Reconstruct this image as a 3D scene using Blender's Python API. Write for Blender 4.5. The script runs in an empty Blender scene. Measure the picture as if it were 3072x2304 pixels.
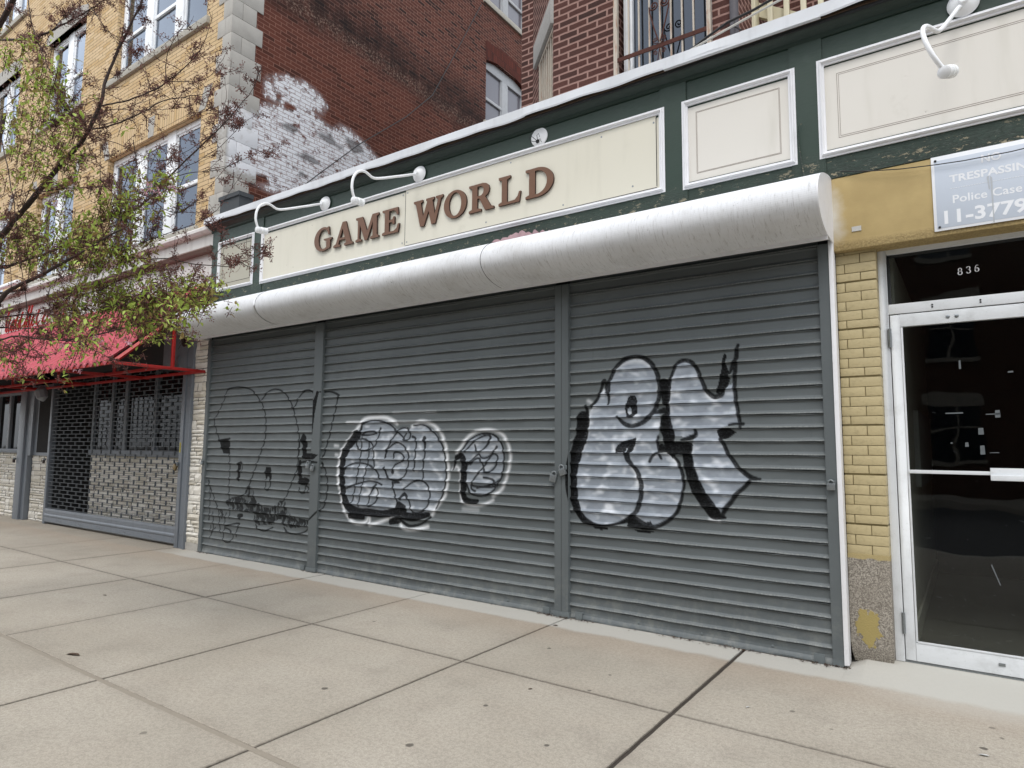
import bpy, bmesh, math, random
import numpy as np
from mathutils import Vector, Matrix
random.seed(11); NR = np.random.RandomState(5)
S = bpy.context.scene; COL = S.collection
# ---------------------------------------------------------------- camera
F_PX, YAW, PITCH, ROLL = 1961.42, 0.610420, 0.096059, 0.007842
def cam_axes():
    cy, sy = math.cos(YAW), math.sin(YAW)
    f = Vector((-sy*math.cos(PITCH), cy*math.cos(PITCH), math.sin(PITCH)))
    r = Vector((cy, sy, 0)); u = r.cross(f)
    return r*math.cos(ROLL)+u*math.sin(ROLL), -r*math.sin(ROLL)+u*math.cos(ROLL), f
r_, u_, f_ = cam_axes()
cd = bpy.data.cameras.new('camera'); cam = bpy.data.objects.new('camera', cd); COL.objects.link(cam)
cam.matrix_world = Matrix(((r_.x, u_.x, -f_.x, 0), (r_.y, u_.y, -f_.y, -5.1), (r_.z, u_.z, -f_.z, 1.475), (0, 0, 0, 1)))
cd.sensor_width = 36; cd.lens = F_PX/3072*36; cd.clip_end = 1500; cd.clip_start = .05
S.camera = cam
# ---------------------------------------------------------------- sky and sun
SUN_EL, SUN_ROT = math.radians(58), math.radians(160)
w = bpy.data.worlds.new('World'); S.world = w; w.use_nodes = True
nt = w.node_tree; N_ = nt.nodes; bg = N_['Background']
sky = N_.new('ShaderNodeTexSky'); sky.sky_type = 'NISHITA'; sky.sun_disc = False
sky.sun_elevation = SUN_EL; sky.sun_rotation = SUN_ROT; sky.dust_density = 3; sky.air_density = 1.0
tc = N_.new('ShaderNodeTexCoord'); nz = N_.new('ShaderNodeTexNoise'); nz.inputs['Scale'].default_value = 2.2; nz.inputs['Detail'].default_value = 7
rp = N_.new('ShaderNodeValToRGB'); rp.color_ramp.elements[0].position = .3; rp.color_ramp.elements[1].position = .68
rp.color_ramp.elements[0].color = (.35,)*3+(1,); rp.color_ramp.elements[1].color = (1, 1, 1, 1)
mx = N_.new('ShaderNodeMix'); mx.data_type = 'RGBA'
mx.inputs['B'].default_value = (11.5, 11.9, 12.4, 1)
nt.links.new(tc.outputs['Generated'], nz.inputs['Vector']); nt.links.new(nz.outputs['Fac'], rp.inputs['Fac'])
nt.links.new(rp.outputs['Color'], mx.inputs['Factor']); nt.links.new(sky.outputs['Color'], mx.inputs['A'])
nt.links.new(mx.outputs['Result'], bg.inputs['Color']); bg.inputs['Strength'].default_value = .1
sl = bpy.data.lights.new('sun', 'SUN'); sl.energy = .9; sl.angle = math.radians(22); sl.color = (1, .97, .93)
so = bpy.data.objects.new('sun', sl); COL.objects.link(so)
sd = Vector((math.sin(SUN_ROT)*math.cos(SUN_EL), math.cos(SUN_ROT)*math.cos(SUN_EL), math.sin(SUN_EL)))
so.rotation_euler = sd.to_track_quat('Z', 'Y').to_euler(); so.location = (0, -10, 20)
S.view_settings.view_transform = 'Standard'; S.view_settings.look = 'None'; S.view_settings.exposure = 0.76; S.view_settings.gamma = 1
S.cycles.max_bounces = 6; S.cycles.transparent_max_bounces = 12
# ---------------------------------------------------------------- node helpers
def lin(c):
    if isinstance(c, str):
        c = [int(c[i:i+2], 16)/255 for i in (0, 2, 4)]
    return tuple((v/12.92 if v <= .04045 else ((v+.055)/1.055)**2.4) for v in c[:3])+(1,)
class G:
    def __init__(s, name):
        s.m = bpy.data.materials.new(name); s.m.use_nodes = True; s.t = s.m.node_tree; s.n = s.t.nodes
        s.b = s.n['Principled BSDF']; s.out = s.n['Material Output']
        s.tc = s.n.new('ShaderNodeTexCoord')
    def link(s, a, b): s.t.links.new(a, b)
    def val(s, sock, v):
        if hasattr(v, 'is_linked') or isinstance(v, bpy.types.NodeSocket): s.link(v, sock)
        else: sock.default_value = v
    def uv(s): return s.tc.outputs['UV']
    def obj(s): return s.tc.outputs['Object']
    def mapv(s, v, scale=(1, 1, 1), loc=(0, 0, 0), rot=(0, 0, 0)):
        n = s.n.new('ShaderNodeMapping'); s.link(v, n.inputs['Vector']); n.inputs['Scale'].default_value = scale
        n.inputs['Location'].default_value = loc; n.inputs['Rotation'].default_value = rot; return n.outputs[0]
    def noise(s, v, scale=5, detail=4, rough=.55, dist=0):
        n = s.n.new('ShaderNodeTexNoise'); s.link(v, n.inputs['Vector']); n.inputs['Scale'].default_value = scale
        n.inputs['Detail'].default_value = detail; n.inputs['Roughness'].default_value = rough; n.inputs['Distortion'].default_value = dist
        return n.outputs['Fac']
    def vor(s, v, scale=5, feature='F1', out='Distance', rnd=1):
        n = s.n.new('ShaderNodeTexVoronoi'); s.link(v, n.inputs['Vector']); n.inputs['Scale'].default_value = scale; n.feature = feature
        n.inputs['Randomness'].default_value = rnd
        return n.outputs[out]
    def ramp(s, f, a, b, lo=0., hi=1.):
        n = s.n.new('ShaderNodeMapRange'); s.link(f, n.inputs[0]); n.inputs[1].default_value = a; n.inputs[2].default_value = b
        n.inputs[3].default_value = lo; n.inputs[4].default_value = hi; n.interpolation_type = 'SMOOTHSTEP' if a < b else 'LINEAR'; n.clamp = True; return n.outputs[0]
    def math(s, op, a, b=0.):
        n = s.n.new('ShaderNodeMath'); n.operation = op; s.val(n.inputs[0], a); s.val(n.inputs[1], b); return n.outputs[0]
    def mix(s, f, a, b, mode='MIX'):
        n = s.n.new('ShaderNodeMix'); n.data_type = 'RGBA'; n.blend_type = mode
        s.val(n.inputs['Factor'], f)
        for k, v in (('A', a), ('B', b)):
            if isinstance(v, str): v = lin(v)
            s.val(n.inputs[k], v)
        return n.outputs['Result']
    def sep(s, v):
        n = s.n.new('ShaderNodeSeparateXYZ'); s.link(v, n.inputs[0]); return n.outputs
    def attr(s, name):
        n = s.n.new('ShaderNodeAttribute'); n.attribute_name = name; return n.outputs
    def bump(s, h, strength=.3, dist=.01, normal=None):
        n = s.n.new('ShaderNodeBump'); s.link(h, n.inputs['Height']); n.inputs['Strength'].default_value = strength
        n.inputs['Distance'].default_value = dist
        if normal: s.link(normal, n.inputs['Normal'])
        return n.outputs[0]
    def fin(s, col=None, rough=.6, normal=None, metal=0., spec=.5):
        if col is not None: s.val(s.b.inputs['Base Color'], lin(col) if isinstance(col, str) else col)
        s.val(s.b.inputs['Roughness'], rough); s.val(s.b.inputs['Metallic'], metal); s.b.inputs['Specular IOR Level'].default_value = spec
        if normal is not None: s.link(normal, s.b.inputs['Normal'])
        return s.m
MATS = {}
def paint(name, col, rough=.5, var=.12, bump=.08, scale=6, dirt=None, dirt_amt=.3, streak=False, metal=0., spec=.5, speck=0.):
    """painted / plain surface: soft tone variation, optional dirt patches or streaks"""
    g = G(name); o = g.obj()
    n1 = g.noise(o, scale, 5); n2 = g.noise(o, scale*9, 4)
    c = lin(col); lo = tuple(v*(1-var) for v in c[:3])+(1,); hi = tuple(min(1, v*(1+var*.6)) for v in c[:3])+(1,)
    k = g.mix(n1, lo, hi)
    if dirt:
        v = g.mapv(o, (1, 1, .12) if streak else (1, 1, 1)); d = g.noise(v, scale*3.3, 8, .65)
        k = g.mix(g.math('MULTIPLY', g.ramp(d, .48, .72), dirt_amt), k, dirt)
    if speck:
        sp = g.noise(o, 90, 2); k = g.mix(g.math('MULTIPLY', g.ramp(sp, .66, .74), speck), k, dirt or '202020')
    nb = g.bump(g.math('ADD', n2, g.math('MULTIPLY', n1, .5)), bump, .01) if bump else None
    MATS[name] = g.fin(k, g.ramp(n2, 0, 1, max(.05, rough-.12), min(1, rough+.12)), nb, metal, spec); return MATS[name]
def brick(name, c1, c2, c3, mortar, bw=.205, bh=.0677, ms=.006, bumpd=.006, dark=None, rough=.85, off=.5, loc=(0, 0, 0), var=.25, blend=None, shade='1a0f0c'):
    g = G(name); u = g.uv()
    wv = g.mapv(u, (1, 1, 1), loc)
    # slightly wavy courses
    nz = g.noise(u, 9, 2); n = g.n.new('ShaderNodeVectorMath'); n.operation = 'ADD'; g.link(wv, n.inputs[0])
    cmb = g.n.new('ShaderNodeCombineXYZ'); g.link(g.math('MULTIPLY', g.math('SUBTRACT', nz, .5), .012), cmb.inputs[1]); g.link(g.math('MULTIPLY', g.math('SUBTRACT', nz, .5), .01), cmb.inputs[0]); g.link(cmb.outputs[0], n.inputs[1])
    bt = g.n.new('ShaderNodeTexBrick'); g.link(n.outputs[0], bt.inputs['Vector']); bt.offset = off
    bt.inputs['Scale'].default_value = 1; bt.inputs['Brick Width'].default_value = bw; bt.inputs['Row Height'].default_value = bh
    bt.inputs['Mortar Size'].default_value = ms; bt.inputs['Mortar Smooth'].default_value = .25; bt.inputs['Bias'].default_value = 0
    bt.inputs['Color1'].default_value = (0, 0, 0, 1); bt.inputs['Color2'].default_value = (1, 1, 1, 1); bt.inputs['Mortar'].default_value = (.5, .5, .5, 1)
    rr = g.n.new('ShaderNodeValToRGB'); g.link(bt.outputs['Color'], rr.inputs[0]); cr = rr.color_ramp
    cr.elements[0].color = lin(c1); cr.elements[1].color = lin(c3); e = cr.elements.new(.5); e.color = lin(c2)
    if dark: e = cr.elements.new(.08); e.color = lin(dark); cr.elements[0].color = lin(dark); e = cr.elements.new(.16); e.color = lin(c1)
    n1 = g.noise(u, 1.3, 5); n2 = g.noise(u, 60, 4, .7)
    k = g.mix(g.ramp(n2, .3, .7, 0, var), rr.outputs[0], shade)
    k = g.mix(g.ramp(n1, .3, .75, .22 if shade == '1a0f0c' else .1, 0), k, shade)
    k = g.mix(bt.outputs['Fac'], k, mortar)
    h = g.math('SUBTRACT', g.math('MULTIPLY', n2, .35), bt.outputs['Fac'])
    if blend: g.brf = bt.outputs['Fac']; k = blend(g, k)
    nb = g.bump(h, .9, bumpd); MATS[name] = g.fin(k, rough, nb, 0, .2); return MATS[name]
def glass(name, tint='11161c', alpha=.0, rough=.03, refl=1., gc=(.95, .97, 1, 1)):
    """window pane: mirror-like Fresnel reflection over partly see-through glass"""
    g = G(name); g.n.remove(g.b)
    gl = g.n.new('ShaderNodeBsdfGlossy'); gl.inputs['Roughness'].default_value = rough; gl.inputs['Color'].default_value = gc
    tr = g.n.new('ShaderNodeBsdfTransparent'); tr.inputs['Color'].default_value = lin(tint)
    df = g.n.new('ShaderNodeBsdfDiffuse'); df.inputs['Color'].default_value = lin(tint)
    m1 = g.n.new('ShaderNodeMixShader'); m1.inputs[0].default_value = 1-alpha if alpha else 0
    g.link(tr.outputs[0], m1.inputs[2]); g.link(df.outputs[0], m1.inputs[1])
    if not alpha: m1.inputs[0].default_value = 1
    fr = g.n.new('ShaderNodeLayerWeight'); rfl = g.math('ADD', .04, g.math('MULTIPLY', .96, g.math('POWER', fr.outputs['Facing'], 5.)))
    m2 = g.n.new('ShaderNodeMixShader'); g.link(g.math('MINIMUM', g.math('MULTIPLY', rfl, refl), 1.), m2.inputs[0])
    g.link(m1.outputs[0], m2.inputs[1]); g.link(gl.outputs[0], m2.inputs[2])
    bn = g.bump(g.noise(g.obj(), 1.7, 2), .05, .05); g.link(bn, gl.inputs['Normal'])
    g.link(m2.outputs[0], g.out.inputs[0]); MATS[name] = g.m; return g.m
# ---------------------------------------------------------------- mesh helpers
def children(o): return [c for c in bpy.data.objects if c.parent == o]
def tag(o, label=None, cat=None, group=None, kind=None):
    if label: o['label'] = label
    if cat: o['category'] = cat
    if group: o['group'] = group
    if kind: o['kind'] = kind
    return o
def empty(name, loc, label, cat, group=None, rz=0):
    o = bpy.data.objects.new(name, None); COL.objects.link(o); o.location = loc; o.rotation_euler = (0, 0, rz); o.empty_display_size = .1
    return tag(o, label, cat, group)
class MB:
    def __init__(s): s.v = []; s.f = []; s.mi = []; s.uvs = {}
    def quad(s, *p, mi=0):
        i = len(s.v); s.v += [tuple(q) for q in p]; s.f.append(tuple(range(i, i+len(p)))); s.mi.append(mi); return s
    def box(s, x0, x1, y0, y1, z0, z1, mi=0, M=None):
        i = len(s.v); P = [(x0, y0, z0), (x1, y0, z0), (x1, y1, z0), (x0, y1, z0), (x0, y0, z1), (x1, y0, z1), (x1, y1, z1), (x0, y1, z1)]
        if M: P = [tuple(M @ Vector(p)) for p in P]
        s.v += P
        for q in ((0, 3, 2, 1), (4, 5, 6, 7), (0, 1, 5, 4), (1, 2, 6, 5), (2, 3, 7, 6), (3, 0, 4, 7)): s.f.append(tuple(i+k for k in q)); s.mi.append(mi)
        return s
    def prism(s, pts, a, b, axis='x', mi=0, cap=True):
        """closed 2D outline extruded along axis from a to b; pts are (y,z) for x, (x,z) for y, (x,y) for z"""
        def P(p, t): return {'x': (t, p[0], p[1]), 'y': (p[0], t, p[1]), 'z': (p[0], p[1], t)}[axis]
        i = len(s.v); n = len(pts); s.v += [P(p, a) for p in pts]+[P(p, b) for p in pts]
        for k in range(n): s.f.append((i+k, i+(k+1) % n, i+n+(k+1) % n, i+n+k)); s.mi.append(mi)
        if cap: s.f.append(tuple(i+k for k in range(n))[::-1]); s.f.append(tuple(i+n+k for k in range(n))); s.mi += [mi, mi]
        return s
    def tube(s, pts, r, seg=8, mi=0, cap=True):
        """r: radius or list"""
        pts = [Vector(p) for p in pts]; n = len(pts); rr = r if isinstance(r, (list, tuple)) else [r]*n
        i0 = len(s.v); up = Vector((0, 0, 1)); prev = None
        for k, p in enumerate(pts):
            d = (pts[min(k+1, n-1)]-pts[max(k-1, 0)]).normalized()
            if prev is None:
                a = d.cross(up); a = a.normalized() if a.length > .05 else d.cross(Vector((1, 0, 0))).normalized()
            else:
                a = (prev-d*prev.dot(d)); a = a.normalized() if a.length > 1e-6 else d.cross(up).normalized()
            prev = a; b = d.cross(a)
            for j in range(seg):
                t = 2*math.pi*j/seg; s.v.append(tuple(p+(a*math.cos(t)+b*math.sin(t))*rr[k]))
        for k in range(n-1):
            for j in range(seg): s.f.append((i0+k*seg+j, i0+k*seg+(j+1) % seg, i0+(k+1)*seg+(j+1) % seg, i0+(k+1)*seg+j)); s.mi.append(mi)
        if cap: s.f.append(tuple(i0+j for j in range(seg))[::-1]); s.f.append(tuple(i0+(n-1)*seg+j for j in range(seg))); s.mi += [mi, mi]
        return s
    def lathe(s, prof, c, axis, seg=24, mi=0):
        """prof: list of (r, h) along axis from centre c"""
        ax = Vector(axis).normalized(); a = ax.orthogonal().normalized(); b = ax.cross(a); i0 = len(s.v); c = Vector(c)
        for r, h in prof:
            for j in range(seg):
                t = 2*math.pi*j/seg; s.v.append(tuple(c+ax*h+(a*math.cos(t)+b*math.sin(t))*r))
        for k in range(len(prof)-1):
            for j in range(seg): s.f.append((i0+k*seg+j, i0+k*seg+(j+1) % seg, i0+(k+1)*seg+(j+1) % seg, i0+(k+1)*seg+j)); s.mi.append(mi)
        s.f.append(tuple(i0+j for j in range(seg))[::-1]); s.f.append(tuple(i0+(len(prof)-1)*seg+j for j in range(seg))); s.mi += [mi, mi]
        return s
    def build(s, name, mats, parent=None, bevel=0, smooth=False, angle=35, orig=None):
        me = bpy.data.meshes.new(name); V = s.v
        o = None
        off = Vector((0, 0, 0))
        if parent is not None: off = parent.matrix_basis.translation
        elif orig is not None: off = Vector(orig)
        if off.length: V = [(a-off.x, b-off.y, c-off.z) for a, b, c in V]
        me.from_pydata(V, [], s.f)
        mats = mats if isinstance(mats, (list, tuple)) else [mats]
        for m in mats: me.materials.append(m)
        me.polygons.foreach_set('material_index', s.mi)
        bm = bmesh.new(); bm.from_mesh(me); bmesh.ops.remove_doubles(bm, verts=bm.verts, dist=1e-5); bmesh.ops.recalc_face_normals(bm, faces=bm.faces)
        if bevel: bmesh.ops.bevel(bm, geom=[e for e in bm.edges if len(e.link_faces) == 2 and e.calc_face_angle(0) > .5], offset=bevel, segments=2, affect='EDGES', profile=.6)
        ul = bm.loops.layers.uv.new('UVMap')
        for f in bm.faces:
            n = f.normal
            if abs(n.z) > .8: T, B = Vector((1, 0, 0)), Vector((0, 1, 0))
            else: T = Vector((-n.y, n.x, 0)).normalized(); B = Vector((0, 0, 1))
            for l in f.loops: p = l.vert.co+off; l[ul].uv = (p.dot(T), p.dot(B))
            f.smooth = smooth or bool(bevel)
        bm.to_mesh(me); bm.free()
        if smooth or bevel: me.set_sharp_from_angle(angle=math.radians(angle))
        o = bpy.data.objects.new(name, me); COL.objects.link(o)
        if parent is not None:
            o.parent = parent
            if parent.type != 'EMPTY' : o.location = (0, 0, 0)
        elif orig is not None: o.location = orig
        return o
ORIG = {}
def part(mb, name, mats, parent, **k):
    """child of an Empty whose origin is parent['_o']"""
    return mb.build(name, mats, parent, **k)
def subpart(mb, name, mats, par, root, **k):
    """child of a part (part sits at the root's origin)"""
    o = mb.build(name, mats, None, orig=tuple(root.matrix_basis.translation), **k)
    o.location = (0, 0, 0); o.parent = par; return o
def grid(us, vs, P, name, mats, parent=None, attrs=None, skip=None, uvf=None, smooth=False, orig=(0, 0, 0)):
    """numpy grid mesh: P(U,V)->(x,y,z) arrays"""
    U, V = np.meshgrid(us, vs); X, Y, Z = P(U, V); nu, nv = len(us), len(vs)
    co = np.stack([X-orig[0], Y-orig[1], Z-orig[2]], -1).reshape(-1, 3)
    idx = np.arange(nu*nv).reshape(nv, nu)
    q = np.stack([idx[:-1, :-1], idx[:-1, 1:], idx[1:, 1:], idx[1:, :-1]], -1).reshape(-1, 4)
    if skip is not None:
        uc = (U[:-1, :-1]+U[1:, 1:])/2; vc = (V[:-1, :-1]+V[1:, 1:])/2; keep = ~skip(uc, vc).reshape(-1); q = q[keep]
    me = bpy.data.meshes.new(name); me.vertices.add(len(co)); me.vertices.foreach_set('co', co.ravel())
    me.loops.add(q.size); me.loops.foreach_set('vertex_index', q.ravel().astype(np.int32))
    me.polygons.add(len(q)); me.polygons.foreach_set('loop_start', np.arange(0, q.size, 4, dtype=np.int32))
    me.update(calc_edges=True); me.validate()
    me.polygons.foreach_set('use_smooth', np.full(len(q), bool(smooth)))
    uvl = me.uv_layers.new(name='UVMap'); uvc = np.stack(uvf(U, V) if uvf else (U, V), -1).reshape(-1, 2)
    uvl.data.foreach_set('uv', uvc[q.ravel()].ravel())
    if attrs is not None:
        for an, arr in attrs.items():
            a = me.color_attributes.new(an, 'FLOAT_COLOR', 'POINT'); a.data.foreach_set('color', arr.reshape(-1, 4).astype(np.float32).ravel())
    for m in (mats if isinstance(mats, (list, tuple)) else [mats]): me.materials.append(m)
    o = bpy.data.objects.new(name, me); COL.objects.link(o)
    if parent is not None: o.parent = parent
    return o
# ---------------------------------------------------------------- traced outlines (metres on their own walls)
SILVER=[[[-2.547,2.042],[-2.496,2.14],[-2.416,2.217],[-2.299,2.244],[-2.195,2.215],[-2.13,2.153],[-2.09,2.071],[-2.073,1.975],[-2.088,1.88],[-2.107,1.811],[-2.076,1.732],[-2.102,1.543],[-2.102,1.517],[-2.099,1.44],[-2.014,1.424],[-1.98,1.416],[-1.928,1.358],[-1.899,1.284],[-1.886,1.201],[-1.912,1.059],[-1.988,0.922],[-2.123,0.841],[-2.24,0.845],[-2.342,0.898],[-2.467,0.842],[-2.655,0.815],[-2.809,0.867],[-2.887,1.017],[-2.903,1.2],[-2.87,1.404],[-2.796,1.571],[-2.754,1.635],[-2.743,1.773],[-2.67,1.873],[-2.639,1.936],[-2.577,1.989]],[[-2.019,1.757],[-2.002,1.971],[-1.96,2.107],[-1.932,2.157],[-1.879,2.184],[-1.826,2.176],[-1.751,2.078],[-1.69,1.932],[-1.621,1.871],[-1.554,1.91],[-1.512,1.965],[-1.476,1.988],[-1.46,1.825],[-1.44,1.671],[-1.52,1.656],[-1.602,1.624],[-1.595,1.567],[-1.541,1.454],[-1.464,1.34],[-1.373,1.251],[-1.477,1.133],[-1.592,0.988],[-1.704,1.078],[-1.768,1.214],[-1.816,1.336],[-1.822,1.485],[-1.777,1.601],[-1.846,1.56],[-1.995,1.585]],[[-5.914,1.465],[-5.762,1.571],[-5.657,1.691],[-5.594,1.751],[-5.423,1.778],[-5.234,1.745],[-5.069,1.656],[-4.971,1.684],[-4.892,1.654],[-4.816,1.703],[-4.665,1.701],[-4.534,1.637],[-4.44,1.514],[-4.382,1.339],[-4.37,1.206],[-4.385,1.072],[-4.444,0.935],[-4.495,0.839],[-4.676,0.747],[-4.863,0.721],[-5.018,0.738],[-5.258,0.722],[-5.506,0.691],[-5.721,0.677],[-5.858,0.757],[-5.934,0.933],[-5.991,1.159],[-5.987,1.311]],[[-4.176,1.447],[-4.074,1.551],[-3.959,1.607],[-3.817,1.601],[-3.706,1.539],[-3.65,1.441],[-3.648,1.309],[-3.674,1.189],[-3.755,1.065],[-3.879,1.005],[-4.021,1.009],[-4.11,1.095],[-4.171,1.23]]]
WHITE=[[[[-2.476,2.139,0.014],[-2.446,2.169,0.014],[-2.377,2.2,0.014],[-2.29,2.206,0.013],[-2.223,2.19,0.013],[-2.167,2.155,0.013]],0.8],[[[-2.6,1.971,0.02],[-2.593,1.943,0.014]],0.8],[[[-2.748,1.885,0.031],[-2.711,1.865,0.021]],0.7],[[[-2.724,1.8,0.026],[-2.733,1.718,0.031],[-2.744,1.635,0.026],[-2.763,1.571,0.026],[-2.786,1.488,0.021],[-2.818,1.414,0.017]],0.6],[[[-1.695,1.916,0.015],[-1.666,1.877,0.018],[-1.629,1.857,0.018],[-1.588,1.874,0.013]],0.9],[[[-2.506,1.498,0.03],[-2.501,1.453,0.03]],0.8],[[[-2.292,1.16,0.024],[-2.287,1.221,0.024],[-2.3,1.264,0.025],[-2.338,1.306,0.023]],0.8],[[[-2.395,1.305,0.025],[-2.405,1.269,0.021]],0.6],[[[-2.273,1.56,0.013],[-2.307,1.517,0.011],[-2.317,1.464,0.011]],0.6],[[[-1.674,0.935,0.016],[-1.609,0.927,0.016]],0.8],[[[-2.078,1.44,0.011],[-2.024,1.432,0.011],[-1.98,1.399,0.011],[-1.946,1.349,0.011]],0.6],[[[-2.097,1.984,0.013],[-2.094,1.932,0.013]],0.5],[[[-1.989,1.979,0.011],[-1.995,1.876,0.013],[-1.983,1.773,0.011]],0.5],[[[-1.809,1.501,0.01],[-1.815,1.427,0.01]],0.5],[[[-5.982,0.992,0.051],[-6.009,1.158,0.051],[-5.997,1.28,0.052],[-5.957,1.419,0.052],[-5.828,1.556,0.051],[-5.689,1.692,0.051],[-5.595,1.773,0.051],[-5.424,1.792,0.05],[-5.236,1.781,0.049],[-5.081,1.721,0.049]],1.0],[[[-4.854,1.682,0.044],[-4.741,1.734,0.044],[-4.591,1.71,0.043],[-4.461,1.623,0.043],[-4.382,1.474,0.042],[-4.35,1.313,0.042],[-4.34,1.206,0.042],[-4.356,1.099,0.042],[-4.388,0.978,0.041],[-4.475,0.88,0.042],[-4.548,0.782,0.042]],0.9],[[[-5.957,0.947,0.043],[-5.908,0.784,0.043],[-5.809,0.671,0.042],[-5.674,0.614,0.042],[-5.525,0.635,0.041],[-5.475,0.708,0.041],[-5.46,0.611,0.041]],0.9],[[[-5.46,0.611,0.037],[-5.256,0.666,0.037],[-5.057,0.724,0.036],[-4.956,0.62,0.036],[-4.784,0.614,0.035],[-4.599,0.658,0.035]],1.0],[[[-5.882,1.74,0.024],[-5.725,1.742,0.024],[-5.637,1.736,0.023]],0.8],[[[-5.092,1.731,0.017],[-4.894,1.728,0.017],[-4.591,1.732,0.016]],0.6],[[[-4.852,1.626,0.015],[-4.588,1.621,0.014]],0.5],[[[-5.136,1.838,0.013],[-4.898,1.833,0.013],[-4.52,1.83,0.013]],0.35],[[[-6.088,1.476,0.032],[-6.029,1.472,0.024]],0.8],[[[-6.059,1.371,0.032],[-6.024,1.369,0.024]],0.8],[[[-5.559,0.936,0.038],[-5.475,0.969,0.057],[-5.541,1.025,0.038]],0.7],[[[-5.43,1.424,0.038],[-5.383,1.293,0.038]],0.5],[[[-4.905,1.457,0.033],[-4.884,1.401,0.033]],0.7],[[[-5.003,0.851,0.022],[-4.828,0.833,0.025]],0.3],[[[-4.235,1.412,0.036],[-4.176,1.482,0.036],[-4.075,1.585,0.035],[-3.931,1.635,0.034],[-3.762,1.628,0.033],[-3.651,1.573,0.033],[-3.589,1.452,0.032],[-3.582,1.343,0.032],[-3.614,1.212,0.032],[-3.673,1.08,0.032],[-3.781,1.004,0.033]],0.9],[[[-4.284,1.25,0.022],[-4.232,1.274,0.022],[-4.186,1.218,0.022],[-4.181,1.092,0.022],[-4.173,0.957,0.022],[-4.092,0.907,0.022],[-3.92,0.909,0.021],[-3.781,0.966,0.021]],0.9],[[[-4.149,0.862,0.038],[-3.961,0.862,0.037]],0.35],[[[-3.956,1.438,0.043],[-3.885,1.416,0.042],[-3.759,1.44,0.041]],0.3],[[[-4.039,1.233,0.043],[-3.924,1.192,0.043]],0.3]]
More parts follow.
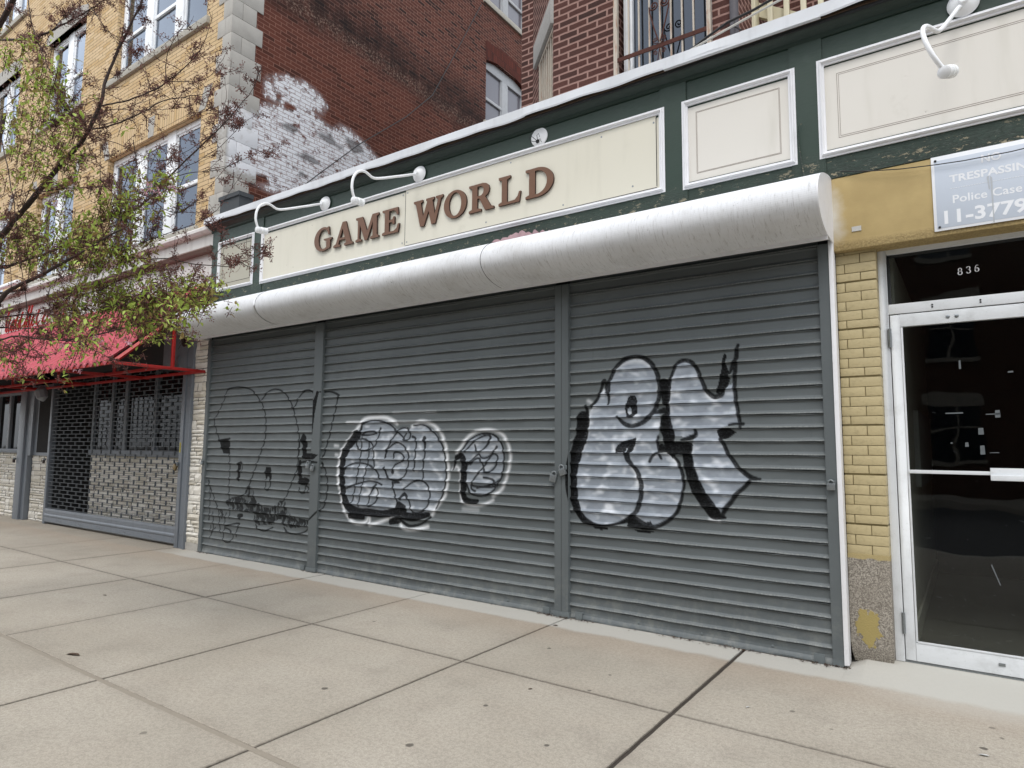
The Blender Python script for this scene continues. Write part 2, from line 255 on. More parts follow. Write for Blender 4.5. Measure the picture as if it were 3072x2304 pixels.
BLACK=[[[-2.547,2.019,0.03],[-2.537,2.051,0.032],[-2.496,2.131,0.03],[-2.456,2.183,0.034],[-2.406,2.221,0.033],[-2.338,2.243,0.031],[-2.261,2.242,0.03],[-2.195,2.215,0.036],[-2.139,2.162,0.035],[-2.103,2.09,0.035],[-2.084,2.019,0.035],[-2.083,1.932,0.033],[-2.097,1.863,0.031],[-2.121,1.802,0.035],[-2.163,1.747,0.035],[-2.211,1.704,0.037],[-2.267,1.674,0.034],[-2.334,1.659,0.033],[-2.392,1.672,0.033],[-2.43,1.699,0.029],[-2.467,1.74,0.02]],[[-2.552,2.019,0.036],[-2.549,1.951,0.028],[-2.546,1.896,0.022],[-2.55,1.851,0.008]],[[-2.567,2.043,0.022],[-2.572,1.997,0.022],[-2.568,1.952,0.016]],[[-2.712,1.842,0.027],[-2.67,1.882,0.027],[-2.639,1.927,0.023],[-2.613,1.999,0.027],[-2.592,2.054,0.031],[-2.577,2.044,0.03]],[[-2.769,1.839,0.025],[-2.756,1.773,0.027],[-2.769,1.751,0.027]],[[-2.796,1.733,0.11],[-2.799,1.682,0.11],[-2.804,1.635,0.105],[-2.815,1.543,0.101],[-2.828,1.543,0.101],[-2.87,1.404,0.1],[-2.9,1.301,0.09],[-2.908,1.2,0.085],[-2.903,1.108,0.085],[-2.887,1.017,0.07],[-2.856,0.936,0.059],[-2.803,0.863,0.052],[-2.736,0.831,0.035],[-2.655,0.817,0.022],[-2.565,0.82,0.016],[-2.467,0.842,0.019],[-2.39,0.873,0.038],[-2.342,0.898,0.051]],[[-2.384,1.424,0.048],[-2.373,1.38,0.042],[-2.347,1.35,0.029],[-2.3,1.298,0.032],[-2.268,1.239,0.036],[-2.25,1.17,0.037],[-2.254,1.084,0.035],[-2.275,1.005,0.039],[-2.304,0.944,0.036],[-2.342,0.902,0.044]],[[-2.176,1.366,0.024],[-2.154,1.405,0.024],[-2.103,1.438,0.009],[-2.013,1.45,0.007],[-1.98,1.416,0.022],[-1.932,1.366,0.023],[-1.901,1.284,0.026],[-1.886,1.201,0.024],[-1.897,1.126,0.022],[-1.912,1.059,0.026],[-1.939,0.983,0.03],[-1.988,0.922,0.026],[-2.051,0.876,0.031],[-2.123,0.841,0.032],[-2.166,0.834,0.04],[-2.24,0.841,0.061],[-2.305,0.875,0.062],[-2.342,0.898,0.047]],[[-2.102,1.569,0.02],[-2.104,1.509,0.022],[-2.094,1.457,0.022]],[[-2.09,1.416,0.022],[-2.075,1.387,0.018]],[[-2.042,1.999,0.082],[-2.029,1.964,0.081],[-2.03,1.912,0.074],[-2.027,1.852,0.054]],[[-2.018,1.843,0.032],[-2.014,1.774,0.031],[-2.033,1.705,0.076],[-2.029,1.663,0.081]],[[-2.128,1.764,0.018],[-2.046,1.783,0.045]],[[-2.026,1.628,0.099],[-2.011,1.586,0.089],[-2.005,1.543,0.08],[-2.005,1.509,0.08]],[[-2.0,1.963,0.023],[-1.988,2.031,0.023],[-1.964,2.099,0.025],[-1.932,2.157,0.027],[-1.887,2.184,0.03],[-1.826,2.176,0.03],[-1.784,2.139,0.029],[-1.751,2.078,0.029],[-1.723,2.0,0.029],[-1.69,1.932,0.03],[-1.653,1.893,0.033],[-1.621,1.879,0.035],[-1.579,1.893,0.039],[-1.562,1.91,0.024]],[[-1.437,2.273,0.022],[-1.448,2.223,0.03],[-1.455,2.167,0.032],[-1.478,2.127,0.029],[-1.492,2.095,0.027],[-1.506,2.055,0.015]],[[-1.462,2.142,0.032],[-1.466,2.045,0.029],[-1.471,1.971,0.027],[-1.467,1.906,0.029],[-1.461,1.825,0.027],[-1.45,1.76,0.027],[-1.441,1.695,0.027],[-1.433,1.635,0.019]],[[-1.52,1.658,0.011],[-1.464,1.667,0.017],[-1.415,1.663,0.025]],[[-1.591,1.551,0.024],[-1.568,1.515,0.028],[-1.537,1.446,0.027],[-1.502,1.395,0.029],[-1.464,1.34,0.028],[-1.418,1.297,0.033],[-1.372,1.263,0.034],[-1.334,1.253,0.026],[-1.3,1.25,0.009]],[[-1.373,1.232,0.023],[-1.421,1.183,0.03],[-1.477,1.129,0.031],[-1.518,1.072,0.033],[-1.563,1.014,0.034],[-1.588,0.969,0.027]],[[-1.852,1.485,0.069],[-1.856,1.426,0.069],[-1.842,1.335,0.072],[-1.818,1.253,0.078],[-1.786,1.172,0.083],[-1.745,1.1,0.084],[-1.697,1.038,0.081],[-1.653,0.984,0.085],[-1.617,0.959,0.049],[-1.565,0.95,0.011]],[[-1.79,1.618,0.022],[-1.786,1.58,0.031],[-1.829,1.56,0.038],[-1.899,1.543,0.017]],[[-5.636,1.721,0.02],[-5.507,1.752,0.019],[-5.401,1.759,0.019],[-5.255,1.734,0.019],[-5.151,1.686,0.019],[-5.068,1.627,0.019],[-4.967,1.556,0.018]],[[-5.718,1.594,0.106],[-5.825,1.496,0.091],[-5.91,1.389,0.091],[-5.935,1.282,0.083],[-5.938,1.16,0.075],[-5.923,1.04,0.078],[-5.899,0.92,0.078],[-5.837,0.803,0.089],[-5.68,0.746,0.076],[-5.466,0.745,0.079],[-5.259,0.744,0.066],[-5.059,0.77,0.08],[-4.941,0.743,0.079],[-4.787,0.739,0.071],[-4.603,0.779,0.045]],[[-5.788,0.688,0.058],[-5.57,0.687,0.049]],[[-5.135,0.667,0.055],[-5.017,0.696,0.072]],[[-4.977,0.685,0.029],[-4.861,0.645,0.028],[-4.692,0.678,0.021],[-4.566,0.754,0.021]],[[-5.64,1.706,0.027],[-5.658,1.631,0.035],[-5.695,1.571,0.035]],[[-5.642,1.598,0.018],[-5.556,1.631,0.017],[-5.439,1.637,0.017],[-5.392,1.618,0.017],[-5.501,1.596,0.017],[-5.63,1.594,0.018]],[[-5.335,1.666,0.027],[-5.343,1.615,0.017],[-5.382,1.541,0.017],[-5.411,1.483,0.017],[-5.494,1.435,0.017],[-5.601,1.419,0.017],[-5.685,1.448,0.018],[-5.721,1.508,0.018],[-5.65,1.552,0.018],[-5.52,1.534,0.017],[-5.442,1.453,0.017],[-5.425,1.292,0.017],[-5.412,1.234,0.017]],[[-5.634,1.571,0.018],[-5.631,1.467,0.017],[-5.647,1.317,0.017],[-5.673,1.168,0.017],[-5.71,1.018,0.017],[-5.747,0.868,0.017],[-5.793,0.806,0.017]],[[-5.515,1.512,0.017],[-5.512,1.349,0.017],[-5.554,1.171,0.017],[-5.601,1.022,0.017],[-5.638,0.873,0.017],[-5.657,0.799,0.017]],[[-5.89,1.207,0.02],[-5.814,1.257,0.02],[-5.661,1.284,0.019],[-5.509,1.265,0.019],[-5.401,1.216,0.019],[-5.318,1.12,0.019]],[[-5.891,0.981,0.02],[-5.694,1.045,0.019],[-5.522,1.081,0.019],[-5.375,1.079,0.019],[-5.287,1.052,0.019]],[[-5.377,1.046,0.03],[-5.45,0.97,0.017],[-5.478,0.882,0.017],[-5.49,0.809,0.017],[-5.387,0.855,0.017],[-5.336,0.954,0.017],[-5.373,1.029,0.017]],[[-5.243,1.411,0.019],[-5.185,1.498,0.019],[-5.107,1.596,0.019],[-5.01,1.667,0.019],[-4.912,1.659,0.018],[-4.877,1.598,0.018],[-4.908,1.541,0.018],[-4.983,1.551,0.018],[-4.939,1.612,0.018]],[[-5.251,1.353,0.026],[-5.242,1.397,0.023],[-5.183,1.462,0.019],[-5.084,1.513,0.019],[-4.984,1.485,0.018],[-4.907,1.4,0.018],[-4.9,1.302,0.018],[-4.936,1.189,0.018],[-5.011,1.117,0.018],[-5.13,1.11,0.018],[-5.213,1.152,0.019],[-5.257,1.237,0.03]],[[-5.119,1.348,0.019],[-5.117,1.405,0.019],[-5.011,1.399,0.018],[-4.96,1.329,0.018],[-5.096,1.277,0.018],[-5.124,1.226,0.019],[-5.133,1.195,0.041]],[[-4.847,1.577,0.026],[-4.796,1.548,0.018],[-4.799,1.43,0.018],[-4.817,1.22,0.018]],[[-4.676,1.558,0.043],[-4.665,1.431,0.016],[-4.687,1.279,0.016],[-4.686,1.128,0.016]],[[-4.835,1.693,0.017],[-4.702,1.7,0.016],[-4.589,1.649,0.016],[-4.492,1.566,0.016],[-4.41,1.444,0.016],[-4.378,1.299,0.016],[-4.374,1.139,0.016],[-4.417,0.99,0.016],[-4.496,0.846,0.016]],[[-4.95,1.021,0.016],[-4.851,1.092,0.016],[-4.724,1.124,0.016],[-4.625,1.073,0.016],[-4.586,0.982,0.016],[-4.613,0.872,0.016],[-4.696,0.8,0.016],[-4.823,0.792,0.016],[-4.884,0.913,0.016],[-4.948,0.972,0.036],[-5.005,0.917,0.029]],[[-5.129,1.084,0.026],[-5.096,0.986,0.018],[-5.047,0.876,0.018],[-5.06,0.791,0.018]],[[-5.022,0.849,0.073],[-4.943,0.812,0.072]],[[-5.03,1.088,0.015],[-5.109,1.082,0.022]],[[-4.175,1.43,0.018],[-4.088,1.528,0.018],[-3.973,1.59,0.017],[-3.859,1.607,0.017],[-3.761,1.584,0.017],[-3.692,1.517,0.016],[-3.656,1.419,0.016],[-3.655,1.287,0.016],[-3.688,1.177,0.016],[-3.768,1.065,0.017],[-3.879,1.005,0.017],[-4.007,1.004,0.017],[-4.08,1.051,0.017],[-4.118,1.163,0.018],[-4.113,1.254,0.018],[-4.085,1.323,0.018]],[[-4.131,1.425,0.015],[-4.03,1.517,0.015],[-3.93,1.571,0.014],[-3.859,1.589,0.014],[-3.814,1.575,0.025],[-3.844,1.506,0.022],[-3.928,1.432,0.014],[-3.982,1.435,0.014],[-4.008,1.494,0.014]],[[-3.743,1.473,0.025],[-3.787,1.415,0.014],[-3.856,1.37,0.014],[-3.927,1.368,0.014],[-3.956,1.402,0.014],[-4.013,1.367,0.014],[-4.084,1.3,0.015]],[[-4.062,1.3,0.015],[-3.97,1.364,0.014],[-3.912,1.315,0.014],[-3.882,1.235,0.014],[-3.812,1.237,0.014],[-3.744,1.305,0.014],[-3.728,1.383,0.014],[-3.787,1.404,0.014],[-3.855,1.327,0.014],[-3.939,1.234,0.014],[-4.009,1.164,0.014],[-4.051,1.073,0.014],[-3.993,1.042,0.014]],[[-3.895,1.179,0.02],[-3.783,1.161,0.019],[-3.759,1.098,0.019],[-3.922,1.089,0.02],[-4.052,1.095,0.02]],[[-3.701,1.164,0.012],[-3.783,1.117,0.012],[-3.979,1.076,0.013]],[[-4.234,1.366,0.051],[-4.174,1.384,0.051],[-4.136,1.299,0.065],[-4.144,1.185,0.068],[-4.146,1.071,0.068],[-4.137,0.975,0.059],[-4.063,0.945,0.043],[-3.974,0.944,0.04]],[[-4.276,1.244,0.015],[-4.255,1.308,0.024],[-4.226,1.366,0.036]],[[-8.476,1.534,0.015],[-8.583,1.716,0.015],[-8.623,1.819,0.015],[-8.5,1.947,0.015],[-8.386,2.104,0.015],[-8.326,2.224,0.015],[-8.124,2.254,0.015],[-7.929,2.24,0.015],[-7.76,2.193,0.015],[-7.649,2.119,0.014],[-7.563,2.037,0.014]],[[-7.563,2.037,0.018],[-7.446,2.138,0.018],[-7.349,2.182,0.018],[-7.228,2.186,0.018],[-7.096,2.148,0.017],[-7.006,2.081,0.017],[-6.938,2.01,0.017],[-6.875,1.935,0.02],[-6.796,2.047,0.017],[-6.718,2.119,0.017],[-6.619,2.149,0.017],[-6.539,2.134,0.017],[-6.485,2.061,0.017],[-6.473,2.01,0.017]],[[-7.54,2.032,0.011],[-7.483,1.935,0.011],[-7.43,1.825,0.011],[-7.419,1.676,0.011],[-7.435,1.528,0.01],[-7.495,1.42,0.011],[-7.553,1.298,0.011],[-7.633,1.148,0.011],[-7.692,1.025,0.011],[-7.672,1.058,0.011],[-7.755,0.934,0.011],[-7.839,0.824,0.011],[-8.122,0.766,0.011]],[[-8.21,1.372,0.013],[-8.193,1.175,0.013],[-8.184,1.008,0.013],[-8.194,1.014,0.013],[-8.19,0.902,0.013],[-8.174,0.75,0.013]],[[-8.476,1.534,0.026],[-8.226,1.556,0.026]],[[-8.021,1.214,0.014],[-7.956,1.243,0.025],[-7.891,1.228,0.011]],[[-7.97,1.201,0.065],[-7.977,1.111,0.054],[-7.979,1.028,0.054],[-7.978,1.131,0.057],[-7.974,1.028,0.046]],[[-7.905,1.196,0.011],[-7.91,1.113,0.009]],[[-7.386,1.001,0.01],[-7.374,0.907,0.01],[-7.303,0.926,0.01],[-7.284,1.018,0.01]],[[-6.668,1.612,0.017],[-6.66,1.548,0.099],[-6.629,1.504,0.076],[-6.627,1.428,0.072],[-6.632,1.352,0.056]],[[-6.687,1.268,0.023],[-6.549,1.284,0.026],[-6.354,1.275,0.019]],[[-6.752,1.606,0.01],[-6.726,1.452,0.01],[-6.749,1.299,0.01]],[[-6.712,1.274,0.043],[-6.698,1.122,0.066],[-6.712,1.191,0.066],[-6.697,1.103,0.059]],[[-6.715,0.963,0.011],[-6.671,0.9,0.011],[-6.596,0.918,0.011],[-6.6,0.98,0.011],[-6.536,0.971,0.011],[-6.541,0.921,0.011]],[[-6.887,1.93,0.012],[-6.84,1.827,0.012],[-6.798,1.748,0.012],[-6.758,1.632,0.012],[-6.742,1.504,0.012],[-6.749,1.299,0.012],[-6.762,1.171,0.012],[-6.833,1.067,0.012],[-6.827,1.073,0.012],[-6.897,0.943,0.012],[-6.972,0.824,0.012],[-7.052,0.762,0.012]],[[-6.343,2.113,0.016],[-6.171,2.106,0.02],[-6.042,2.057,0.026],[-6.07,2.021,0.019],[-6.084,1.923,0.016],[-6.119,1.825,0.014],[-6.151,1.714,0.014],[-6.179,1.604,0.013],[-6.22,1.493,0.013],[-6.261,1.381,0.016],[-6.282,1.35,0.029]],[[-6.297,1.27,0.026],[-6.236,1.197,0.016],[-6.198,1.089,0.016],[-6.193,1.094,0.014],[-6.184,0.985,0.014],[-6.208,0.851,0.014],[-6.255,0.751,0.016],[-6.35,0.684,0.022],[-6.488,0.583,0.019]],[[-8.684,0.982,0.03],[-8.641,0.883,0.015],[-8.619,0.698,0.015],[-8.616,0.527,0.015],[-8.627,0.456,0.029]],[[-8.637,0.895,0.015],[-8.558,0.798,0.015],[-8.49,0.705,0.015],[-8.413,0.611,0.015],[-8.372,0.515,0.014],[-8.361,0.39,0.014],[-8.327,0.292,0.014]],[[-8.536,0.561,0.013],[-8.507,0.323,0.013]],[[-8.353,0.579,0.014],[-8.254,0.506,0.014],[-8.237,0.399,0.014],[-8.262,0.287,0.014],[-8.239,0.195,0.014],[-8.121,0.191,0.014],[-8.041,0.25,0.014],[-8.059,0.314,0.014],[-8.16,0.361,0.014],[-8.229,0.364,0.014]],[[-8.231,0.391,0.016],[-8.092,0.423,0.016],[-7.915,0.45,0.021],[-7.923,0.409,0.016],[-7.956,0.366,0.016],[-7.972,0.272,0.016]],[[-8.379,0.596,0.013],[-8.311,0.586,0.013],[-8.319,0.488,0.013]],[[-8.141,0.627,0.013],[-8.136,0.503,0.012]],[[-8.222,0.566,0.011],[-8.233,0.496,0.011]],[[-8.575,0.374,0.015],[-8.557,0.263,0.015],[-8.58,0.202,0.015]],[[-8.458,0.355,0.009],[-8.548,0.275,0.009]],[[-7.558,0.462,0.009],[-7.486,0.408,0.009],[-7.353,0.396,0.008],[-7.205,0.449,0.008]],[[-6.984,0.466,0.013],[-6.908,0.421,0.015],[-6.765,0.408,0.013],[-6.606,0.433,0.013],[-6.531,0.476,0.01]],[[-7.947,0.55,0.035],[-7.865,0.555,0.046],[-7.909,0.518,0.028]]]
BPOLY=[[[-2.484,1.467],[-2.462,1.503],[-2.413,1.53],[-2.345,1.545],[-2.297,1.561],[-2.288,1.543],[-2.297,1.517],[-2.322,1.455],[-2.356,1.424],[-2.404,1.437],[-2.482,1.431]],[[-2.716,0.802],[-2.526,0.796],[-2.615,0.775],[-2.676,0.78]],[[-2.334,0.804],[-2.135,0.803],[-2.185,0.783],[-2.278,0.781]],[[-2.38,0.87],[-2.342,0.911],[-2.286,0.885],[-2.24,0.854],[-2.175,0.88],[-2.148,0.844],[-2.149,0.814],[-2.296,0.811],[-2.379,0.827]],[[-2.382,1.85],[-2.368,1.899],[-2.341,1.919],[-2.303,1.914],[-2.284,1.878],[-2.279,1.807],[-2.285,1.763],[-2.324,1.728],[-2.37,1.729],[-2.389,1.765],[-2.397,1.81]],[[-1.556,2.199],[-1.543,2.218],[-1.53,2.197],[-1.533,2.131],[-1.514,2.072],[-1.517,2.039],[-1.501,2.014],[-1.521,1.957],[-1.554,1.918],[-1.607,1.912],[-1.62,1.904],[-1.601,1.961],[-1.584,2.035],[-1.571,2.092],[-1.562,2.158]],[[-1.62,1.616],[-1.577,1.632],[-1.512,1.633],[-1.469,1.599],[-1.53,1.553],[-1.585,1.545],[-1.603,1.567]],[[-2.086,1.517],[-2.05,1.505],[-2.058,1.569],[-1.977,1.568],[-1.965,1.518],[-1.934,1.526],[-1.821,1.518],[-1.809,1.501],[-1.823,1.431],[-1.945,1.425],[-1.98,1.395],[-2.024,1.441],[-2.096,1.453]],[[-8.476,1.534],[-8.226,1.56],[-8.204,1.443],[-8.216,1.355],[-8.358,1.353],[-8.417,1.441]],[[-7.393,1.194],[-7.296,1.196],[-7.266,1.137],[-7.267,1.026],[-7.293,1.025],[-7.325,1.08],[-7.354,1.075],[-7.38,1.015],[-7.41,1.12]],[[-6.736,1.079],[-6.607,1.093],[-6.537,1.077],[-6.511,1.034],[-6.581,0.991],[-6.721,1.003]],[[-6.664,1.389],[-6.554,1.378],[-6.476,1.385],[-6.336,1.366],[-6.418,1.311],[-6.65,1.313]],[[-6.411,2.128],[-6.343,2.117],[-6.367,2.095],[-6.391,2.007],[-6.425,1.857],[-6.459,1.605],[-6.472,1.611],[-6.469,1.87],[-6.467,2.01],[-6.422,2.084]]]
HOLE=[[[-2.369,1.809],[-2.342,1.817],[-2.333,1.764],[-2.352,1.751],[-2.369,1.769]],[[-2.389,1.437],[-2.384,1.472],[-2.372,1.477],[-2.379,1.441]]]
HATCH=[[[-8.175,0.763],[-8.049,0.77],[-7.884,0.792],[-7.82,0.876],[-7.751,0.947],[-7.663,0.937],[-7.606,0.792],[-7.544,0.729],[-7.5,0.738],[-7.418,0.689],[-7.201,0.698],[-7.079,0.793],[-6.974,0.788],[-6.925,0.674],[-6.818,0.617],[-6.498,0.586],[-6.494,0.521],[-6.709,0.487],[-6.85,0.47],[-6.996,0.491],[-7.042,0.564],[-7.106,0.56],[-7.186,0.483],[-7.49,0.454],[-7.582,0.487],[-7.619,0.604],[-7.869,0.609],[-8.134,0.627],[-8.251,0.697]]]
WWHITE=[[[0.724,7.187],[0.764,7.276],[0.844,7.189],[0.882,7.347],[1.111,7.465],[1.208,7.449],[1.402,7.514],[1.64,7.48],[1.818,7.414],[1.885,7.325],[1.81,7.186],[1.653,7.191],[1.554,7.117],[1.693,7.061],[1.836,7.004],[2.053,6.945],[2.231,7.096],[2.42,7.098],[2.616,7.054],[2.819,6.977],[3.091,6.842],[2.638,6.499],[2.09,6.088],[1.548,5.784],[1.202,5.554],[0.928,5.477],[0.72,5.487],[0.574,5.53],[0.485,5.604],[0.236,5.618],[0.182,5.882],[0.147,6.282],[0.186,6.56],[0.455,6.734],[0.598,6.745],[0.92,6.89],[1.136,6.945],[0.946,6.986],[0.733,6.998]]]
WGRAY=[[[0.961,6.685],[1.24,6.777],[1.441,6.662],[1.253,6.499],[0.997,6.562]],[[1.67,6.815],[2.017,6.93],[2.169,6.811],[2.43,6.854],[2.288,6.614],[1.923,6.623],[1.71,6.685]],[[1.2,6.252],[1.519,6.405],[1.866,6.304],[1.887,6.224],[1.531,6.15],[1.268,6.166]],[[2.234,7.021],[2.657,7.008],[2.865,6.836],[2.555,6.624],[2.356,6.794]],[[1.405,6.018],[1.706,6.012],[1.544,5.868],[1.346,5.884]]]
WRED=[[[1.085,7.007],[1.226,7.057],[1.326,7.001],[1.232,6.945],[1.104,6.945]],[[0.511,5.64],[0.798,5.689],[0.863,5.577],[0.631,5.523]],[[0.879,7.094],[1.033,7.11],[0.945,7.013]]]
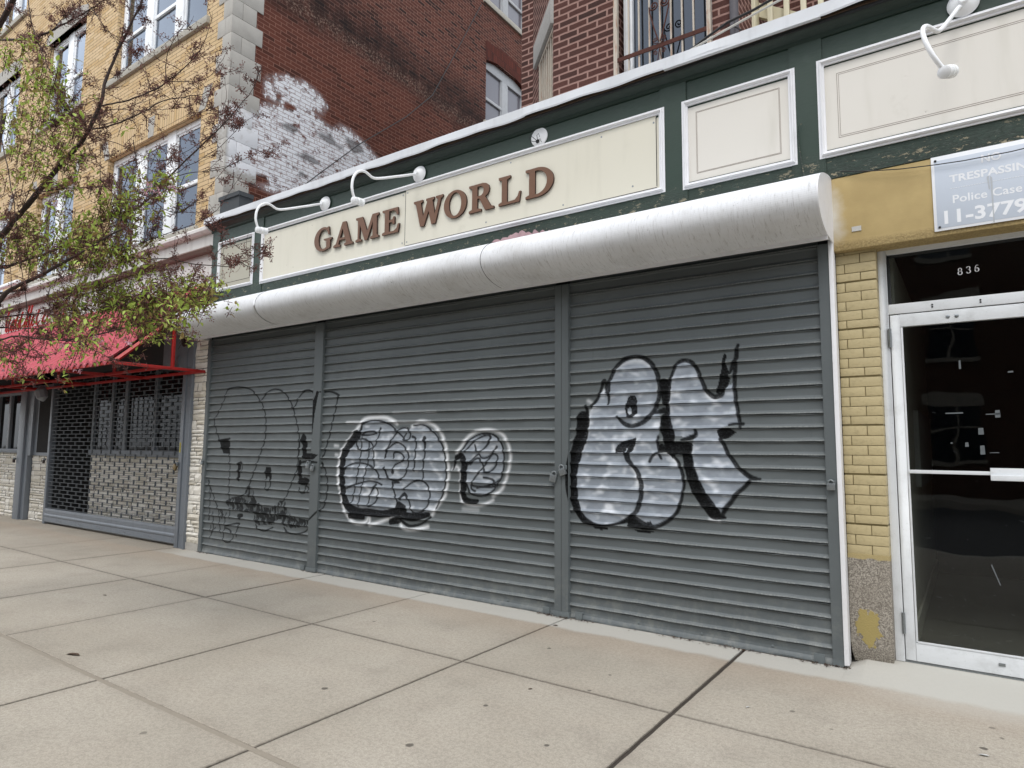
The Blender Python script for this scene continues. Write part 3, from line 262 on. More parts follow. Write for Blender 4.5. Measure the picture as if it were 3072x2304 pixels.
BRANCH=[[[-6.273,-3.3,3.077,0.042],[-6.151,-3.273,3.159,0.0399],[-6.081,-3.247,3.243,0.0379],[-5.957,-3.22,3.323,0.0358],[-5.846,-3.193,3.414,0.0337],[-5.689,-3.167,3.513,0.0317],[-5.522,-3.14,3.624,0.0296],[-5.394,-3.113,3.695,0.0275],[-5.311,-3.087,3.777,0.0255],[-5.187,-3.06,3.981,0.0234],[-5.201,-3.033,4.163,0.0213],[-5.163,-3.007,4.329,0.0193],[-5.087,-2.98,4.497,0.0172],[-5.033,-2.953,4.624,0.0151],[-4.955,-2.927,4.768,0.0131],[-4.938,-2.9,4.917,0.011]],[[-5.469,-2.95,4.116,0.012],[-5.409,-2.925,4.114,0.0111],[-5.185,-2.9,4.085,0.0102],[-4.976,-2.875,4.076,0.0093],[-4.758,-2.85,4.084,0.0084],[-4.712,-2.825,4.124,0.0075],[-4.568,-2.8,4.164,0.0066],[-4.45,-2.775,4.233,0.0057],[-4.373,-2.75,4.314,0.0048],[-4.338,-2.725,4.454,0.0039],[-4.355,-2.7,4.572,0.003]],[[-4.763,-2.8,4.154,0.006],[-4.569,-2.775,4.102,0.005],[-4.329,-2.75,4.051,0.004],[-4.183,-2.725,4.123,0.003],[-4.138,-2.7,4.23,0.002]],[[-4.763,-2.8,4.154,0.006],[-4.732,-2.825,4.306,0.005],[-4.611,-2.85,4.358,0.004],[-4.471,-2.875,4.389,0.003],[-4.349,-2.9,4.381,0.002]],[[-5.486,-3.0,3.904,0.012],[-5.302,-2.957,3.892,0.0107],[-5.086,-2.914,3.904,0.0094],[-4.945,-2.871,3.936,0.0081],[-4.749,-2.829,3.983,0.0069],[-4.535,-2.786,3.968,0.0056],[-4.35,-2.743,3.951,0.0043],[-4.266,-2.7,3.997,0.003]],[[-6.342,-3.2,2.899,0.02],[-6.098,-3.146,2.929,0.0187],[-5.774,-3.092,2.956,0.0174],[-5.353,-3.038,3.039,0.0161],[-5.08,-2.985,3.129,0.0148],[-4.791,-2.931,3.151,0.0135],[-4.654,-2.877,3.254,0.0122],[-4.593,-2.823,3.369,0.0108],[-4.46,-2.769,3.491,0.0095],[-4.295,-2.715,3.613,0.0082],[-4.183,-2.662,3.729,0.0069],[-4.108,-2.608,3.843,0.0056],[-4.049,-2.554,3.975,0.0043],[-4.057,-2.5,4.109,0.003]],[[-5.043,-2.6,3.554,0.005],[-4.782,-2.6,3.576,0.0043],[-4.337,-2.6,3.616,0.0035],[-4.019,-2.6,3.725,0.0027],[-3.813,-2.6,3.7,0.002]],[[-4.983,-2.7,3.461,0.006],[-4.657,-2.66,3.475,0.0052],[-4.404,-2.62,3.439,0.0044],[-4.204,-2.58,3.457,0.0036],[-4.049,-2.54,3.494,0.0028],[-3.913,-2.5,3.525,0.002]],[[-4.253,-2.6,3.786,0.004],[-4.369,-2.6,3.884,0.0035],[-4.487,-2.6,3.962,0.003],[-4.553,-2.6,4.071,0.0025],[-4.602,-2.6,4.175,0.002]],[[-4.393,-2.6,3.752,0.004],[-4.407,-2.575,3.841,0.0035],[-4.372,-2.55,4.015,0.003],[-4.448,-2.525,4.205,0.0025],[-4.499,-2.5,4.324,0.002]],[[-7.418,-3.1,5.303,0.018],[-6.934,-3.057,5.148,0.0163],[-6.571,-3.014,5.076,0.0146],[-6.307,-2.971,5.092,0.0129],[-6.085,-2.929,5.108,0.0111],[-5.93,-2.886,5.147,0.0094],[-5.806,-2.843,5.198,0.0077],[-5.764,-2.8,5.283,0.006]],[[-7.041,-3.0,5.651,0.008],[-6.861,-3.017,5.32,0.0075],[-6.596,-3.033,5.009,0.007],[-6.313,-3.05,4.706,0.0065],[-5.852,-3.067,4.239,0.006],[-5.479,-3.083,3.934,0.0055],[-5.22,-3.1,3.754,0.005]],[[-6.323,-3.3,5.173,0.022],[-6.487,-3.3,5.077,0.02],[-6.704,-3.3,5.046,0.018]],[[-6.365,-3.3,3.932,0.008],[-6.182,-3.3,3.681,0.0073],[-6.047,-3.3,3.462,0.0067],[-5.943,-3.3,3.256,0.006],[-5.85,-3.3,3.039,0.0053],[-5.772,-3.3,2.886,0.0047],[-5.62,-3.3,2.59,0.004]],[[-5.604,-3.3,2.588,0.006],[-5.57,-3.28,2.366,0.0056],[-5.576,-3.26,2.222,0.0052],[-5.626,-3.24,2.145,0.0048],[-5.78,-3.22,2.087,0.0044],[-5.981,-3.2,2.074,0.004]],[[-5.812,-3.4,2.49,0.03],[-5.693,-3.357,2.593,0.0271],[-5.54,-3.314,2.638,0.0243],[-5.263,-3.271,2.692,0.0214],[-5.096,-3.229,2.748,0.0186],[-4.95,-3.186,2.796,0.0157],[-4.776,-3.143,2.862,0.0129],[-4.549,-3.1,2.919,0.01]],[[-5.924,-3.35,2.407,0.012],[-5.783,-3.288,2.42,0.01],[-5.578,-3.225,2.423,0.008],[-5.438,-3.163,2.45,0.006],[-5.416,-3.1,2.554,0.004]],[[-5.883,-3.35,2.224,0.013],[-5.794,-3.306,2.26,0.0118],[-5.668,-3.263,2.257,0.0105],[-5.463,-3.219,2.225,0.0092],[-5.22,-3.175,2.2,0.008],[-5.039,-3.131,2.179,0.0068],[-4.926,-3.087,2.117,0.0055],[-4.869,-3.044,2.081,0.0043],[-4.808,-3.0,2.051,0.003]],[[-5.91,-3.3,2.342,0.007],[-5.574,-3.25,2.309,0.006],[-5.439,-3.2,2.318,0.005],[-5.308,-3.15,2.33,0.004],[-5.216,-3.1,2.358,0.003]],[[-5.423,-3.1,2.228,0.012],[-5.214,-3.029,2.247,0.0106],[-4.922,-2.957,2.281,0.0091],[-4.775,-2.886,2.318,0.0077],[-4.631,-2.814,2.355,0.0063],[-4.587,-2.743,2.422,0.0049],[-4.547,-2.671,2.563,0.0034],[-4.589,-2.6,2.635,0.002]],[[-4.863,-2.7,2.399,0.005],[-4.675,-2.667,2.409,0.004],[-4.518,-2.633,2.47,0.003],[-4.322,-2.6,2.512,0.002]],[[-5.456,-3.0,2.978,0.009],[-5.169,-2.958,2.886,0.0084],[-4.936,-2.917,2.825,0.0078],[-4.67,-2.875,2.775,0.0072],[-4.505,-2.833,2.759,0.0067],[-4.231,-2.792,2.688,0.0061],[-4.062,-2.75,2.662,0.0055],[-3.961,-2.708,2.645,0.0049],[-3.919,-2.667,2.673,0.0043],[-3.85,-2.625,2.704,0.0037],[-3.808,-2.583,2.741,0.0032],[-3.807,-2.542,2.8,0.0026],[-3.811,-2.5,2.846,0.002]],[[-4.321,-2.6,2.738,0.004],[-4.308,-2.6,2.823,0.0035],[-4.147,-2.6,2.867,0.003],[-3.984,-2.6,2.796,0.0025],[-3.934,-2.6,2.899,0.002]],[[-5.44,-3.0,2.988,0.008],[-5.199,-2.956,2.942,0.0073],[-4.943,-2.911,2.9,0.0067],[-4.79,-2.867,2.922,0.006],[-4.713,-2.822,2.954,0.0053],[-4.475,-2.778,2.983,0.0047],[-4.321,-2.733,3.019,0.004],[-4.183,-2.689,3.086,0.0033],[-4.068,-2.644,3.241,0.0027],[-4.029,-2.6,3.366,0.002]],[[-5.825,-3.2,3.408,0.01],[-5.492,-3.125,3.389,0.0083],[-5.062,-3.05,3.33,0.0065],[-4.87,-2.975,3.287,0.0047],[-4.584,-2.9,3.175,0.003]],[[-6.108,-3.1,2.969,0.007],[-5.687,-3.06,2.831,0.006],[-5.332,-3.02,2.862,0.005],[-5.02,-2.98,2.994,0.004],[-4.838,-2.94,3.217,0.003],[-4.602,-2.9,3.324,0.002]],[[-5.521,-3.1,4.956,0.006],[-5.363,-3.033,4.738,0.0047],[-5.339,-2.967,4.657,0.0033],[-5.253,-2.9,4.612,0.002]],[[-4.88,-3.1,2.887,0.006],[-5.225,-3.0,3.281,0.0047],[-5.537,-2.9,3.79,0.0033],[-5.861,-2.8,4.263,0.002]],[[-5.898,-3.1,3.586,0.006],[-5.566,-3.04,3.932,0.0052],[-5.213,-2.98,3.988,0.0044],[-4.871,-2.92,3.912,0.0036],[-4.331,-2.86,3.8,0.0028],[-4.107,-2.8,3.854,0.002]],[[-6.148,-3.2,3.306,0.006],[-5.837,-3.14,3.857,0.0052],[-5.73,-3.08,4.099,0.0044],[-5.556,-3.02,4.293,0.0036],[-5.189,-2.96,4.255,0.0028],[-4.925,-2.9,4.406,0.002]],[[-6.814,-3.2,4.372,0.006],[-6.503,-3.16,4.445,0.0052],[-6.304,-3.12,4.637,0.0044],[-6.256,-3.08,4.879,0.0036],[-5.994,-3.04,5.039,0.0028],[-5.736,-3.0,5.134,0.002]],[[-5.803,-2.9,3.99,0.006],[-5.352,-2.86,3.811,0.0052],[-4.994,-2.82,3.626,0.0044],[-4.724,-2.78,3.546,0.0036],[-4.352,-2.74,3.59,0.0028],[-4.018,-2.7,3.705,0.002]],[[-4.989,-2.9,3.723,0.006],[-4.953,-2.825,3.381,0.005],[-4.643,-2.75,3.137,0.004],[-4.432,-2.675,3.24,0.003],[-4.158,-2.6,3.471,0.002]],[[-5.687,-3.0,2.608,0.006],[-5.244,-2.95,2.611,0.005],[-4.953,-2.9,2.681,0.004],[-4.719,-2.85,2.683,0.003],[-4.412,-2.8,2.695,0.002]],[[-5.949,-3.1,2.486,0.006],[-5.443,-3.04,2.467,0.0052],[-4.994,-2.98,2.451,0.0044],[-4.696,-2.92,2.521,0.0036],[-4.371,-2.86,2.56,0.0028],[-4.149,-2.8,2.587,0.002]]]
LEAFC=[[-6.34,-3.33,4.7],[-6.72,-3.22,4.92],[-5.72,-3.4,4.46],[-5.92,-3.33,4.56],[-6.9,-3.15,4.89],[-6.14,-3.35,4.5],[-5.49,-3.24,4.28],[-5.08,-3.38,4.07],[-5.64,-3.31,4.24],[-5.71,-3.26,4.29],[-5.55,-3.19,4.16],[-5.68,-3.16,4.19],[-6.41,-3.14,4.49],[-5.63,-3.33,4.13],[-5.64,-3.21,4.24],[-5.42,-3.28,4.13],[-5.73,-3.22,4.06],[-6.05,-3.12,4.19],[-5.45,-3.2,3.83],[-5.61,-3.11,3.93],[-5.25,-3.19,3.74],[-5.13,-3.23,3.73],[-6.64,-3.14,4.28],[-6.68,-3.16,4.29],[-5.65,-3.31,3.85],[-5.44,-3.39,3.81],[-5.66,-3.18,3.81],[-5.87,-3.11,3.89],[-5.94,-3.31,3.69],[-5.65,-3.39,3.6],[-5.33,-3.22,3.56],[-5.52,-3.14,3.58],[-6.5,-3.13,3.74],[-6.09,-3.24,3.59],[-5.12,-3.23,3.25],[-5.1,-3.25,3.26],[-5.37,-3.33,3.29],[-5.61,-3.24,3.42],[-6.29,-3.28,4.01],[-6.49,-3.22,4.09],[-5.4,-3.21,3.7],[-5.14,-3.29,3.59],[-5.41,-3.39,3.68],[-6.28,-3.11,4.05],[-5.08,-2.88,3.48],[-4.94,-2.94,3.42],[-4.78,-2.94,3.33],[-4.64,-2.99,3.28],[-4.52,-2.94,3.29],[-4.49,-2.95,3.29],[-4.59,-2.86,3.32],[-4.37,-2.93,3.24],[-4.57,-2.83,3.34],[-4.42,-2.87,3.28],[-4.47,-2.95,3.1],[-4.39,-2.96,3.07],[-4.98,-2.96,3.25],[-5.14,-2.87,3.34],[-4.81,-2.97,3.08],[-4.87,-2.95,3.12],[-5.09,-2.92,3.12],[-5.02,-2.97,3.09],[-4.9,-2.82,3.37],[-4.94,-2.81,3.4],[-7.14,-3.0,3.48],[-6.81,-3.09,3.29],[-6.39,-3.21,3.08],[-6.45,-3.19,3.0],[-7.04,-2.94,3.48],[-7.0,-2.94,3.37],[-5.84,-3.29,2.96],[-6.19,-3.18,2.96],[-6.13,-3.13,3.24],[-6.02,-3.16,3.12],[-6.17,-3.11,3.07],[-5.8,-3.22,2.89],[-5.58,-3.23,3.11],[-6.32,-2.98,3.23],[-6.09,-3.05,3.07],[-5.65,-3.19,2.87],[-5.63,-3.13,3.15],[-5.14,-3.3,2.92],[-5.26,-3.25,2.87],[-6.07,-2.96,3.0],[-5.29,-3.17,3.07],[-5.63,-3.04,3.09],[-5.12,-3.22,2.86],[-5.5,-3.08,2.87],[-4.82,-3.27,2.95],[-5.36,-3.06,3.03],[-5.55,-2.98,3.0],[-5.09,-3.15,2.79],[-4.98,-3.13,3.02],[-4.79,-3.2,2.88],[-4.6,-3.27,2.75],[-5.4,-2.95,2.89],[-5.24,-2.94,3.13],[-4.81,-3.11,2.91],[-4.99,-3.04,2.88],[-4.98,-3.03,2.8],[-4.97,-3.08,3.19],[-4.98,-3.07,3.13],[-4.94,-3.08,3.05],[-4.84,-3.06,3.17],[-4.8,-3.08,3.09],[-5.13,-2.93,3.13],[-4.96,-2.94,3.24],[-4.82,-3.0,3.12],[-4.92,-2.95,3.08],[-4.58,-3.04,3.13],[-4.54,-3.05,3.04],[-4.69,-2.98,3.03],[-5.25,-3.03,2.96],[-5.26,-3.02,2.87],[-5.53,-2.91,2.85],[-4.97,-3.07,2.9],[-5.21,-2.97,2.88],[-5.18,-2.97,2.78],[-4.77,-3.08,2.86],[-4.96,-3.0,2.83],[-4.79,-3.06,2.7],[-4.84,-2.98,2.9],[-4.87,-2.96,2.82],[-4.87,-2.96,2.73],[-4.68,-2.98,2.87],[-4.42,-3.1,2.71],[-4.47,-3.07,2.65],[-5.05,-2.75,2.69],[-4.8,-2.8,2.7],[-4.81,-2.73,2.75],[-4.58,-2.8,2.64],[-4.73,-2.82,2.59],[-5.37,-2.81,2.98],[-5.11,-2.76,2.91],[-4.97,-2.73,2.98],[-4.29,-2.75,2.6],[-4.46,-2.63,2.67],[-4.63,-2.63,2.63],[-4.6,-2.65,2.63],[-4.72,-2.63,2.61],[-4.59,-2.68,2.6],[-4.2,-2.73,2.53],[-4.15,-2.76,2.49],[-4.11,-2.72,2.55],[-4.07,-2.75,2.54],[-4.49,-2.62,2.57],[-4.55,-2.61,2.55],[-4.28,-2.65,2.5],[-4.21,-2.67,2.51],[-4.62,-2.65,2.51],[-4.61,-2.69,2.51],[-4.66,-2.73,2.53],[-4.79,-2.69,2.55],[-4.99,-2.67,2.53],[-5.0,-2.67,2.53],[-4.95,-2.77,2.51],[-5.12,-2.68,2.55],[-5.22,-2.71,2.46],[-5.01,-2.79,2.39],[-5.42,-2.69,2.62],[-5.32,-2.75,2.57],[-5.42,-2.79,2.68],[-5.78,-2.65,2.75],[-5.78,-2.72,2.7],[-5.72,-2.73,2.73],[-4.98,-2.75,2.45],[-5.14,-2.64,2.48],[-5.61,-3.02,2.62],[-6.27,-2.77,2.66],[-5.54,-3.04,2.45],[-5.93,-2.89,2.43],[-5.44,-3.0,2.6],[-6.0,-2.78,2.63],[-5.55,-2.95,2.46],[-5.79,-2.85,2.42],[-5.26,-2.98,2.58],[-5.55,-2.86,2.56],[-5.71,-2.79,2.51],[-5.45,-2.89,2.38],[-5.27,-2.89,2.6],[-5.37,-2.84,2.54],[-5.65,-2.72,2.51],[-5.48,-2.78,2.4],[-4.9,-2.96,2.54],[-5.05,-2.88,2.5],[-5.35,-2.75,2.47],[-5.32,-2.76,2.39],[-5.02,-2.81,2.58],[-5.09,-2.78,2.52],[-4.75,-2.93,2.38],[-4.46,-3.06,2.26],[-4.38,-3.02,2.46],[-4.8,-2.82,2.48],[-4.74,-2.84,2.39],[-4.83,-2.8,2.33],[-4.78,-2.74,2.56],[-4.34,-2.95,2.4],[-4.22,-3.01,2.3],[-4.66,-2.79,2.32],[-4.04,-3.02,2.41],[-4.2,-2.94,2.38],[-3.96,-3.06,2.27],[-3.92,-3.08,2.2],[-6.13,-3.22,2.14],[-6.04,-3.22,2.16],[-6.56,-3.11,2.17],[-5.86,-3.21,2.07],[-5.15,-3.23,2.29],[-5.22,-3.15,2.3],[-5.6,-3.21,2.28],[-4.66,-3.25,2.15],[-4.92,-3.17,2.18],[-4.7,-3.16,2.12],[-4.44,-3.3,2.23],[-4.43,-3.27,2.23],[-4.84,-3.17,2.3],[-5.31,-3.11,2.05],[-6.64,-3.12,2.5],[-5.15,-2.81,2.55],[-5.04,-2.87,2.53],[-4.88,-2.87,2.38],[-5.19,-2.7,2.45],[-5.49,-2.68,2.56],[-5.34,-2.73,2.56],[-4.86,-2.78,2.44],[-4.91,-2.76,2.48],[-4.91,-2.68,2.42],[-4.72,-2.78,2.41],[-5.04,-2.69,2.36],[-5.0,-2.67,2.38],[-4.55,-2.83,2.22],[-4.94,-2.64,2.29],[-4.86,-2.63,2.32],[-4.62,-2.79,2.27],[-5.31,-2.61,2.4],[-4.77,-2.87,2.3],[-4.41,-2.83,2.44],[-4.6,-2.71,2.5],[-4.24,-2.83,2.45],[-4.47,-2.73,2.47],[-4.31,-2.72,2.43],[-4.14,-2.84,2.41],[-4.43,-2.65,2.5],[-4.49,-2.61,2.48],[-3.91,-2.87,2.41],[-4.29,-2.65,2.48]]
BLOSS=[[-6.66,-3.05,2.09],[-6.59,-3.03,2.08],[-4.79,-3.13,2.19],[-4.88,-3.08,2.19],[-4.87,-3.11,2.19],[-4.25,-3.18,2.09],[-5.65,-3.03,2.22],[-5.19,-3.08,1.99],[-4.92,-3.04,2.14],[-5.83,-3.06,3.39],[-4.53,-2.99,3.2],[-4.15,-3.01,3.12],[-5.7,-2.95,2.58],[-5.09,-3.08,2.48],[-4.32,-3.03,3.14],[-6.05,-3.0,3.43],[-4.3,-3.09,3.15],[-5.21,-2.74,2.23],[-4.64,-2.73,2.24],[-4.1,-2.76,2.49],[-5.24,-2.74,2.27]]
# ---------------------------------------------------------------- spray paint rasteriser (per vertex)
def sm(x): x = np.clip(x, 0, 1); return x*x*(3-2*x)
def inpoly(X, Z, P):
    r = np.zeros(X.shape, bool); n = len(P)
    for i in range(n):
        x1, z1 = P[i]; x2, z2 = P[(i+1) % n]
        if z1 == z2: continue
        c = ((z1 > Z) != (z2 > Z)) & (X < (x2-x1)*(Z-z1)/(z2-z1)+x1); r ^= c
    return r
def segd(X, Z, a, b):
    ax, az = a[0], a[1]; dx, dz = b[0]-ax, b[1]-az; L = dx*dx+dz*dz+1e-9
    t = np.clip(((X-ax)*dx+(Z-az)*dz)/L, 0, 1); return np.hypot(X-ax-t*dx, Z-az-t*dz), t
def smooth_stroke(st):
    if len(st) < 3: return st
    out = []
    for i in range(len(st)-1):
        p0 = st[max(i-1, 0)]; p1 = st[i]; p2 = st[i+1]; p3 = st[min(i+2, len(st)-1)]
        for k in range(3):
            t = k/3; o = []
            for c in range(2):
                o.append(.5*((2*p1[c])+(-p0[c]+p2[c])*t+(2*p0[c]-5*p1[c]+4*p2[c]-p3[c])*t*t+(-p0[c]+3*p1[c]-3*p2[c]+p3[c])*t**3))
            o.append(p1[2]+(p2[2]-p1[2])*t); out.append(o)
    out.append(st[-1]); return out
def stroke(A, X, Z, st, soft=.006, amt=1., minw=.017, wscale=1.):
    st = smooth_stroke(st)
    for a, b in zip(st[:-1], st[1:]):
        m = max(a[2], b[2], minw)/2+soft*2
        x0, x1 = min(a[0], b[0])-m, max(a[0], b[0])+m; z0, z1 = min(a[1], b[1])-m, max(a[1], b[1])+m
        s_ = (X > x0) & (X < x1) & (Z > z0) & (Z < z1)
        if not s_.any(): continue
        d, t = segd(X[s_], Z[s_], a, b); hw = np.maximum(a[2]+(b[2]-a[2])*t, minw)/2*wscale
        A[s_] = np.maximum(A[s_], amt*sm((hw+soft-d)/(2*soft)))
def vn(X, Z, f, seed=0):
    """cheap value noise"""
    x = X*f; z = Z*f; xi = np.floor(x).astype(int); zi = np.floor(z).astype(int); fx = sm(x-xi); fz = sm(z-zi)
    def h(a, b): return ((np.sin(a*127.1+b*311.7+seed*17.3)*43758.5453) % 1)
    return (h(xi, zi)*(1-fx)+h(xi+1, zi)*fx)*(1-fz)+(h(xi, zi+1)*(1-fx)+h(xi+1, zi+1)*fx)*fz
def spray(X, Z):
    sil = np.zeros(X.shape); wh = np.zeros(X.shape); bl = np.zeros(X.shape)
    for i, P in enumerate(SILVER): sil = np.maximum(sil, inpoly(X, Z, P)*(1. if i < 2 else .62+.3*vn(X, Z, 9, 2)))
    for stp, amt in WHITE: stroke(wh, X, Z, stp, .024, amt, wscale=.75)
    for P in BPOLY: bl = np.maximum(bl, inpoly(X, Z, P)*.97)
    for stp in BLACK:
        w_ = sum(p[2] for p in stp)/len(stp); amt = .98 if w_ > .04 else .93
        stroke(bl, X, Z, stp, .005, amt, wscale=1.18)
    for P in HATCH:
        m = inpoly(X, Z, P); q = X+.28*(Z-.6); n = vn(q, Z, 26, 3)*.6+vn(q, Z*.25, 60, 5)*.6
        bl = np.maximum(bl, m*sm((n-.42)/.12)*.9); bl = np.maximum(bl, m*.25)
    for P in HOLE: bl = np.where(inpoly(X, Z, P), 0, bl)
    # a breath of overspray next to the black
    return np.stack([sil, wh, bl, np.ones(X.shape)], -1)
# ================================================================ materials
def shutter_mat(name, col):
    g = G(name); o = g.obj(); uv = g.uv(); a = g.attr('spray'); sp = g.sep(a['Color'])
    n1 = g.noise(o, 1.4, 5); n2 = g.noise(g.mapv(o, (6, 6, 60)), 4, 6); k = g.mix(n1, lin(tuple(v*.93 for v in lin_s(col))), lin(tuple(v*1.06 for v in lin_s(col))))
    k = g.mix(g.ramp(n2, .55, .75, 0, .12), k, '8f9492')
    k = g.mix(g.ramp(g.noise(o, .8, 4), .4, .7, 0, .1), k, '868d8c'); k = g.mix(g.ramp(g.noise(g.mapv(o, (5, 5, .5)), 3, 8, .75), .56, .72, 0, .22), k, '3f4546')
    k = g.mix(g.math('MULTIPLY', g.ramp(g.sep(o)[2], .5, .02), g.ramp(g.noise(o, 9, 7, .7), .42, .7, 0, .3)), k, '9a9a92')
    # scuffed dusty ridges
    sx = g.sep(uv); rid = g.ramp(sx[1], .80, .92); sc = g.noise(g.mapv(o, (9, 9, 2)), 12, 7, .7)
    k = g.mix(g.math('MULTIPLY', rid, g.ramp(sc, .45, .62, .05, .33)), k, 'a9aba6')
    sn = g.noise(g.mapv(o, (1, 1, 1.5), rot=(0, .6, 0)), 7, 2, .5); s2 = g.noise(g.mapv(o, (1.3, 1, 2.2), rot=(0, .5, 0)), 5.5, 1)
    silv = g.mix(g.ramp(sn, .35, .8, 0, .5), '838b94', 'b4bcc6')
    silv = g.mix(g.ramp(s2, .5, .8, 0, .8), silv, 'e6ebf1')

    k = g.mix(g.math('MULTIPLY', sp[0], g.ramp(g.noise(o, 40, 3), .25, .4, .72, .96)), k, silv)
    k = g.mix(g.math('MULTIPLY', sp[1], .85), k, 'e6e9ec')
    edge = g.noise(o, 70, 4, .7)
    b = g.math('MULTIPLY', sp[2], g.ramp(edge, .3, .55, .86, 1.))
    k = g.mix(b, k, '060607')
    g.link(g.math('MULTIPLY', g.math('SUBTRACT', 1., g.math('MULTIPLY', b, .8)), .4), g.b.inputs['Specular IOR Level'])
    nb = g.bump(g.noise(o, 30, 4), .06, .01)
    g.link(k, g.b.inputs['Base Color']); g.link(g.ramp(n2, .3, .7, .42, .58), g.b.inputs['Roughness']); g.link(nb, g.b.inputs['Normal']); MATS[name] = g.m; return g.m
def lin_s(c): return [int(c[i:i+2], 16)/255 for i in (0, 2, 4)]
shutter_mat('shutter_paint', '595f61')
paint('post_grey', '5f6668', .45, .07, .05, 3, 'aeb3b0', .1)
paint('rail_blue', '70777f', .45, .08, .05, 3, '40444a', .2, True)
paint('dark_void', '050505', .9, 0, 0)
paint('dull_dark', '2a2c2e', .7, .2, .05)
paint('galv', '8f9598', .35, .2, .1, 30, '5a5550', .4, metal=.7)
paint('rust', '4a2114', .85, .35, .4, 18, '2a120a', .6)
paint('rusty_white', 'b9b0a2', .7, .2, .3, 14, '8a4e22', .75, True)
paint('white_trim', 'e2e3e6', .45, .04, .05, 3, '9a9892', .12)
paint('white_alu', 'd6dadd', .35, .05, .03, 2, '8a8a86', .25, speck=.25)
paint('cream_wood', 'd3ccb0', .6, .1, .1, 5, '7d7454', .35, True)
paint('letter_brown', '68462f', .5, .12, .05, 9)
paint('letter_edge', '3a241a', .6, .1, .05)
paint('flash_white', 'cfd2d6', .5, .06, .08, 3, '8f9094', .18, True)
paint('wood_raw', '4e3c2c', .9, .3, .5, 20, '15100c', .6)
paint('limestone', 'aba8a1', .85, .12, .35, 7, '6f6b62', .35, False, speck=.25)
paint('band_white', 'd0cdc9', .7, .08, .08, 2, '8d857a', .3, True)
paint('band_brown', '6e5a50', .7, .2, .1, 8)
paint('red_steel', 'a5221f', .5, .12, .08, 8, '4d0f0c', .35)
paint('bulb', 'eceff0', .25, .03, 0)
paint('pvc_white', 'eceef0', .35, .04, .02, 2, '9b9b96', .15)
paint('sill_stone', 'a9a59a', .85, .15, .4, 12, '6b665c', .5, speck=.3)
paint('pink_cloth', '9f8488', .9, .2, .3, 18)
paint('cable_black', '101011', .5, .1, 0)
paint('sticker_grey', '5c6265', .7, .3, 0, 30)
paint('joint_yellow', '857a58', .9, .2, .2, 12)
paint('slate_dark', '3c4043', .8, .2, .2, 12)
paint('cable_white', 'b5b2aa', .6, .1, 0)
paint('inner_wall', 'e0d8c6', .8, .2, .05)
paint('mailbox', 'b8b8b4', .5, .1, .02)
paint('bark', '3a2d29', .85, .3, .5, 25, '6a5c52', .4)
paint('yellow_label', 'd8c832', .5, .05, 0)
paint('road_asphalt', '4a4a4a', .9, .2, .3, 10)
paint('ground_dirt', '6b675f', .95, .2, .2, 1)
paint('opp_window', '1c2128', .15, .1, 0)
paint('curtain_grey', '8d9096', .9, .2, .1, 6)
glass('pane_sky', '23262b', .6, .03, 2.2, (.74, .83, .97, 1))
glass('pane_dark', '5a5e60', 0, .02, 1.)
glass('pane_door', 'd2d6d6', 0, .015, .8)
glass('pane_dim', '202122', .5, .05, .45)
# flaking dark green paint on boards
def green(name, col, flake=.5, edge=False):
    g = G(name); o = g.obj(); n1 = g.noise(o, 2.2, 5); n2 = g.noise(g.mapv(o, (3, 3, 26)), 5, 7, .7); n3 = g.noise(g.mapv(o, (1, 1, 2.2)), 9, 9, .78)
    c = lin(col); k = g.mix(n1, tuple(v*.78 for v in c[:3])+(1,), tuple(v*1.18 for v in c[:3])+(1,))
    k = g.mix(g.ramp(g.noise(o, 3, 7), .6, .8, 0, .14), k, '7b8a80')
    z = g.sep(o)[2]; low = g.ramp(z, 3.68, 3.45, 0, 1)       # weather bites the lowest boards first
    crack = g.math('MULTIPLY', g.ramp(n2, .47, .52), g.math('MAXIMUM', low, .0))
    k = g.mix(g.math('MULTIPLY', crack, .75), k, '141b17'); k = g.mix(g.math('MULTIPLY', g.math('MULTIPLY', low, g.ramp(n2, .56, .62)), .5), k, '6b7a70')
    fl = g.math('MULTIPLY', g.ramp(n3, .575, .59), low)
    k = g.mix(g.math('MULTIPLY', fl, flake), k, 'a59a80')
    h = g.math('SUBTRACT', g.math('MULTIPLY', n1, .2), g.math('ADD', g.math('MULTIPLY', crack, .6), g.math('MULTIPLY', fl, .5)))
    MATS[name] = g.fin(k, g.ramp(n2, .3, .7, .38, .62), g.bump(h, .5, .006), 0, .45)
green('green_board', '26392f', .9); green('green_cornice', '1b2c25', 0)
# cream sign board, grubby and dented
def panel(name, col, warm):
    g = G(name); o = g.obj(); n1 = g.noise(o, .8, 4); n2 = g.noise(g.mapv(o, (1, 1, .15)), 6, 6); dots = g.vor(o, 5.5)
    k = g.mix(n1, col, warm); k = g.mix(g.ramp(n2, .5, .8, 0, .22), k, 'a8a594'); k = g.mix(g.ramp(g.noise(o, 2.6, 7, .7), .6, .75, 0, .2), k, 'a39f8e')
    k = g.mix(g.ramp(dots, .035, .02, 0, .8), k, '4a4538')
    MATS[name] = g.fin(k, .5, g.bump(g.math('ADD', g.noise(o, 3, 3), g.ramp(dots, .09, .02, 0, -.5)), .25, .01), 0, .4)
panel('panel_cream', 'd4d1c3', 'd0ccbc'); panel('panel_white', 'd8d5ce', 'd3cfc6'); panel('panel_beige', 'aca898', 'a39f90')
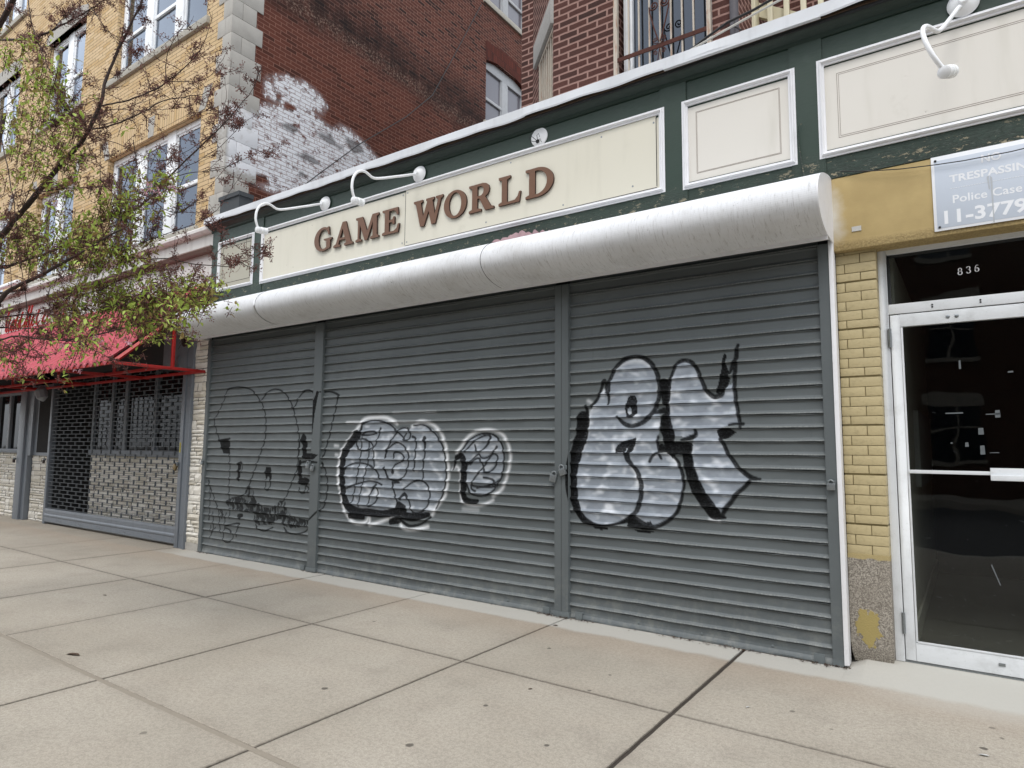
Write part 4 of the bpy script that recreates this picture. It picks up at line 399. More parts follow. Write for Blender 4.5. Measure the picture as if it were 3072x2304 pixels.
# roller drum: white paint with fine ribs and running dirt
def drum():
    g = G('drum_white'); o = g.obj(); s = g.sep(g.uv())
    ribs = g.n.new('ShaderNodeTexWave'); ribs.bands_direction = 'Y'; ribs.inputs['Scale'].default_value = 21; g.link(g.uv(), ribs.inputs['Vector'])
    n1 = g.noise(g.mapv(g.uv(), (16, .8, 1)), 2.6, 10, .8); n2 = g.noise(o, 5, 8, .75); n3 = g.noise(g.mapv(o, (26, 3, 3)), 3, 8, .8)
    k = g.mix(g.noise(o, .7, 3), 'd2d4d7', 'e0e2e5')
    k = g.mix(g.ramp(n1, .48, .75, 0, .26), k, '92908c'); k = g.mix(g.ramp(g.noise(o, 1.6, 6, .7), .45, .75, 0, .35), k, 'a3a19c')
    low = g.ramp(g.sep(g.uv())[1], .28, .62)
    k = g.mix(g.math('MULTIPLY', low, g.ramp(n3, .52, .64, .0, .38)), k, '77736d')
    k = g.mix(g.math('MULTIPLY', g.ramp(n2, .64, .68), g.ramp(g.noise(o, 45, 3), .5, .56, 0, .75)), k, '33312f')
    h = g.math('ADD', g.math('MULTIPLY', ribs.outputs['Fac'], .5), g.math('MULTIPLY', n2, .3))
    MATS['drum_white'] = g.fin(k, .45, g.bump(h, .22, .003), 0, .12); g.b.inputs['Roughness'].default_value = .8
drum()
# pavement
def pavement():
    g = G('pavement'); o = g.obj(); s = g.sep(o)
    n1 = g.noise(o, .55, 5); n2 = g.noise(o, 3.2, 7, .65); n3 = g.noise(o, 120, 3, .8); n4 = g.noise(g.mapv(o, (30, 3, 1), rot=(0, 0, .35)), 4, 5, .7)
    n5 = g.noise(g.mapv(o, (1, 2.5, 1)), 1.6, 6)
    k = g.mix(g.ramp(n1, .35, .65), 'a29b8e', 'b1aa9d')
    k = g.mix(g.ramp(n5, .4, .7, 0, .4), k, 'aca395'); k = g.mix(g.ramp(n2, .45, .75, 0, .3), k, '827a71')
    n6 = g.noise(o, 42, 3, .7); k = g.mix(g.ramp(n6, .42, .66, 0, .3), k, '665f56'); k = g.mix(g.ramp(n6, .6, .75, 0, .3), k, 'cfc9bd')
    k = g.mix(g.ramp(n3, .4, .62, 0, .34), k, '5a554e'); k = g.mix(g.ramp(n3, .58, .75, 0, .45), k, 'd9d3c8')
    k = g.mix(g.ramp(n4, .5, .75, 0, .12), k, 'd2cabb')
    # paler band of later concrete against the shopfront
    # grime gathered along the joints
    dj = None
    for kx, lst in ((0, (-11.11, -9.45, -7.66, -6.17, -4.56, -2.95, -1.445)), (1, (-1.455, -3.075))):
        for v0 in lst:
            q = g.math('ABSOLUTE', g.math('SUBTRACT', s[kx], v0)); dj = q if dj is None else g.math('MINIMUM', dj, q)
    k = g.mix(g.math('MULTIPLY', g.ramp(g.math('ADD', dj, g.math('MULTIPLY', g.noise(o, 28, 3), .02)), .030, .014), .62), k, '4c463f')
    k = g.mix(g.math('MULTIPLY', g.ramp(g.math('ADD', dj, g.math('MULTIPLY', n2, .1)), .16, .04), .18), k, '6d655b')
    e = g.math('ADD', s[1], g.math('MULTIPLY', g.math('SUBTRACT', n2, .5), .14))
    band = g.ramp(e, -.36, -.29); m2 = g.math('MULTIPLY', band, g.ramp(s[0], -9.6, -8.6))
    k = g.mix(g.math('MULTIPLY', m2, .75), k, 'b4b3ad')
    wid = g.math('MULTIPLY', g.ramp(e, -.62, -.40), g.ramp(s[0], -.9, -.1)); k = g.mix(g.math('MULTIPLY', wid, .6), k, 'b2b1aa')
    warm = g.math('MULTIPLY', g.ramp(e, -.9, -.4), g.ramp(e, -.3, -.38, 0, 1)); k = g.mix(g.math('MULTIPLY', warm, .25), k, 'a08d7b')
    # small dark specks and trodden gum
    v = g.vor(g.mapv(o, (1, 1.3, 1)), 2.1); v2 = g.vor(o, 9); d2 = g.noise(o, 2.3, 2)
    k = g.mix(g.math('MULTIPLY', g.ramp(g.math('ADD', v2, g.math('MULTIPLY', g.noise(o, 60, 2), .03)), .055, .035), g.ramp(d2, .45, .6, 0, .75)), k, '3a342e')
    gum = [(-2.35, -1.98, .022), (-1.98, -1.42, .018), (-2.62, -.85, .02), (-3.3, -2.35, .03), (-.9, -1.02, .022), (-.68, -1.15, .016), (-.3, -1.62, .02), (.02, -.62, .022), (.06, -.75, .018), (-.02, -.95, .026), (-2.35, -2.6, .03), (-3.55, -3.3, .028), (-4.2, -1.1, .02), (-2.0, -1.1, .02), (-1.8, -2.2, .02)]
    tot = None
    for x, y, r in gum:
        n = g.n.new('ShaderNodeVectorMath'); n.operation = 'DISTANCE'; g.link(o, n.inputs[0]); n.inputs[1].default_value = (x, y, 0)
        q = g.ramp(g.math('ADD', n.outputs['Value'], g.math('MULTIPLY', g.noise(o, 25, 3), .022)), r*.72+.013, r*.72+.006, 0, .55+.45*((x*7.3) % 1)); tot = q if tot is None else g.math('MAXIMUM', tot, q)
    k = g.mix(g.math('MULTIPLY', tot, .82), k, '3d3833')
    sm_ = g.noise(g.mapv(o, (2.5, 9, 1), loc=(3, 1, 0)), 1.5, 3); k = g.mix(g.ramp(sm_, .74, .82, 0, .15), k, '6d6860')
    h = g.math('ADD', g.math('MULTIPLY', n3, .5), g.math('MULTIPLY', n4, .4))
    MATS['pavement'] = g.fin(k, .88, g.bump(h, .35, .004), 0, .25)
pavement()
paint('joint_dark', '3d362f', .95, .4, .4, 25, '2b251f', .6)
paint('joint_wide', '8a8275', .9, .15, .2, 12)
# bricks
brick('brick_ochre', 'ccb288', 'd7be99', 'c3a577', '6f5e49', bw=.295, ms=.0045, bumpd=.004, var=.12, off=.5, shade='7a5c38')
brick('brick_bay', '53342f', '613f38', '46302c', '94766d', bw=.215, bh=.0705, ms=.011, bumpd=.006, var=.4)
brick('brick_opp', '4a2f26', '553527', '3d2820', '6a5c50', bw=.21, ms=.008)
brick('brick_rear', '4a2722', '5c3029', '3d211d', '8a6a60', bw=.21, ms=.01)
def side_blend(g, k):
    o = g.obj(); s = g.sep(o); a = g.sep(g.attr('wall')['Color'])
    # sooty diagonal band and lime bloom along the line of a lost roof
    ln = g.math('SUBTRACT', s[2], g.math('ADD', g.math('MULTIPLY', s[1], -.03), 9.1))
    n = g.noise(o, .9, 6); n2 = g.noise(o, 3.5, 8, .7); nf = g.noise(o, 22, 6, .75)
    soot = g.math('MULTIPLY', g.ramp(g.math('ADD', ln, n), -.25, .25), g.ramp(g.math('ADD', ln, n), 1.3, .55))
    k = g.mix(g.math('MULTIPLY', soot, g.ramp(n2, .3, .6, .35, .85)), k, '1c1412')
    lime = g.math('MULTIPLY', g.ramp(g.math('ADD', ln, g.math('MULTIPLY', n2, .5)), -.25, -.05), g.ramp(g.math('ADD', ln, g.math('MULTIPLY', n2, .5)), .22, .02))
    k = g.mix(g.math('MULTIPLY', lime, g.ramp(nf, .5, .62, 0, .6)), k, 'a38d7e')
    k = g.mix(g.ramp(s[2], 9.0, 8.2, 0, .25), k, '74402f')
    stre = g.noise(g.mapv(o, (1, 1.6, 14)), 6, 7, .7); big = g.noise(g.mapv(o, (1, 5, 1.5), rot=(.7, 0, 0)), 2.2, 6, .75)
    ed = g.math('ADD', g.math('ADD', a[0], g.math('MULTIPLY', g.math('SUBTRACT', nf, .5), .8)), g.math('MULTIPLY', g.math('SUBTRACT', big, .5), 1.5))
    wm = g.math('MULTIPLY', g.ramp(ed, .46, .54), g.ramp(stre, .36, .4, .12, 1.))
    wm = g.math('MAXIMUM', wm, g.math('MULTIPLY', g.ramp(a[0], .15, .6), .32))
    wm = g.math('MULTIPLY', wm, g.math('SUBTRACT', 1., g.math('MULTIPLY', g.brf, .62)))
    fleck = g.ramp(g.noise(g.mapv(o, (1, 1.2, 2.6)), 4.5, 9, .82), .52, .56); wm = g.math('MULTIPLY', wm, g.math('SUBTRACT', 1., g.math('MULTIPLY', fleck, g.ramp(n2, .35, .6, .25, 1.))))
    k = g.mix(wm, k, 'e2e4e8')
    gm = g.math('MULTIPLY', g.ramp(g.math('ADD', a[1], g.math('MULTIPLY', g.math('SUBTRACT', n2, .5), .9)), .4, .7), .72)
    k = g.mix(gm, k, '4c4948')
    return k
brick('brick_side', '5c3429', '6a3e32', '4b2e28', '8a685c', bw=.21, bh=.0677, ms=.006, bumpd=.008, dark='33201c', var=.35, blend=side_blend)
# painted yellow bricks, stucco, granite
paint('yellow_brick', 'b5a780', .6, .1, .25, 9, '7d7050', .3, speck=.15)
def stucco():
    g = G('stucco_ochre'); o = g.obj(); s = g.sep(o); n1 = g.noise(o, 2.5, 5); n2 = g.noise(o, 70, 4, .7)
    k = g.mix(g.ramp(n1, .35, .7), 'a89468', 'bba677')
    d = g.n.new('ShaderNodeVectorMath'); d.operation = 'DISTANCE'; g.link(g.mapv(o, (1, 0, .35)), d.inputs[0]); d.inputs[1].default_value = (-.74, 0, 1.1)
    k = g.mix(g.math('MULTIPLY', g.ramp(g.math('ADD', d.outputs['Value'], g.math('MULTIPLY', g.math('SUBTRACT', g.noise(o, 7, 4), .5), .16)), .1, .0), .7), k, 'd8d8d4')
    low = g.ramp(g.math('ADD', s[2], g.math('MULTIPLY', n1, .05)), 3.0, 2.96); k = g.mix(g.math('MULTIPLY', low, g.ramp(n2, .4, .6, .1, .6)), k, '7a6b4c')
    MATS['stucco_ochre'] = g.fin(k, .85, g.bump(g.math('MULTIPLY', n2, g.math('ADD', g.math('MULTIPLY', low, 2), .25)), .5, .006), 0, .2)
stucco()
def granite():
    g = G('granite'); o = g.obj(); v = g.noise(o, 130, 3, .7); n = g.noise(o, 6, 4); s = g.sep(o)
    k = g.mix(g.ramp(v, .42, .6), '716b63', 'aaa499'); k = g.mix(g.ramp(n, .4, .7, 0, .3), k, '7d766c')
    nn = g.noise(o, 14, 5, .6)
    d = g.n.new('ShaderNodeVectorMath'); d.operation = 'DISTANCE'; g.link(g.mapv(o, (1, 0, .62)), d.inputs[0]); d.inputs[1].default_value = (-.635, 0, .165)
    pt = g.ramp(g.math('ADD', d.outputs['Value'], g.math('MULTIPLY', g.math('SUBTRACT', nn, .5), .2)), .078, .07)
    k = g.mix(pt, k, 'a0915f'); rag = g.ramp(g.math('ADD', s[2], g.math('MULTIPLY', nn, .05)), .745, .755); k = g.mix(rag, k, 'a8996f')
    MATS['granite'] = g.fin(k, .9, g.bump(g.math('ADD', v, g.math('MULTIPLY', pt, .8)), .6, .006), 0, .2)
granite()
paint('veneer_a', 'e2dfd6', .85, .14, .5, 12, '8d8878', .3); paint('veneer_b', 'cfcabd', .85, .14, .5, 12, '7d7767', .35); paint('veneer_joint', '35322d', .95, .2, .2)
def awn():
    g = G('awning_red'); o = g.obj(); n = g.noise(g.mapv(o, (12, 1, 1)), 3, 7, .7)
    k = g.mix(g.noise(o, 2, 4), '9f3a45', 'ad4a54'); k = g.mix(g.ramp(n, .5, .75, 0, .5), k, 'd98a96'); k = g.mix(g.ramp(g.noise(o, 5, 7, .7), .6, .8, 0, .3), k, '8a2230')
    MATS['awning_red'] = g.fin(k, .6, None, 0, .3)
awn()
def leafm(name, c1, c2):
    g = G(name); n = g.n.new('ShaderNodeObjectInfo'); o = g.obj(); k = g.mix(g.ramp(g.noise(o, 7, 3), .35, .65), c1, c2)
    g.b.inputs['Subsurface Weight'].default_value = 0
    tr = g.n.new('ShaderNodeBsdfTranslucent'); g.link(k, tr.inputs['Color']); ms = g.n.new('ShaderNodeMixShader'); ms.inputs[0].default_value = .35
    g.fin(k, .5, None, 0, .35); g.link(g.b.outputs[0], ms.inputs[1]); g.link(tr.outputs[0], ms.inputs[2]); g.link(ms.outputs[0], g.out.inputs[0]); MATS[name] = g.m
leafm('leaf_green', '95ad48', 'b4c766'); leafm('leaf_bronze', '8a7648', '979050'); leafm('bud_red', '684642', '8a6058'); leafm('petal', 'c79aa8', 'd9b4be')

paint('notice_white', 'e3e6ea', .4, .04, .02); paint('notice_blue', 'bfc8d4', .4, .05, .03, 3); paint('stain_grey', 'b0b5ba', .6, .1, 0, 30)
paint('lintel_grey', '9a9894', .8, .15, .3, 12, '6d6a66', .4, speck=.2); paint('pipe_grey', '4a474c', .6, .15, .1)
paint('alu_grey', 'a9abad', .45, .08, .05, 3, '77777a', .3); paint('rust_dark', '2c1c16', .8, .3, .3, 20, '140d0a', .5); paint('brass', '8d7b58', .4, .25, .1, 20, '3d3428', .5, metal=.8)
paint('grille_metal', '5c6165', .5, .1, .03, 8); paint('opp_trim', '8a8478', .8, .1, .1); paint('bark_twig', '40302b', .85, .25, .2, 20)
glass('pane_film', '6e6c72', .95, .12, 1.6)
brick('brick_arch', 'ccb288', 'd7be99', 'c3a577', '6f5e49', bw=.075, bh=.42, ms=.0045, bumpd=.004, var=.12, off=0, shade='7a5c38')
brick('brick_arch_side', '5a2a20', '6a3226', '4a231c', '3d2620', bw=.072, bh=.2, ms=.006, bumpd=.006, var=.35, off=.5)

def washed():
    g = G('quoin_stone'); o = g.obj(); s = g.sep(o); n = g.noise(o, 7, 5); f = g.noise(o, 160, 2); w = g.noise(o, 3.5, 8, .7)
    k = g.mix(n, 'a3a09a', 'b9b6af'); k = g.mix(g.ramp(f, .4, .65, 0, .25), k, '77736c'); k = g.mix(g.ramp(g.noise(o, 2.2, 6), .5, .8, 0, .3), k, '7f7b74')
    zz = g.math('ADD', s[2], g.math('MULTIPLY', w, .5)); mk = g.math('MULTIPLY', g.ramp(zz, 5.75, 5.9), g.ramp(zz, 6.9, 6.75)); mk = g.math('MULTIPLY', mk, g.ramp(g.math('ADD', s[1], g.math('MULTIPLY', w, .25)), .1, .2))
    k = g.mix(g.math('MULTIPLY', mk, g.ramp(w, .35, .5, .45, .9)), k, 'dcdee2')
    MATS['quoin_stone'] = g.fin(k, .85, g.bump(f, .35, .004), 0, .2)
washed()
m = MATS
# ================================================================ ground, road, pavement
g_ = MB(); g_.quad((-300, -300, -.19), (300, -300, -.19), (300, 300, -.19), (-300, 300, -.19)); tag(g_.build('ground', m['ground_dirt']), kind='structure')
g_ = MB(); g_.box(-120, 80, -16.5, -6.2, -.3, -.15); tag(g_.build('road', m['road_asphalt']), kind='structure')
g_ = MB(); g_.box(-120, 80, -6.2, -6.02, -.3, -.002); tag(g_.build('kerb', m['sill_stone'], bevel=.01), kind='structure')
g_ = MB(); g_.box(-120, 80, -19.5, -16.5, -.3, 0); tag(g_.build('far_pavement', m['pavement']), kind='structure')
def slab_mesh():
    mb = MB()
    xs = [-120, -60, -40, -30, -24, -21, -18, -15.6, -14.1, -12.6, -11.11, -9.45, -7.66, -6.17, -4.56, -2.95, -1.445, 1.6, 3.1, 6, 12, 30, 80]
    ys = [-6.02, -4.6, -3.075, -1.455, .6]
    rn = random.Random(4)
    def jl(a, b, fixed, horizontal, n):   # jittered edge line
        return None
    def edge(k, seed, t, amp): return amp*(math.sin(t*23.1+seed*7.7)*.5+math.sin(t*61.7+seed*3.1)*.3+math.sin(t*140+seed)*.2)
    for i in range(len(xs)-1):
        for j in range(len(ys)-1):
            gx0 = .0055; gx1 = .0055; gy0 = .006; gy1 = .006
            if abs(xs[i]+1.445) < .01: gx0 = .014
            if abs(xs[i+1]+1.445) < .01: gx1 = .014
            if abs(xs[i]+4.56) < .01 or abs(xs[i]+6.17) < .01: gx0 = .009
            if abs(xs[i+1]+4.56) < .01 or abs(xs[i+1]+6.17) < .01: gx1 = .009
            if abs(ys[j]+3.075) < .01: gy0 = .017
            if abs(ys[j+1]+3.075) < .01: gy1 = .017
            x0, x1, y0, y1 = xs[i]+gx0, xs[i+1]-gx1, ys[j]+gy0, ys[j+1]-gy1
            near = -13 < xs[i] < 3
            n = 22 if near else 2; a = .0022 if near else 0; out = []
            for k in range(n): t = k/n; x = x0+(x1-x0)*t; out.append((x, y0+edge(0, j*3, x, a)))
            for k in range(n): t = k/n; y = y0+(y1-y0)*t; out.append((x1+edge(0, i+5, y, a), y))
            for k in range(n): t = k/n; x = x1+(x0-x1)*t; out.append((x, y1+edge(0, j*3+1, x, a)))
            for k in range(n): t = k/n; y = y1+(y0-y1)*t; out.append((x0+edge(0, i+9, y, a), y))
            cx, cy = (x0+x1)/2, (y0+y1)/2; b = .004
            def sh(p): return (p[0]+(b if p[0] < cx else -b), p[1]+(b if p[1] < cy else -b))
            dz = rn.uniform(-.0015, .0015) if near else 0
            N = len(out); i0 = len(mb.v)
            mb.v += [(p[0], p[1], -.03) for p in out]+[(p[0], p[1], dz-.003) for p in out]+[sh(p)+(dz,) for p in out]
            for L in (0, 1):
                for k in range(N): mb.f.append((i0+L*N+k, i0+L*N+(k+1) % N, i0+(L+1)*N+(k+1) % N, i0+(L+1)*N+k)); mb.mi.append(0)
            mb.f.append(tuple(i0+2*N+k for k in range(N))); mb.mi.append(0)
    # joint filling
    mb.quad((-120, -6.02, -.011), (80, -6.02, -.011), (80, .6, -.011), (-120, .6, -.011), mi=1)
    mb.box(-120, 80, -3.091, -3.059, -.012, -.0035, mi=2)
    # gentle ramp up to the entrance
    i0 = len(mb.v); R = [(-.86, -.02, 0), (1.6, -.42, .001), (1.6, .4, .055), (-.5, .4, .055), (-.5, .25, .05), (-.74, .2, .05), (-.74, .03, .02)]
    xs_ = np.linspace(-.76, 1.8, 24); ys_ = np.linspace(-.5, .45, 16)
    for a in range(23):
        for b_ in range(15):
            q = []
            for (x, y) in ((xs_[a], ys_[b_]), (xs_[a+1], ys_[b_]), (xs_[a+1], ys_[b_+1]), (xs_[a], ys_[b_+1])):
                fx = min(1, max(0, (x+.76)/.1)); fy = min(1, max(0, (y+.45)/.6)); fy = fy*fy*(3-2*fy)
                q.append((x, y, .0025-.004*(1-fy)+.05*fx*fy))
            mb.quad(*q)
    return mb
tag(slab_mesh().build('pavement', [m['pavement'], m['joint_dark'], m['joint_wide']], smooth=False), kind='structure')

# ================================================================ roller shutters
ZL = .107   # lowest slat joint
PROF0 = [(0, .006), (.012, .004), (.02, -.009), (.045, -.0105), (.065, -.008), (.085, -.002), (.12, 0), (.2, .0008), (.3, .0006), (.4, .0006), (.5, .0006), (.6, .0004), (.69, 0), (.735, -.0012), (.77, -.0042), (.82, -.009), (.87, -.013), (.91, -.0155), (.94, -.0165), (.957, -.0163), (.97, -.010), (.985, .002)]
PROF = [(t, y*1.12 if y < 0 else y) for t, y in PROF0]
def shutter(x0, x1, label, paint_range, seed):
    xc = (x0+x1)/2
    root = empty('roller_shutter', (xc, 0, 0), label, 'roller shutter', 'grey roller shutters across the shopfront')
    xs = np.arange(x0, x1+.001, .0068) if paint_range is None else np.unique(np.concatenate([np.linspace(x0, x1, 30), np.arange(paint_range[0], paint_range[1], .0068)]))
    xs[-1] = x1
    zs, ys, tv = [], [], []
    n = 29; pitch = .1015; top = ZL+28*pitch+.06
    for k in range(n):
        zt = ZL+(n-1-k)*pitch+pitch
        for t, y in PROF: zs.append(zt-t*pitch); ys.append(y); tv.append(t)
    # bottom bar
    for z, y in ((ZL-.001, .004), (ZL-.004, -.006), (ZL-.02, -.002), (ZL-.045, 0), (ZL-.065, -.004), (ZL-.078, -.014), (ZL-.09, -.02), (ZL-.103, -.021), (ZL-.1045, 0)): zs.append(z); ys.append(y); tv.append(.5)
    zs = np.array(zs); ys = np.array(ys); tv = np.array(tv)
    rs = np.random.RandomState(seed); wob = rs.uniform(-.0012, .0012, len(zs))
    Z0 = {float(z): i for i, z in enumerate(zs)}; ii = np.arange(len(zs))
    def P(U, V):
        i = V.astype(int); z = zs[i]; y = ys[i]+.006*np.sin(U*1.7+z*1.3)*np.sin(z*2.1+.4)+.0016*np.sin(U*3.1+z*9)+.0013*np.sin(U*11+np.floor((z-ZL)/pitch)*2.3)+.0011*np.sin(U*29+np.floor((z-ZL)/pitch)*5.1)
        return U, y, z+.0011*np.sin(U*7+np.floor((z-ZL)/pitch)*5)+.0007*np.sin(U*23+np.floor((z-ZL)/pitch)*3)
    U, V = np.meshgrid(xs, ii); A = spray(U, zs[V])
    grid(xs, ii.astype(float), P, 'slat_curtain', m['shutter_paint'], root, {'spray': A}, uvf=lambda U, V: (U, tv[V.astype(int)]), smooth=False, orig=(xc, 0, 0))
    # bottom seal, bolts and slide bolts
    b = MB(); b.box(x0+.01, x1-.01, -.012, .004, -.004, .004); b.build('bottom_seal', m['wood_raw'], root)
    for k in range(int((x1-x0)/.52)+1):
        x = x0+.12+k*.52
        if x < x1-.06: c = MB(); c.lathe([(.011, 0), (.011, .004), (.006, .007)], (x, -.002, .055), (0, -1, 0), 10); c.build('bolt', m['post_grey'], root, smooth=True)
    return root
sh1 = shutter(-8.745, -6.47, 'narrow left grey roller shutter scrawled with thin black lines', None, 1)
sh2 = shutter(-6.315, -3.07, 'wide middle grey roller shutter with two small rounded silver tags', None, 2)
sh3 = shutter(-2.925, -.845, 'right grey roller shutter with big silver and black graffiti letters', None, 3)
for root, xs_ in ((sh1, (-6.56,)), (sh2, (-3.16,)), (sh3, (-2.83, -.93))):
    for x in xs_:
        b = MB(); b.box(x-.035, x+.035, -.03, -.02, -.012, .065); b.build('slide_bolt', m['post_grey'], root, bevel=.003)
def plate_grid(x0, x1, y, z0, z1, root, name):
    xs = np.linspace(x0, x1, max(3, int((x1-x0)/.008))); zs = np.arange(z0, z1, .0075); zs[-1] = z1
    U, V = np.meshgrid(xs, zs); A = spray(U, V)
    grid(xs, zs, lambda U, V: (U, np.full(U.shape, y), V), name, m['shutter_paint'], root, {'spray': A}, uvf=lambda U, V: (U, U*0+.3), orig=tuple(root.location))
def post(x0, x1, label, seam, foot=True, group='grey steel posts between the shutters'):
    xc = (x0+x1)/2; root = empty('shutter_post', (xc, 0, 0), label, 'post', group); y = -.034
    b = MB()
    b.box(x0, x1, y+.001, .05, 0, 2.955)
    if seam: b.box(x0+.002, xc-.002, y-.004, y+.001, .05, 2.955); b.box(xc+.002, x1-.002, y-.004, y+.001, .05, 2.955)
    b.build('guide_channel', m['post_grey'], root)
    plate_grid(x0+.003, x1-.003, y-.0052 if seam else y-.0005, .052, 2.95, root, 'face_plate')
    if seam: c = MB(); c.box(xc-.0015, xc+.0015, y-.0065, y-.005, .05, 2.95); c.build('seam', m['dull_dark'], root)
    if foot: b = MB(); b.box(x0-.008, x1+.008, y-.012, .05, -.004, .05); b.build('foot_plate', m['post_grey'], root, bevel=.004)
    return root
post(-6.47, -6.315, 'grey steel post between the left and middle shutters, crossed by black spray', False)
post(-3.07, -2.925, 'grey steel post between the middle and right shutters with two silver padlocks', True)
post(-.845, -.772, 'grey steel guide at the right end of the shutters beside the white trim', False, False)
post(-8.82, -8.745, 'grey steel guide at the left end of the shutters by the pale stone pier', False, False)
# ---- padlocks
def padlock(x, z, y, s, label, tilt=0, group='padlocks on the shutters', body='galv'):
    root = empty('padlock', (x, y, z), label, 'padlock', group)
    M = Matrix.Translation((x, y, z)) @ Matrix.Rotation(tilt, 4, 'Y') @ Matrix.Translation((-x, -y, -z))
    b = MB(); b.box(x-.028*s, x+.028*s, y-.02*s, y, z-.03*s, z+.022*s, M=M); b.build('lock_body', m[body], root, bevel=.005*s)
    c = MB(); pts = [M @ Vector((x+.019*s*math.cos(t), y-.01*s, z+.024*s+.016*s*(t in (0,))+.024*s*math.sin(t))) for t in [math.pi*k/8 for k in range(9)]]
    pts = [M @ Vector((x+.019*s, y-.01*s, z+.015*s))]+pts+[M @ Vector((x-.019*s, y-.01*s, z+.015*s))]
    c.tube(pts, .0055*s, 8); c.build('shackle', m['galv'], root, smooth=True)
    h = MB(); h.box(x-.03*s, x+.03*s, y, y+.012, z+.012*s, z+.045*s); h.build('hasp', m['post_grey'], root, bevel=.002)
    return root
padlock(-3.07, 1.205, -.045, 1.2, 'silver padlock on the left half of the middle shutter post', .25)
padlock(-2.975, 1.265, -.045, 1.2, 'silver padlock on the right half of the middle shutter post', -.35)
padlock(-6.49, 1.235, -.048, 1.1, 'small silver padlock on the left edge of the sprayed post')
padlock(-6.41, 1.205, -.045, 1.0, 'small square silver lock on the middle of the sprayed post', .1)
padlock(-.81, 1.22, -.05, .9, 'small grey latch lock on the right shutter guide')
padlock(-8.79, 1.22, -.05, .8, 'small latch plate lock on the left shutter guide by the stone pier')
# ---- roller drum
hx0, hx1 = -8.83, -.744
root = empty('shutter_hood', ((hx0+hx1)/2, 0, 2.95), 'long white rounded steel hood over the roller shutters, streaked with dirt', 'shutter hood')
prof = [(.02, 3.44), (-.1, 3.43), (-.2, 3.408), (-.3, 3.38), (-.38, 3.352), (-.45, 3.318), (-.505, 3.275), (-.545, 3.225), (-.563, 3.17), (-.558, 3.115), (-.53, 3.065), (-.48, 3.022), (-.41, 2.988), (-.33, 2.966), (-.24, 2.955), (-.12, 2.955)]
def dense(pr, k=4):
    o = []
    P = [Vector((a, b)) for a, b in pr]
    for i in range(len(P)-1):
        p0, p1, p2, p3 = P[max(i-1, 0)], P[i], P[i+1], P[min(i+2, len(P)-1)]
        for j in range(k): t = j/k; o.append(tuple(.5*((2*p1)+(p2-p0)*t+(2*p0-5*p1+4*p2-p3)*t*t+(3*p1-p0-3*p2+p3)*t**3)))
    o.append(tuple(P[-1])); return o
pd = dense(prof); arc = [0]
for a, b in zip(pd[:-1], pd[1:]): arc.append(arc[-1]+math.hypot(b[0]-a[0], b[1]-a[1]))
pa = np.array(pd); ar = np.array(arc); oz = (float((hx0+hx1)/2), 0, 2.95)
secs = [hx0, -6.93, -3.53, hx1]
for a, b, e in ((0, 1, .0), (1, 2, .0035), (2, 3, .0)):
    xs = np.arange(secs[a], secs[b], .05); xs = np.append(xs, secs[b]-.003)
    def P(U, V, e=e):
        i = V.astype(int); dn = .0025*np.sin(U*2.3+pa[i, 1]*9)*np.sin(U*.7+1)
        return U, pa[i, 0]*(1+e)+dn*.8, pa[i, 1]+dn+.02*0
    grid(xs, np.arange(len(pd)).astype(float), P, 'drum_section', m['drum_white'], root, uvf=lambda U, V: (U, ar[V.astype(int)]), smooth=True, orig=oz)
for x0, x1 in ((hx1-.004, hx1+.004), (hx0-.004, hx0+.004)):
    c = MB(); c.prism([(a, b) for a, b in pd]+[(.02, 2.955)], x0, x1); c.build('end_cap', m['white_trim'], root)
c = MB(); c.box(hx0, hx1, -.24, -.225, 2.925, 2.957); c.build('bottom_lip', m['white_trim'], root)
c = MB(); c.box(hx0+.01, hx1-.01, -.12, .0, 3.42, 3.425); c.box(hx0+.01, hx1-.01, .012, .03, 2.9, 3.42); c.build('back_plate', m['dull_dark'], root)
for x in secs[1:3]:
    c = MB(); c.tube([(x, a*1.003, b+.001) for a, b in pd], .0022, 5); c.build('seam', m['dull_dark'], root)
# ---- pink rag on the hood
def rag():
    mb = MB(); nx, ny = 44, 12; P = []
    for i in range(nx+1):
        t = i/nx
        for j in range(ny+1):
            s = j/ny; env = math.sin(math.pi*min(1, t*1.02))**.7
            x = -3.72+t*.72+.02*math.sin(s*9+t*14); y = -.03-.17*s*(.55+.45*math.sin(t*5+1))-.015*math.sin(t*31)
            h = env*(.055+.022*math.sin(t*22+s*7)+.016*math.sin(t*47-s*11)+.01*math.sin(s*15+t*9))
            z = 3.434-max(0, -y-.05)*.13+max(0, h)*(1 if 0 < j < ny and 0 < i < nx else 0)
            P.append((x, y, z))
    for i in range(nx):
        for j in range(ny): a = i*(ny+1)+j; mb.quad(P[a], P[a+1], P[a+ny+2], P[a+ny+1])
    return mb
tag(rag().build('cloth_rag', m['pink_cloth'], smooth=True, orig=(-3.4, -.15, 3.42)), 'crumpled dusty pink rag lying along the top of the white hood', 'rag')

# ================================================================ shop building: fascia, cornice, entrance
B = empty('shop_building', (0, 0, 0), 'single storey green shopfront with cream fascia boards and a yellow painted entrance on the right', 'shop')
FX0, FX1 = -8.88, 2.6
b = MB()
ZT, ZB = 4.536, 3.44
